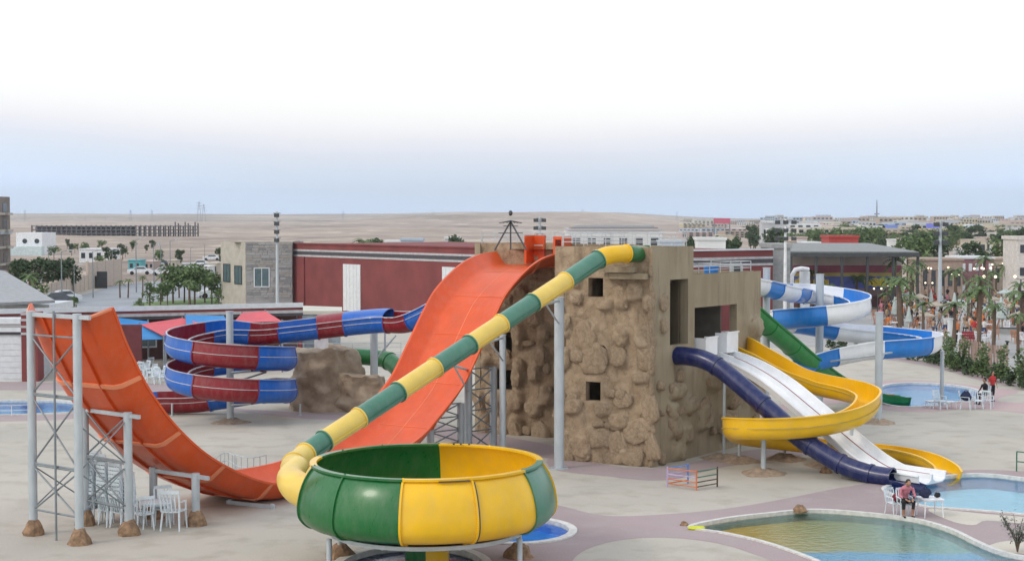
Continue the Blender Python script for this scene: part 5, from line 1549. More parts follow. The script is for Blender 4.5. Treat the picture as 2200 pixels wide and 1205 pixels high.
M_greyst = mat('grey_stone_wall', (.25, .25, .255), .9, col2=(.36, .35, .35), scale=1.2, bump=.5, bscale=4, stretch=(.4, .4, 1.5))
M_wpaint = mat('white_painted_wall', (.62, .65, .67), .8, var=.06)
KA, KK, KB = Vector((-23.6, 165, 0)), Vector((9.5, 124.2, 0)), Vector((22.6, 133, 0))
zr = 6.8
t_r = thing('red_building', 'long dark red building with striped parapet behind the slides and tower', 'building', (0, 140, 0))
def footprint(pts, z0, z1, name, m, parent):
    w = MB(); n = len(pts); w.add([(p.x, p.y, z0) for p in pts]+[(p.x, p.y, z1) for p in pts], [tuple(range(n-1, -1, -1)), tuple(range(n, 2*n))]+[(i, (i+1) % n, n+(i+1) % n, n+i) for i in range(n)])
    return w.build(name, m, parent)
KC, KD = KB+Vector((-14, 22, 0)), KA+Vector((16, 16, 0))
footprint([KA, KK, KB, KC, KD], 0, zr, 'wall', M_brick, t_r)
for a, c in ((KA, KK), (KK, KB)):
    d = (c-a).normalized(); L = (c-a).length; s = -1
    for z0, z1, m, th in ((zr-.75, zr-.55, M_band, .05), (zr-1.12, zr-.75, M_bandd, .04), (zr-1.32, zr-1.12, M_band, .05)):
        w = MB(); w.obox(a+d*.02-Vector((-d.y, d.x, 0))*.003, d, L-.04, -th, z0, z1); w.build('parapet_band', m, t_r)
    w = MB(); w.obox(a, d, L, -.12, zr, zr+.14); w.build('coping', M_brick if a is KA else M_wpaint, t_r)
d = (KK-KA).normalized()
for u0, u1, v0, v1 in ((738, 775, 567, 667), (951, 990, 573, 667)):
    ta, tb2 = t_on(KA, d, u0), t_on(KA, d, u1); pm = KA+d*ta
    w = MB(); n_ = 5
    for k in range(n_): w.obox(KA+d*(ta+(tb2-ta)*k/n_+.01)-Vector((-d.y, d.x, 0))*.004, d, (tb2-ta)/n_-.03, -.08, z_on(pm, v1), z_on(pm, v0))
    w.build('white_panel', M_wpaint, t_r)
ta = t_on(KA, d, 655); 
w = MB(); w.obox(KA+d*.0-Vector((-d.y, d.x, 0))*.002, d, ta, -.15, 0, zr-1.33); w.build('pilaster', M_brick, t_r)
# cream and grey stone block
SA = Vector(((475-1100)/FPX*169, 169, 0)); SB = Vector(((528-1100)/FPX*163.5, 163.5, 0)); SC = Vector(((628-1100)/FPX*163.8, 163.8, 0))
zs = P(500, 519, 166).z
t_s = thing('stone_building', 'flat roofed block with one cream and one grey stone face left of the red building', 'building', SB)
footprint([SA, SB, SC-Vector((.02, 0, 0)), SC+Vector((-.02, 9, 0)), SA+Vector((2, 9, 0))], 0, zs-.06, 'wall', M_greyst, t_s)
d = (SB-SA).normalized(); w = MB(); w.obox(SA, d, (SB-SA).length, -.05, 0, zs); w.build('cream_wall', M_cream, t_s)
for u0, u1, v0, v1 in ((482, 495, 568, 603), (506, 520, 572, 608)):
    a_, c_ = t_on(SA, d, u0), t_on(SA, d, u1); pm = SA+d*a_; window_on(t_s, SA-Vector((-d.y, d.x, 0))*.06, d, a_, c_, z_on(pm, v1), z_on(pm, v0))
d = (SC-SB).normalized(); a_, c_ = t_on(SB, d, 547), t_on(SB, d, 577); window_on(t_s, SB, d, a_, c_, z_on(SB, 615), z_on(SB, 577), frame=M_wpaint)
# individual stone courses proud of the grey face, the larger pieces
rd = random.Random(5); stones = [MB().box(-.5, .5, -.04, .0, -.5, .5).mesh('stone', mm) for mm in (M_greyst, mat('light_stone', (.33, .33, .33), .9, bump=.4), mat('dark_stone', (.23, .23, .24), .9, bump=.4), mat('warm_stone', (.31, .29, .27), .9, bump=.4))]
L = (SC-SB).length; z_ = .3
ms = world_matrix(t_s).inverted(); wa, wb, wz0, wz1 = a_-.2, c_+.2, z_on(SB, 617), z_on(SB, 575)
while z_ < zs-.25:
    hh = rd.uniform(.2, .34); x_ = .05
    while x_ < L-.3:
        ww = min(rd.uniform(.4, 1.0), L-.04-x_)
        if not (x_ < wb and x_+ww > wa and z_ < wz1 and z_+hh > wz0) and z_ > 1.0:
            o = link_mesh('stone', rd.choice(stones), t_s); p = SB+d*(x_+ww/2)+Vector((d.y, -d.x, 0))*rd.uniform(.0, .05); p.z = z_+hh/2
            o.location = ms @ p; o.rotation_euler = (0, 0, math.atan2(d.y, d.x)); o.scale = (ww-.04, 1, hh-.04)
        x_ += ww
    z_ += hh
w = MB(); w.box(SB.x-1.7, SC.x, SC.y+.5, SC.y+6, zs-.06, zs+.06); w.build('roof', M_roof, t_s)
# low restaurant along the left
RA, RB = Vector((P(-140, 660, 97).x, 97, 0)), Vector((P(650, 655, 106).x, 106, 0)); zq = 3.72
t_q = thing('restaurant', 'low restaurant with striped parapet and shaded terrace behind the awnings', 'building', RA)
d = (RB-RA).normalized(); nn = Vector((-d.y, d.x, 0)); L = (RB-RA).length
footprint([RA, RB, RB+nn*6, RA+nn*6], zq-.9, zq-.5, 'roof', M_roof, t_q)
footprint([RA+nn*1.6, RB+nn*1.6, RB+nn*5.8, RA+nn*5.8], 0, zq-.9, 'wall', mat('dark_brown_wall', (.10, .045, .04), .8), t_q)
for z0, z1, m, th in ((zq-.32, zq, M_wpaint, .16), (zq-.50, zq-.32, M_brick, .10), (zq-.70, zq-.50, M_band, .14), (zq-.9, zq-.70, M_bandd, .10)):
    w = MB(); w.obox(RA-nn*.01, d, L, -th, z0, z1); w.build('parapet_band', m, t_q)
for k in range(9):
    p = RA+d*(L*k/8*.98+.2); w = MB(); w.obox(p+nn*.1, d, .28, .28, 0, zq-.9); w.build('pillar', M_brick, t_q)
for k in range(8):
    x0 = L*(k+.2)/8; window_on(t_q, RA+nn*1.6, d, x0, x0+1.5, .9, 2.3, M_wpaint, M_glassb, bars=2)
# near wing at the left edge: white wall and striped dark red pier
WA, WB = Vector((P(-160, 700, 89.6).x, 89.6, 0)), Vector((P(47, 700, 89.6).x, 89.6, 0)); WC = Vector((P(82, 700, 89.6).x, 89.6, 0)); zw = z_on(WA, 684)
t_v = thing('white_pavilion', 'low white walled wing with striped dark red pier at the left edge', 'building', WA)
footprint([WA, WB, WB+Vector((0, 6.5, 0)), WA+Vector((0, 6.5, 0))], 0, zw-.35, 'wall', M_wpaint, t_v)
for i in range(7):   # horizontal cladding boards
    z0 = .15+i*(zw-1.3)/7; w = MB(); w.box(WA.x, WB.x-.02, 89.6-.03, 89.6-.003, z0, z0+(zw-1.3)/7-.03); w.build('cladding_board', M_wpaint, t_v)
for z0, z1, m, th in ((zw-.30, zw, M_wpaint, .2), (zw-.50, zw-.32, M_band, .12), (zw-.78, zw-.52, M_wpaint, .18), (zw-.95, zw-.80, M_bandd, .10)):
    w = MB(); w.box(WA.x, WB.x-.01, 89.6-th, 89.6-.004, z0, z1); w.build('parapet_band', m, t_v)
footprint([WB+Vector((.005, -.15, 0)), WC+Vector((0, -.15, 0)), WC+Vector((0, 1.0, 0)), WB+Vector((.005, 1.0, 0))], 0, zw+.35, 'pier', M_brick, t_v)
for z0 in (zw-.95, zw-.55, zw-.15, zw+.2):
    w = MB(); w.box(WB.x+.0, WC.x+.03, 89.6-.2, 89.6-.151, z0, z0+.14); w.build('pier_band', M_band, t_v)
w = MB(); w.box(WC.x+.1, WC.x+5.2, 93.0, 93.2, 0, zw-.6); w.build('recessed_wall', mat('dark_maroon_wall', (.13, .03, .035), .8), t_v)
window_on(t_v, Vector((WC.x+.1, 93.0, 0)), Vector((1, 0, 0)), .5, 1.7, 1.2, 2.6, M_wpaint, M_glassb)
window_on(t_v, Vector((WC.x+.1, 93.0, 0)), Vector((1, 0, 0)), 2.2, 3.4, 1.2, 2.6, M_wpaint, M_glassb)

# awnings: four point sails on poles
M_aw_b = mat('blue_awning_cloth', (.03, .22, .52), .8, var=.08, scale=2); M_aw_r = mat('coral_awning_cloth', (.60, .10, .12), .8, var=.08, scale=2)
def awning(corners, m, label, sag=.25):
    c = [P(*q) for q in corners]; t = thing('awning', label, 'awning', (sum(p.x for p in c)/4, sum(p.y for p in c)/4, 0), 0, 'awnings over the restaurant terrace')
    n = 10; vs = []; fs = []
    for lay in (0, -.03):
        for j in range(n+1):
            for i in range(n+1):
                a, b_ = i/n, j/n
                ins = .10*(math.sin(PI*a)+math.sin(PI*b_))
                p = (c[0]*(1-a)+c[1]*a)*(1-b_)+(c[3]*(1-a)+c[2]*a)*b_
                p = p.copy(); p.z += -sag*math.sin(PI*a)*math.sin(PI*b_)+lay; vs.append(p)
    q = (n+1)**2
    for j in range(n):
        for i in range(n):
            a = j*(n+1)+i; fs.append((a, a+1, a+n+2, a+n+1)); fs.append((q+a, q+a+n+1, q+a+n+2, q+a+1))
    MB().add(vs, fs).build('canopy', m, t, 60)
    for p in c: MB().cyl((p.x, p.y, 0), (p.x, p.y, p.z+.1), .06, n=8).build('pole', M_steeld, t, 40)
awning([(244,733,94),(356,728,93),(318,690,101),(236,680,101)], M_aw_b, 'blue fabric awning just right of the orange slide wing')
awning([(352,722,92.5),(452,700,93),(392,683,101),(300,696,100)], M_aw_r, 'coral red fabric awning between the two blue awnings', .2)
awning([(400,700,94),(500,700,94),(480,678,101.5),(398,676,101)], M_aw_b, 'second blue fabric awning behind the top of the spiral', .2)
awning([(500,694,95),(606,690,95),(570,668,102),(520,672,102)], M_aw_r, 'coral red fabric awning behind the grey spiral pole', .2)

# white flat annex roof in front of the stone block
wpts = [P(470, 664, 112), P(600, 655, 120), P(700, 664, 121), P(1050, 688, 106), P(900, 700, 98), P(620, 690, 103)]
t = thing('flat_roof_building', 'low building with wide pale flat roof in front of the red wall', 'building', (P(760, 690, 108).x, 108, 0))
zf = 2.9
fp = [Vector((p.x, p.y, 0)) for p in (P(480, 668, 110), P(735, 668, 110), P(735, 655, 115), P(592, 655, 118), P(480, 655, 118))]
footprint(fp, zf-.25, zf, 'roof', mat('pale_roof_coating', (.55, .53, .46), .85, var=.08, scale=.4), t)
footprint([p+(Vector((fp[0].x+4, 113, 0))-p)*.03 for p in fp], 0, zf-.25, 'wall', mat('grey_blue_wall', (.30, .34, .38), .85), t)

# ---------------- far left
M_brownb = mat('brown_block_wall', (.20, .17, .15), .85, var=.15, scale=.3)
t = thing('apartment_block', 'tall brown block with balconies cut by the left edge of the photo', 'building', (-91, 270, 0))
x1 = P(22, 500, 290).x
MB().box(x1-30, x1, 270, 290, -.2, 13.6).build('wall', M_brownb, t)
for k in range(4):
    for j in range(4):
        z0 = 1.4+k*3.1; y0_ = 272+j*4.6; MB().box(x1+.005, x1+.06, y0_, y0_+2.4, z0, z0+1.7).build('window', M_glassd, t); MB().box(x1+.005, x1+1.1, y0_-.3, y0_+2.7, z0-.5, z0-.1).build('balcony', M_cream, t)
for k in range(4):
    z0 = 1.6+k*2.9
    for j in range(3):
        xx = x1-1.5-j*3.4; w = MB(); w.box(xx-1.4, xx, 269.94, 269.99, z0, z0+1.5); wn_ = w.build('window', M_glassd, t)
        w = MB(); w.box(xx-1.5, xx+.1, 269.85, 269.93, z0-.15, z0); fo = w.build('sill', M_wpaint, t); fo.parent = wn_
    w = MB(); w.box(x1-9, x1-.3, 268.8, 269.84, z0-.55, z0-.3); w.build('balcony', M_cream, t)
w = MB(); w.box(x1-31, x1+.3, 269.6, 290.4, 6.6, 7.3); w.build('band', mat('pale_blue_band', (.45, .52, .58), .8), t)
t = thing('white_house', 'small white house with two dark round windows beside the brown block', 'building', (P(56, 520, 395).x, 395, 0))
xa, xb = P(26, 500, 395).x, P(90, 500, 395).x
MB().box(xa+1, xb, 395, 407, -.3, P(60, 500, 395).z).build('wall', mat('bright_white_wall', (.72, .74, .76), .8), t)
MB().box(xa-2.5, xb+.6, 392.5, 394.99, -.3, 2.4).build('porch', mat('pale_teal_wall', (.5, .6, .62), .8), t)
for u_ in (53, 79):
    p = P(u_, 518, 394.9); MB().cyl((p.x, 394.9, p.z), (p.x, 394.99, p.z), .62, n=12).build('window', M_glassd, t)
# sloped roof pavilion
t = thing('striped_pavilion', 'pavilion with wide sloping grey roof and dark red striped walls at left', 'building', (P(30, 640, 112).x, 112, 0))
e0, e1 = P(-120, 560, 118), P(108, 645, 108)
b = MB(); a1_, a2_, a3_, a4_ = P(-100, 560, 124), P(10, 582, 124), P(118, 645, 108), P(-100, 655, 104)
low = Vector((0, 0, -.18)); b.add([a1_, a2_, a3_, a4_, a1_+low, a2_+low, a3_+low, a4_+low], [(3,2,1,0),(4,5,6,7),(0,1,5,4),(1,2,6,5),(2,3,7,6),(3,0,4,7)]); b.build('roof', mat('grey_sheet_roof', (.30, .31, .32), .6), t)
zz = P(60, 655, 109).z
for z0, z1, m, th in ((0, 1.5, M_glassd, .0), (1.5, 1.8, M_wpaint, .1), (1.8, 2.35, M_brick, .05), (2.35, 2.6, M_wpaint, .1), (2.6, 2.85, M_bandd, .04), (2.85, zz-.05, M_wpaint, .08)):
    w = MB(); w.box(P(-100, 1, 110).x, P(98, 1, 110).x, 110-th, 116, z0+.002, z1); w.build('wall_band', m, t)
# perimeter wall with piers beyond the road
def pier_wall(a, c, h, n, label, m, mp_=None):
    t = thing('garden_wall', label, 'wall', (a+c)/2); d = (c-a).normalized(); L = (c-a).length
    w = MB(); w.obox(a, d, L, .2, -.1, h); w.build('wall', m, t)
    for k in range(n+1):
        w = MB(); w.obox(a+d*(L*k/n-.18)-Vector((-d.y, d.x, 0))*.05, d, .36, .32, -.1, h+.18); w.build('pier', mp_ or m, t)
M_pinkw = mat('pinkish_cream_wall', (.46, .38, .32), .9, var=.1)
pier_wall(G(100, 648), G(190, 622), 2.0, 9, 'cream pink perimeter wall with piers along the road at left', M_pinkw)
pier_wall(G(190, 622), G(262, 608), 3.6, 4, 'taller cream boundary wall at the end of the road', M_pinkw)
w = P(206, 600, 214)
t = thing('gate', 'dark gate in the cream boundary wall at the end of the road', 'gate', G(207, 618))
g = G(207, 619); MB().box(g.x-1.0, g.x+.8, g.y-.3, g.y-.2, 0, 1.7).build('gate_leaf', M_dark, t); MB().box(g.x+.2, g.x+1.6, g.y-.45, g.y-.31, 0, 2.3).build('gate_leaf', M_dark, t)

def simple_house(name, label, u0, u1, vt, Y, m, dep=8, cat='building', win=3, roofm=None, vb=None, group=None, storeys=1, wm=M_glassd):
    x0, x1 = P(u0, 1, Y).x, P(u1, 1, Y).x; zt = P(1, vt, Y).z; zb = TH((x0+x1)/2, Y)-.4
    t = thing(name, label, cat, ((x0+x1)/2, Y, zb+.4), 0, group)
    MB().box(x0, x1, Y, Y+dep, zb, zt).build('wall', m, t)
    MB().box(x0-.15, x1+.15, Y-.15, Y+dep+.15, zt, zt+max(.15, (zt-zb)*.05)).build('roof', roofm or m, t)
    hgt = (zt-zb)/storeys
    for s in range(storeys):
        for k in range(win):
            xx = x0+(x1-x0)*(k+.5)/win; ww = (x1-x0)/win*.25
            MB().box(xx-ww, xx+ww, Y-.05, Y-.005, zb+hgt*(s+.42), zb+hgt*(s+.78)).build('window', wm, t)
    return t
simple_house('white_shed', 'bright white shed roofed building beyond the boundary wall', 164, 232, 536, 330, mat('bright_white_wall', (.72, .74, .76), .8), win=4)
simple_house('cabin', 'pale teal cabin behind the row of lamp posts', 270, 296, 560, 280, mat('teal_cabin_paint', (.10, .38, .42), .7), win=2, dep=4)
hs_cols = [('cream', (.5, .46, .38)), ('pale grey', (.48, .5, .52)), ('white', (.68, .7, .7)), ('tan', (.42, .34, .27)), ('pinkish', (.5, .4, .37)), ('pale blue', (.42, .5, .58))]
rd = random.Random(11); los = []
for k in range(10):
    u = 300+k*17+rd.uniform(-5, 5); cn, cc = rd.choice(hs_cols)
    los.append(simple_house('low_house', 'x', u-rd.uniform(7, 12), u+rd.uniform(7, 12), 568+rd.uniform(-8, 8), rd.uniform(255, 330), mat(cn.replace(' ', '_')+'_far_wall', cc, .85, var=.1, scale=.2), win=2, dep=6, group='low houses beyond the road'))
ordinal(los, '{n} low pale house from the left beyond the car park')
# skeleton of a long unfinished building
Y = 760; xa, xb = P(62, 1, Y).x, P(415, 1, Y).x; t = thing('unfinished_building', 'long dark concrete frame of an unfinished building on the desert slope', 'building', ((xa+xb)/2, Y, TH((xa+xb)/2, Y)))
M_cf = mat('dark_concrete_frame', (.13, .125, .14), .9)
zb = TH((xa+xb)/2, Y)-1; zt_ = P(1, 486, Y).z
for k in range(34):
    xx = xa+(xb-xa)*k/33; zt2 = P(1, 484-(7 if k > 27 and k % 2 else 0), Y).z
    MB().box(xx-.3, xx+.3, Y, Y+.6, zb, zt2).build('column', M_cf, t); MB().box(xx-.3, xx+.3, Y+7, Y+7.6, zb, zt2-.6).build('column', M_cf, t)
MB().box(xa+2, xb-30, Y+3, Y+4, zb, zt_).build('back_wall', mat('dark_block_wall', (.17, .165, .18), .9, var=.3, scale=.05), t)  # dark grey infill wall that closes the view through the frame
for f_ in (0, .33, .64, .95): MB().box(xa-.3, xb+.3, Y-.3, Y+8, zb+(zt_-zb)*f_, zb+(zt_-zb)*f_+.45).build('floor_slab', M_cf, t)
# hangar with banded white roof
t = simple_house('hangar', 'long low hangar with banded pale roof beyond the tower railing', 1222, 1425, 500, 420, mat('white_sheeting', (.62, .63, .63), .6), win=6, dep=30)
Y = 420; xa, xb = P(1222, 1, Y).x, P(1425, 1, Y).x
for k, (v0, v1) in enumerate(((499, 494), (494, 491), (491, 487))):
    MB().box(xa+k*1.2+.01, xb-k*.6-.01, Y+k*6, Y+28, P(1, v0, Y+k*6).z+.3, P(1, v1, Y+k*6).z+.3).build('roof_band', (M_band, mat('brown_sheeting', (.25, .2, .18), .8), mat('greyblue_sheeting', (.33, .38, .40), .7))[k], t)
for i, (u0, u1, vt, Y, c, n_) in enumerate(((860,905,517,230,'pale_blue','pale blue cabin on the roofline left of the orange slide head'),(955,985,514,232,'white','white cabin next to the orange slide head'),(1502,1562,516,200,'white','white billboard sized container above the red building'),(1420,1470,520,260,'pale_blue','pale blue container beyond the tower roof'),(990,1040,521,300,'cream','cream low house behind the orange slide head'),(600,660,524,260,'cream','small cream house right behind the grey stone block'),(825,855,520,260,'white','small white house behind the roof trees'),(1855,1900,487,600,'white','white hall left of the blue billboards'),(1640,1690,481,500,'pale grey','pale grey villa behind the floodlight mast'),(1655,1700,494,420,'white','white flat house at the foot of the floodlight mast'))):
    cc = dict((a.replace(' ', '_'), b_) for a, b_ in hs_cols)[c.replace(' ', '_')]; simple_house('small_building', n_, u0, u1, vt, Y, mat(c.replace(' ', '_')+'_far_wall', cc, .85), win=3, dep=5)
simple_house('grey_block', 'plain grey concrete block at the right end of the red building', 1662, 1702, 533, 134, mat('grey_blockwork', (.30, .31, .31), .9, var=.12, bump=.2), win=0, dep=6)
simple_house('red_container', 'bright red box building on top of the long canopy roofline', 1786, 1849, 511, 230, mat('brick_red_paint', (.38, .05, .04), .7), win=0, dep=6)
# coloured hoardings in the far city
for i, (u0, u1, v0, v1, m, n_) in enumerate(((1852,1885,488,500,(.14,.30,.60),'left blue hoarding in the far city'),(1886,1948,483,500,(.20,.28,.65),'wide blue violet hoarding in the far city'),(1996,2028,480,499,(.20,.22,.70),'violet hoarding beside the tall lamp mast'),(1536,1572,469,480,(.50,.12,.18),'red and white sign building on the horizon'))):
    Y = 640; t = thing('hoarding', n_, 'hoarding', (P((u0+u1)/2, 1, Y).x, Y, 0)); x0, x1 = P(u0, 1, Y).x, P(u1, 1, Y).x
    MB().box(x0, x1, Y, Y+1, P(1, v1, Y).z, P(1, v0, Y).z).build('panel', mat('hoarding_paint_%s' % ('azure','cobalt','violet','crimson')[i], m, .6), t)
    MB().box(x0, x0+.5, Y+.2, Y+.7, -.3, P(1, v1, Y).z).build('post', M_steeld, t); MB().box(x1-.5, x1, Y+.2, Y+.7, -.3, P(1, v1, Y).z).build('post', M_steeld, t)
# covered stage
Y = 158; t = thing('covered_stage', 'long open sided canopy hall with blue and yellow banners behind the plaza', 'building', (P(1840, 1, Y).x, Y, 0))
x0, x1 = P(1702, 1, Y).x, P(1980, 1, Y).x; zc = P(1, 545, Y).z
b = MB(); b.add([(x0, Y, zc), (x1, Y, zc-.05), (x1-1.5, Y+16, zc+.6), (x0, Y+16, zc+.6), (x0, Y, zc+.25), (x1, Y, zc+.2), (x1-1.5, Y+16, zc+.85), (x0, Y+16, zc+.85)], [(3,2,1,0),(4,5,6,7),(0,1,5,4),(1,2,6,5),(2,3,7,6),(3,0,4,7)]); b.build('roof', mat('grey_canopy_roof', (.22, .23, .23), .7), t)
MB().box(x0, x1+.1, Y-.12, Y-.005, zc-.32, zc+.1).build('fascia', M_dark, t)
for u_ in (1704, 1758, 1814, 1869, 1925, 1978): p = P(u_, 1, Y+.3); MB().box(p.x-.12, p.x+.12, Y+.2, Y+.44, 0, zc).build('post', M_dark, t)
Yb = Y+7
bandsS = [(0, 1.2, (.13, .06, .06)), (1.2, 2.0, (.22, .15, .16)), (2.0, 3.3, (.10, .13, .42)), (3.3, 3.7, (.40, .33, .12)), (3.7, 4.5, (.28, .08, .12)), (4.5, zc+.1, (.42, .36, .33))]
for z0, z1, c in bandsS: MB().box(x0, x1, Yb, Yb+.4, z0+.005, z1).build('wall_band', mat('stage_band_%d%d%d' % tuple(int(q*99) for q in c), c, .8, var=.2, scale=.6), t)
M_ban = mat('yellow_banner', (.62, .48, .06), .7)
b = MB()
for (ua, ub) in ((1712, 1738), (1745, 1786), (1862, 1940)):
    n_ = 14; xa_, xb_ = P(ua, 1, Yb).x, P(ub, 1, Yb).x
    for k in range(n_):
        xx = xa_+(xb_-xa_)*k/n_; hh = .22+.28*math.sin(PI*(k+.5)/n_)+.08*math.sin(k*2.1); b.box(xx, xx+(xb_-xa_)/n_-.02, Yb-.03, Yb-.004, 2.65-hh*.9, 2.65+hh)
b.build('banner', M_ban, t)
Y = 175
simple_house('brown_hall', 'low brown building with lit lamps right of the canopy hall', 1985, 2075, 560, 178, mat('warm_brown_wall', (.36, .27, .22), .85), win=5, dep=6)
simple_house('layered_house', 'layered maroon and white building behind the plaza', 2070, 2142, 556, 185, mat('dull_maroon_wall', (.24, .12, .13), .85), win=5, dep=6, roofm=M_wpaint, storeys=2, wm=M_wpaint)
simple_house('tan_hall', 'tan hall with bright lamps at the right edge of the plaza', 2142, 2192, 558, 190, mat('tan_far_wall2', (.42, .34, .27), .85), win=3, dep=6)
simple_house('white_slab_building', 'tall narrow white building cut by the right edge', 2193, 2240, 515, 170, mat('offwhite_wall', (.6, .56, .52), .85), win=2, dep=5, storeys=3)

# far city blocks
rd = random.Random(23); city = []
vars_ = []
for cn, cc in hs_cols+[('ochre', (.5, .43, .30)), ('ivory', (.6, .58, .52))]:
    m = mat(cn.replace(' ', '_')+'_far_wall', cc, .85, var=.1, scale=.2); b = MB().box(-.5, .5, 0, 1, -.1, 1)
    wb = MB()
    for s in range(3):
        for k in range(5): x = -.5+(k+.5)/5; wb.box(x-.055, x+.055, -.02, -.002, .12+s*.3, .28+s*.3)
    vars_.append((cn, b.mesh('wall', m), wb.mesh('window_rows', M_glassd)))
for k in range(285):
    Y = rd.choice((600, 750, 900, 1100, 1400, 1800, 2300, 2800))*rd.uniform(.9, 1.1)
    u = rd.uniform(1480, 2290) if Y > 700 else rd.uniform(1700, 2290)
    cn, wm_, win = rd.choice(vars_); W = rd.uniform(5, 15)*(1+Y/2200); Hh = rd.uniform(3, 5.5)*(1+Y/1500)
    if u < 1650: Hh *= .5
    x = P(u, 1, Y).x; z = TH(x, Y)-.5
    t = thing('city_building', cn, 'building', (x, Y, z), rd.uniform(-.3, .3), 'far city buildings on the right horizon')
    link_mesh('wall', wm_, t); setp(link_mesh('window_rows', win, t), kind='stuff'); t.scale = (W, rd.uniform(8, 16), Hh); city.append(t)
bycol = {}
for o in city: bycol.setdefault(o['label'], []).append(o)
for cn, lst in bycol.items(): ordinal(lst, '{n} %s far city block from the left on the right horizon' % cn)
rd = random.Random(61); mids = []
for k in range(34):
    Y = rd.uniform(240, 430); u = rd.uniform(1500, 2290) if Y > 300 else rd.uniform(1990, 2290); cn, cc = rd.choice(hs_cols)
    w_ = rd.uniform(9, 22); p_ = P(u, 1, Y); zt_ = rd.uniform(3.0, 5.2); v_ = 470+(H-zt_)*FPX/Y
    mids.append(simple_house('town_house', 'x', u-w_, u+w_, v_, Y, mat(cn.replace(' ', '_')+'_far_wall', cc, .85), win=rd.randint(2, 4), dep=rd.uniform(5, 9), group='town houses beyond the plaza', storeys=rd.choice((1, 2))))
ordinal(mids, '{n} town house from the left between the plaza and the far city')
# power pylons on the ridge
def pylon(Y, u, vb, vt, label):
    p = GT(u, 1, Y); h = (vb-vt)*Y/FPX; t = thing('pylon', label, 'pylon', p, 0, 'power pylons on the desert ridge')
    w_ = h*.10
    for sx in (-1, 1):
        for sy in (-1, 1): MB().bar((p.x+sx*w_, p.y+sy*w_, p.z-1), (p.x+sx*w_*.15, p.y+sy*w_*.15, p.z+h), h*.010).build('leg', M_steeld, t)
    for k, f_ in enumerate((.66, .8, .93)): MB().bar((p.x-h*.16, p.y, p.z+h*f_), (p.x+h*.16, p.y, p.z+h*f_), h*.012).build('crossarm', M_steeld, t)
py = []
for u, Y, hpx in ((48, 3000, 24), (178, 2600, 12), (222, 2600, 12), (276, 2500, 26), (322, 2500, 26), (424, 2200, 44), (434, 2300, 40), (735, 2600, 24), (930, 3000, 20), (1252, 3200, 22), (1456, 3200, 20), (1490, 1400, 14)):
    pylon(Y, u, hpx, 0, 'x'); py.append([o for o in C.objects if o.name.startswith('pylon')][-1])
py = [o for o in C.objects if o.get('category') == 'pylon']; ordinal(py, '{n} distant power pylon from the left on the desert ridge')

# floodlight masts
def floodmast(u, vt, Y, rows, cols_, label, s=1.0, pr_=.12, m=M_dark, pm_=None):
    p = Vector((P(u, 1, Y).x, Y, 0)); z = P(u, vt, Y).z; t = thing('floodlight_mast', label, 'mast', p)
    MB().tube([(p.x, p.y, -.2), (p.x, p.y, z)], [pr_*1.5, pr_*.8], 8).build('pole', pm_ or M_steel, t, 40)
    for r_ in range(rows):
        zz = z-.35*s-r_*.85*s; MB().bar((p.x-.5*s*max(1, cols_-1)*.8, p.y, zz+.2*s), (p.x+.5*s*max(1, cols_-1)*.8, p.y, zz+.2*s), .07*s).build('cross_arm', M_steeld, t)
        for c_ in range(cols_):
            xx = p.x+(c_-(cols_-1)/2)*.85*s; h = MB().box(xx-.26*s, xx+.26*s, p.y-.28*s, p.y-.05*s, zz-.22*s, zz+.16*s).build('floodlight', m, t)
floodmast(592, 455, 150, 4, 1, 'slim mast with a column of floodlights above the grey stone block', .95)
floodmast(1160, 466, 125, 3, 2, 'floodlight mast with three rows of lamps right of the pole tripod', .75)
floodmast(1691, 470, 128, 3, 3, 'white floodlight mast with three rows of dark lamps near the blue white spiral', .8, .12, M_dark, M_pipe)
floodmast(2026, 474, 145, 3, 2, 'tallest grey floodlight mast in the middle of the plaza', 1.0, .16)
p = P(1884, 430, 1500); t = thing('radio_mast', 'thin tall radio mast on the right horizon', 'mast', (p.x, 1500, TH(p.x, 1500))); MB().tube([(p.x, 1500, 0), (p.x, 1500, p.z)], [1.2, .4], 6).build('pole', M_steeld, t)
MB().box(p.x-2.5, p.x+2.5, 1499.6, 1500.4, p.z-14, p.z-13).build('crossarm', M_steeld, t)

# street lamps left
M_glow = mat('warm_lamp_glow', (1.0, .85, .6), .5, var=0, emit=1.6)
def street_lamp():
    t = thing('street_lamp', 'x', 'street lamp', (0,0,0), 0)
    MB().tube([(0,0,0),(0,0,6.2)], [.09, .05], 8).build('pole', M_steeld, t, 40, world=False)
    MB().bar((0,0,6.15), (.9,0,6.35), .06).build('arm', M_steeld, t, world=False); MB().box(.7, 1.25, -.1, .1, 6.28, 6.42).build('lamp_head', M_steel, t, world=False)
    return t
rl = Repeat(street_lamp()); ll = []
for u, v, s in ((133,655,.95),(200,640,.9),(293,628,1.1),(331,618,.95),(346,610,.9),(366,606,1.0),(160,652,.7),(242,600,.7),(410,600,.8),(440,588,.8),(590,612,.8),(105,600,.8)):
    ll.append(rl.put(G(u, v), random.uniform(0, 6), s, 'x', 'street lamps along the left road'))
ordinal(ll, '{n} grey street lamp from the left along the road behind the orange slide wing')
def plaza_lamp():
    t = thing('globe_lamp', 'x', 'lamp post', (0,0,0)); MB().tube([(0,0,0),(0,0,3.2)], [.07,.04], 8).build('pole', M_dark, t, 40, world=False)
    for s in (-1, 1):
        MB().bar((0,0,3.15), (s*.35,0,3.25), .04).build('arm', M_dark, t, world=False); MB().blob((s*.38,0,3.36), .10,.10,.10).build('globe', M_glow, t, 60, world=False)
    return t
rg = Repeat(plaza_lamp()); gl_ = []
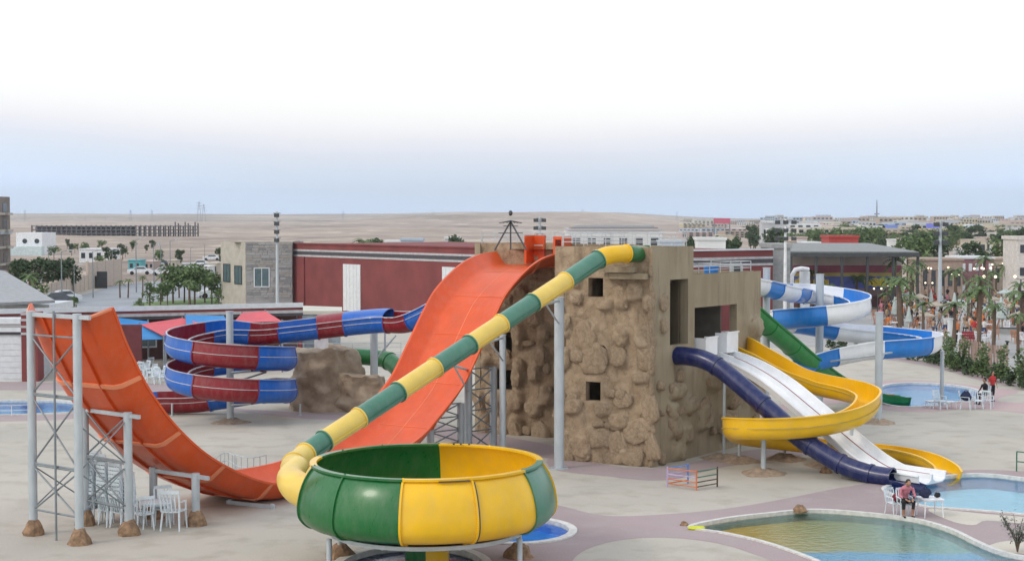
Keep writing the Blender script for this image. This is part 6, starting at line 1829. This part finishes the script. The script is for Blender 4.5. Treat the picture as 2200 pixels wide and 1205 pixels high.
for u, v, s in ((1986,648,1.15),(2008,650,1.15),(2028,646,1.15),(2102,662,1.25),(2118,660,1.25),(2140,640,1.2),(2160,638,1.2),(2180,640,1.2),(1885,690,.9),(1915,680,.9),(2125,700,1.3),(2192,700,1.3),(2052,655,1.0),(1995,672,.9)):
    gl_.append(rg.put(G(u, v), random.uniform(-.5, .5), s, 'x', 'lit globe lamps on the plaza'))
ordinal(gl_, '{n} lit twin globe lamp from the left on the busy plaza')

# ================================================================== 9. vegetation
M_leaf = mat('dark_green_leaves', (.035, .065, .03), .8, col2=(.07, .11, .045), scale=2.0)
M_leaf2 = mat('mid_green_leaves', (.07, .12, .04), .8, col2=(.13, .19, .07), scale=2.0)
M_leaf3 = mat('grey_green_leaves', (.10, .12, .09), .8, col2=(.19, .21, .17), scale=3.0)
M_bark = mat('brown_bark', (.13, .09, .065), .9, bump=.4)
def crown_mesh(seed, rx, rz, n, leaf, m, zc=0, clumps=9, name='crown'):
    rd = random.Random(seed); b = MB(); cl_ = []
    for _ in range(clumps):
        a = rd.uniform(0, 2*PI); r_ = rd.uniform(0, .68); zz = rd.uniform(-.7, .75); cl_.append((math.cos(a)*r_*rx, math.sin(a)*r_*rx, zz*rz, rd.uniform(.28, .5)))
    for i in range(n):
        c = rd.choice(cl_); d = Vector((rd.gauss(0,1), rd.gauss(0,1), rd.gauss(0,1))).normalized()*rd.uniform(.55, 1.05)
        p = Vector((c[0]+d.x*rx*c[3], c[1]+d.y*rx*c[3], zc+c[2]+d.z*rz*c[3]*.9))
        u = Vector((rd.gauss(0,1), rd.gauss(0,1), rd.gauss(0,.6))).normalized(); w = u.cross(Vector((rd.gauss(0,1), rd.gauss(0,1), rd.gauss(0,1)))).normalized()
        l = leaf*rd.uniform(.6, 1.4); b.add([p-u*l, p+w*l*.5, p+u*l, p-w*l*.5], [(0,1,2,3)])
    return b.mesh(name, m)
def tree_proto(label, seed, h, rx, rz, m, n=500, leaf=.16, clumps=9, name='tree'):
    t = thing(name, label, 'tree', (0,0,0)); b = MB(); rd = random.Random(seed)
    b.tube([(0,0,-.1),(.03,.02,h*.35),(rx*.05,0,h-rz)], [.11, .09, .06], 7)
    for k in range(4): a = rd.uniform(0, 6.28); b.tube([(0,0,h*.45),(math.cos(a)*rx*.5, math.sin(a)*rx*.5, h-rz*.7)], [.05,.02], 5)
    b.build('trunk', M_bark, t, 50, world=False); link_mesh('crown', crown_mesh(seed, rx, rz, n, leaf, m, h-rz, clumps), t); return t
def palm_proto(seed, h, fl, m=M_leaf2):
    t = thing('palm_tree', 'x', 'palm tree', (0,0,0)); rd = random.Random(seed); b = MB(); pts = []; rs = []
    for k in range(9): f = k/8; pts.append((.12*math.sin(f*2), 0, h*f)); rs.append(.17*(1-.35*f)*(1+.12*(k % 2)))
    b.tube(pts, rs, 8); b.build('trunk', M_bark, t, 50, world=False); top = Vector(pts[-1])
    for k in range(15):
        a = 2*PI*k/15+rd.uniform(-.15, .15); el = rd.uniform(-.1, 1.1); fb = MB(); prev = None; d = Vector((math.cos(a), math.sin(a), 0)); s = Vector((-d.y, d.x, 0))
        n = 7; spine = []
        for j in range(n+1):
            f = j/n; spine.append(top+d*fl*f*math.cos(el*(1-f*.3))+Vector((0,0,fl*(math.sin(el)*f-.75*f*f))))
        for j in range(n):
            p, q = spine[j], spine[j+1]; w = fl*.16*(1-abs(j/n-.4))
            for sg in (-1, 1):
                tip = (p+q)/2+s*sg*w+Vector((0,0,-w*.45))+d*w*.3; fb.add([p, q, tip+(q-p)*.18, tip-(q-p)*.18], [(0,1,2,3)])
        fb.build('frond', m, t, None, world=False)
    return t
# rows and clusters on the left
T1 = Repeat(tree_proto('x', 1, 4.2, 1.7, 1.5, M_leaf, 700, .20)); T2 = Repeat(tree_proto('x', 2, 4.6, 1.9, 1.7, M_leaf2, 650, .20, 11)); T3 = Repeat(tree_proto('x', 3, 3.0, 1.3, 1.2, M_leaf2, 450, .15, 7))
PP = [Repeat(palm_proto(i, 3.2+i*.7, 1.35)) for i in range(3)]
lst = []
for u, v, s in ((32,640,1.0),(52,640,.95),(75,640,1.05),(98,640,1.0),(122,637,.9),(142,634,1.0),(158,632,.85),(40,610,.8)):
    lst.append(T1.put(G(u, v), random.uniform(0, 6), s*1.12, 'x', 'dark trees along the left road'))
ordinal(lst, '{n} dense dark round tree from the left in the row by the road')
lst = []
for u, v, s in ((372,652,1.1),(396,650,1.0),(418,655,1.15),(440,650,.95),(455,655,.9),(360,656,.7),(70,690,.9),(10,700,1.0),(385,640,1.0),(430,640,1.0)):
    lst.append(T2.put(G(u, v), random.uniform(0, 6), s*.95, 'x', 'green trees left of the stone block'))
ordinal(lst, '{n} leafy mid green tree from the left behind the low restaurant')
lst = []
for k in range(26):
    u = rd.uniform(95, 600); Y = rd.uniform(240, 480); p = Vector((P(u, 1, Y).x, Y, 0)); p.z = TH(p.x, Y)
    lst.append((T1 if rd.random() < .5 else T2).put(p, rd.uniform(0, 6), rd.uniform(.5, .95), 'x', 'scattered trees beyond the left road'))
ordinal(lst, '{n} small scattered tree from the left at the edge of the desert')
lst = []
for u, v, s in ((322,660,.9),(160,668,.5),(345,655,.8),(470,662,.7),(300,672,.5),(2,745,1.0),(20,690,.9)):
    lst.append(T3.put(G(u, v), random.uniform(0, 6), s, 'x', 'shrubby small trees on the left'))
ordinal(lst, '{n} small bushy tree from the left between road and restaurant')
lst = []
for i, (u, v, s) in enumerate(((408,662,.85),(348,648,.75),(68,700,.95),(258,640,.6),(275,640,.55),(306,640,.55))):
    lst.append(PP[i % 3].put(G(u, v), random.uniform(0, 6), s, 'x', 'palms behind the restaurant'))
ordinal(lst, '{n} palm from the left behind the low restaurant and road')
# rooftop level trees behind the red building
for i, (u, vb_, Y) in enumerate(((780, 530, 178),(800, 530, 178),(815, 530, 180),(985, 520, 230),(1490, 520, 205),(1510, 520, 215),(1535, 520, 215),(1580, 522, 205))):
    p = Vector((P(u, 1, Y).x, Y, 0)); (PP[1] if i == 0 else T1).put(p, i, (1.55, 1.55, 1.72) if i < 3 else (1.2, 1.2, 1.7), 'dark tree top showing over the red building, %s from the left' % ordn(i), 'tree tops over the red building')
# right: wooded band and plaza palms
lst = []
rd = random.Random(77)
for k in range(150):
    Y = rd.uniform(230, 700); u = rd.uniform(1960, 2280) if Y < 330 else rd.uniform(1600, 2280)
    p = Vector((P(u, 1, Y).x, Y, 0)); p.z = TH(p.x, Y); lst.append((T1 if rd.random() < .6 else T2).put(p, rd.uniform(0, 6), rd.uniform(1.0, 1.9), 'x', 'trees between plaza and far city'))
ordinal(lst, '{n} tree from the left in the wooded belt before the far city')
lst = []
for k in range(46):
    Y = rd.uniform(105, 215); u = rd.uniform(1895, 2215)
    if 2010 < u < 2045: continue
    lst.append(PP[k % 3].put(Vector((P(u, 1, Y).x, Y, 0)), rd.uniform(0, 6), rd.uniform(.6, 1.15), 'x', 'palms on the plaza'))
for u, v, s in ((1838,662,1.0),(1858,664,1.0),(1742,660,1.15),(1716,700,.8),(1782,668,.8),(1905,668,1.0),(1935,664,.9)):
    lst.append(PP[0].put(G(u, v), rd.uniform(0, 6), s, 'x', 'palms on the plaza'))
ordinal(lst, '{n} palm tree from the left among the plaza crowd and canopy hall')
# hedge plants along the plaza edge
def bush_proto(seed, rx, h, m):
    t = thing('hedge_plant', 'x', 'shrub', (0,0,0)); link_mesh('foliage', crown_mesh(seed, rx, h/2, 420, .09, m, h/2, 10, 'foliage'), t)
    MB().tube([(0,0,0),(0,0,h*.8)], [.04,.02], 5).build('stem', M_bark, t, 50, world=False); return t
HB = [Repeat(bush_proto(31, .55, 1.25, M_leaf2)), Repeat(bush_proto(32, .5, 1.9, M_leaf2)), Repeat(bush_proto(33, .6, 1.0, M_leaf))]
lst = []
hp = [G(1790, 757), G(1900, 765), G(2010, 782), G(2090, 808), G(2150, 822), G(2240, 845)]
seg = 0
for a, c in zip(hp, hp[1:]):
    L = (c-a).length; n = max(2, int(L/.95))
    for k in range(n):
        p = a.lerp(c, k/n); p.y += .7+rd.uniform(-.3, .4); p.x += rd.uniform(-.2, .2); lst.append(HB[rd.choice((0, 0, 2, 2, 1))].put(p, rd.uniform(0, 6), rd.uniform(.8, 1.15), 'x', 'hedge along the plaza edge'))
ordinal(lst, '{n} green hedge plant from the left along the edge of the sloping path')
lst = []
for u, v in ((2040,785),(2072,797),(2110,812),(2150,822),(2195,833)):
    lst.append(HB[1].put(G(u, v), u, 1.15, 'x', 'tall shrubs in the hedge'))
ordinal(lst, '{n} taller bright green shrub from the left standing out of the hedge')
# slatted brown screens behind the hedge
for i, (u, v) in enumerate(((2095,800),(2126,806),(2165,815),(1995,772))):
    g = G(u, v); t = thing('timber_screen', 'pinkish brown slatted screen, %s from the left behind the hedge' % ordn([1, 2, 3, 0][i]), 'screen', (g.x, g.y+1.6, 0), 0, 'slatted screens behind the hedge')
    for k in range(6): MB().box(g.x-.55+k*.19, g.x-.55+k*.19+.13, g.y+1.6, g.y+1.65, 0, 1.9).build('slat', mat('weathered_pink_timber', (.34, .24, .20), .85), t)
    MB().box(g.x-.58, g.x+.58, g.y+1.66, g.y+1.70, 1.5, 1.6).build('rail', mat('weathered_pink_timber', (.34, .24, .20), .85), t)
# dry shrub at the bottom right corner
g = G(2186, 1186)
t = thing('dry_shrub', 'grey leaved dry shrub at the bottom right corner by the murky pool', 'shrub', g)
rd = random.Random(4); b = MB(); lv = MB()
for k in range(16):
    a = rd.uniform(0, 6.28); L = rd.uniform(.5, 1.1); e = Vector((g.x+math.cos(a)*L*.45, g.y+math.sin(a)*L*.4, L*.95)); md = Vector((g.x+math.cos(a)*L*.12, g.y+math.sin(a)*L*.12, L*.5))
    b.tube([(g.x, g.y, 0), md, e], [.018, .012, .005], 5)
    for j in range(46):
        f = rd.uniform(.35, 1.05); q = md.lerp(e, f)+Vector((rd.gauss(0,.07), rd.gauss(0,.07), rd.gauss(0,.06))); u_ = Vector((rd.gauss(0,1), rd.gauss(0,1), rd.gauss(0,.4))).normalized(); w_ = u_.cross(Vector((0,0,1))).normalized()
        l = rd.uniform(.035, .07); lv.add([q-u_*l, q+w_*l*.35, q+u_*l, q-w_*l*.35], [(0,1,2,3)])
b.build('stem', M_bark, t, 50); lv.build('foliage', M_leaf3, t)

# ================================================================== 10. plaza furniture and crowd
M_par = mat('pale_parasol_cloth', (.42, .48, .46), .8); M_par2 = mat('cream_parasol_cloth', (.38, .33, .26), .8)
def parasol(open_, m):
    t = thing('parasol', 'x', 'parasol', (0,0,0)); MB().cyl((0,0,0),(0,0,2.5), .03, n=6).build('pole', M_pipe, t, 50, world=False); b = MB()
    if open_:
        n = 8; vs = [(0,0,2.55)]+[(1.25*math.cos(2*PI*i/n), 1.25*math.sin(2*PI*i/n), 2.05) for i in range(n)]+[(1.25*math.cos(2*PI*i/n), 1.25*math.sin(2*PI*i/n), 1.9) for i in range(n)]
        b.add(vs, [(0, 1+i, 1+(i+1) % n) for i in range(n)]+[(1+i, 1+n+i, 1+n+(i+1) % n, 1+(i+1) % n) for i in range(n)])
    else: b.lathe([(0, 2.7), (.08, 2.6), (.20, 1.9), (.36, 1.05), (.26, .95), (.05, .95)], 10)
    b.build('canopy', m, t, 30, world=False); MB().cyl((0,0,0),(0,0,.12), .28, n=12).build('base', M_steeld, t, 40, world=False); return t
PC = Repeat(parasol(False, M_par)); PO = Repeat(parasol(True, M_par2)); PW = Repeat(parasol(True, M_par))
lc = [PC.put(G(u, v), u, s, 'x', 'closed parasols on the plaza') for u, v, s in ((1922,698,.95),(1952,712,.8),(2098,668,1.1),(2050,690,1.0),(1905,660,.8),(2078,692,.9),(2186,668,1.1),(2150,712,1.1),(2000,665,.8))]
ordinal(lc, '{n} closed pale parasol from the left on the busy plaza')
rd = random.Random(5)
lo = [rd.choice((PO, PW)).put(G(u, v), u, rd.uniform(.6, .8), 'x', 'open parasols on the plaza') for u, v in ((1955,664),(1975,672),(2010,690),(1965,700),(2160,660),(2110,700),(2135,668),(2175,690),(2190,720),(1930,675),(1990,710),(2060,676))]
ordinal(lo, '{n} open pale parasol from the left on the busy plaza')
pl_tables = []; M_orch = mat('orange_brown_seat', (.42, .17, .07), .7); chm = chair_joined(M_orch); chm2 = chair_joined(M_plasticp); ch = []; ch2 = []
for k in range(110):
    u = rd.uniform(1880, 2205); v = rd.uniform(650, 742)
    if u < 2030 and v > 715: continue
    g = G(u, v)
    w_ = rd.random() < .62; o = link_mesh('plaza_chair', chm if w_ else chm2, None, g, rd.uniform(0, 6.28), 1.05)
    setp(o, 'x', 'chair', 'orange brown chairs on the plaza' if w_ else 'white chairs on the plaza'); (ch if w_ else ch2).append(o)
ordinal(ch, '{n} orange brown chair from the left on the busy plaza'); ordinal(ch2, '{n} white plaza chair from the left among the crowd')
tb = MB().lathe([(0,.74),(.45,.74),(.45,.71),(.05,.71),(.05,.03),(.25,.03),(.25,0),(0,0)], 12).mesh('table', M_plasticp, 30); tl = []
for k in range(34):
    o = link_mesh('plaza_table', tb, None, G(rd.uniform(1885, 2205), rd.uniform(655, 738)), 0, 1.0); setp(o, 'x', 'table', 'round white tables on the plaza'); tl.append(o)
ordinal(tl, '{n} round white table from the left on the busy plaza')
pp = {}
for k in range(125):
    u = rd.uniform(1885, 2205); v = rd.uniform(648, 738); ti = rd.choice((0,1,2,2,4,5,6,7,7,4)); li = rd.randrange(4); pose = rd.choice(('stand','walk','sit','walk'))
    if u < 2025 and v > 716: continue
    o = add_person(pose, G(u, v), rd.uniform(0, 6.28), rd.uniform(.9, 1.05), ti, li, 'x', 'people on the plaza')
    pp.setdefault((TOPS[ti][0], {'stand':'standing','walk':'walking','sit':'seated'}[pose]), []).append(o)
for (c_, ps), lst in pp.items(): ordinal(lst, '{n} %s person in %s top from the left in the plaza crowd' % (ps, c_))
# white low walls and kiosks of the plaza
def kiosk(label, u0, u1, v0, v1, m, dep=.8, cat='block', name='plinth'):
    g = G(u0, v1); x1 = P(u1, 1, g.y).x; t = thing(name, label, cat, ((g.x+x1)/2, g.y, 0))
    z = P(u0, v0, g.y).z; MB().box(g.x, x1, g.y, g.y+dep, 0, z).build('body', m, t); MB().box(g.x-.06, x1+.06, g.y-.06, g.y+dep+.06, z, z+.08).build('cap', m, t); return t
kiosk('pale grey square pillar right of the blue white slide end', 2040, 2058, 686, 745, M_wpaint, .6)
kiosk('short white post at the left end of the red slatted panel', 2062, 2067, 715, 738, M_plasticp, .15)
g = G(2066, 738); x1 = P(2104, 1, g.y).x; t = thing('red_barrier', 'dark red slatted barrier with white lines at the edge of the plaza', 'barrier', g)
for k in range(4): MB().box(g.x+.02, x1, g.y, g.y+.08, .12+k*.21, .12+k*.21+.17).build('slat', mat('barrier_red', (.28, .02, .03), .6), t)
for k in range(5): xx = g.x+.05+(x1-g.x)*k/5; MB().box(xx, xx+.05, g.y+.085, g.y+.14, 0, 1.0).build('post', M_steeld, t)
kiosk('black litter bin on the pale path behind the hedge', 2165, 2176, 735, 752, M_black, .4, 'bin', 'litter_bin')
kiosk('small white counter in the middle of the plaza', 2072, 2084, 668, 690, M_plasticp, .6)
kiosk('white counter at the right of the plaza', 2178, 2192, 655, 676, M_plasticp, .6)
for i, (u0, u1, v) in enumerate(((1905, 2040, 625), (1880, 1985, 645), (2030, 2100, 686), (2110, 2200, 716), (1980, 2035, 690))):
    a, c = G(u0, v), G(u1, v+rd.uniform(-1, 4)); t = thing('low_wall', ['low pale wall in front of the canopy hall', 'low cream wall left of the plaza', 'low white wall in the middle of the plaza', 'dark topped low wall at the right end of the plaza', 'short low wall near the first plaza palms'][i], 'wall', (a+c)/2)
    d = (c-a).normalized(); w = MB(); w.obox(a, d, (c-a).length, .25, 0, .45); w.build('wall', M_wpaint if i != 3 else mat('grey_blockwork', (.3,.31,.31)), t); w = MB(); w.obox(a-Vector((-d.y, d.x, 0))*.05, d, (c-a).length, .35, .45, .53); w.build('coping', M_coping if i != 3 else M_dark, t)
# inflatable arch left of the canopy (white)
p0, p1 = G(1700, 690), G(1722, 686)
t = thing('white_arch', 'white arch structure behind the start of the blue white slide', 'arch', p0)
a = P(1698, 577, p0.y); b = MB(); pts = [(p0.x, p0.y, 0), (p0.x, p0.y, a.z-.7), (p0.x+.35, p0.y, a.z-.1), (p0.x+.9, p0.y, a.z+.0), (p0.x+1.6, p0.y+.4, a.z-.1)]
b.tube(pts, .22, 10); b.build('frame', M_plasticp, t, 50); MB().box(p0.x+.9, p0.x+1.8, p0.y+.5, p0.y+.9, 0, a.z-.3).build('panel', M_plasticp, t)

# cars and small trucks on the left road
def car_proto(m):
    t = thing('parked_car', 'x', 'car', (0,0,0))
    b = MB(); prof = [(-2.0,.35),(-2.05,.62),(-1.95,.86),(-1.15,.95),(-.55,1.38),(.75,1.40),(1.35,.98),(1.95,.86),(2.05,.60),(2.0,.35)]
    n = len(prof); vs = []
    for y, k in ((-.82, 1), (-.78, 1), (.78, 1), (.82, 1)):
        for x, z in prof: vs.append((x*(1 if abs(y) < .8 else .98), y*(1 if z < 1 else .84), z-(0 if abs(y) < .8 else .03)*(z > .4)))
    fs = [(j*n+i, j*n+(i+1) % n, (j+1)*n+(i+1) % n, (j+1)*n+i) for j in range(3) for i in range(n)]+[tuple(range(n)), tuple(range(4*n-1, 3*n-1, -1))]
    b.add(vs, fs); b.build('body', m, t, 30, world=False)
    for s in (-1, 1):
        b = MB(); b.add([(-.95, s*.80, .98), (-.52, s*.715, 1.32), (.70, s*.715, 1.34), (1.15, s*.80, .98)], [(0,1,2,3)]); b.v = [(x, y+s*.015, z) for x, y, z in b.v]; b.build('side_window', M_glassd, t, world=False)
        for x in (-1.25, 1.25):
            MB().cyl((x, s*.62, .32), (x, s*.84, .32), .32, n=14).build('wheel', M_black, t, 40, world=False)
    MB().add([(1.36,-.6,1.0),(1.36,.6,1.0),(.82,.56,1.38),(.82,-.56,1.38)], [(0,1,2,3)]).build('windscreen', M_glassd, t, world=False)
    return t
CW = Repeat(car_proto(mat('white_car_paint', (.62,.65,.68), .3, coat=.5))); CD = Repeat(car_proto(mat('dark_car_paint', (.05,.06,.08), .3, coat=.5))); lst = []
for u, v, rz, w_ in ((135,650,.5,1),(118,655,.5,0),(60,612,.1,1),(70,609,.1,0),(90,606,.1,1),(350,592,.1,1),(372,590,.2,0),(395,588,.1,1),(300,590,.2,1),(450,585,.3,0),(330,575,.2,1),(345,573,.2,0),(430,574,.1,1),(455,560,.1,1),(462,640,.3,1)):
    lst.append((CW if w_ else CD).put(G(u, v), rz, 1.0, 'x', 'cars parked on the left'))
ordinal(lst, '{n} small parked car from the left beyond the low restaurant')

# ================================================================== haze
hz = MB().box(-5900, 5900, -500, 8800, -1.6, 170).mesh('haze', bpy.data.materials.new('pale_haze'))
m = hz.materials[0]; m.use_nodes = True; n, l = m.node_tree.nodes, m.node_tree.links; n.clear()
o_ = n.new('ShaderNodeOutputMaterial'); v_ = n.new('ShaderNodeVolumePrincipled'); v_.inputs['Color'].default_value = (.84, .93, 1.0, 1); v_.inputs['Density'].default_value = 1.25e-4; v_.inputs['Anisotropy'].default_value = .2
l.new(v_.outputs[0], o_.inputs['Volume'])
o = bpy.data.objects.new('haze', hz); C.objects.link(o); setp(o, kind='stuff')
for o in list(C.objects):
    if o.get('group') is None and 'group' in o.keys(): del o['group']
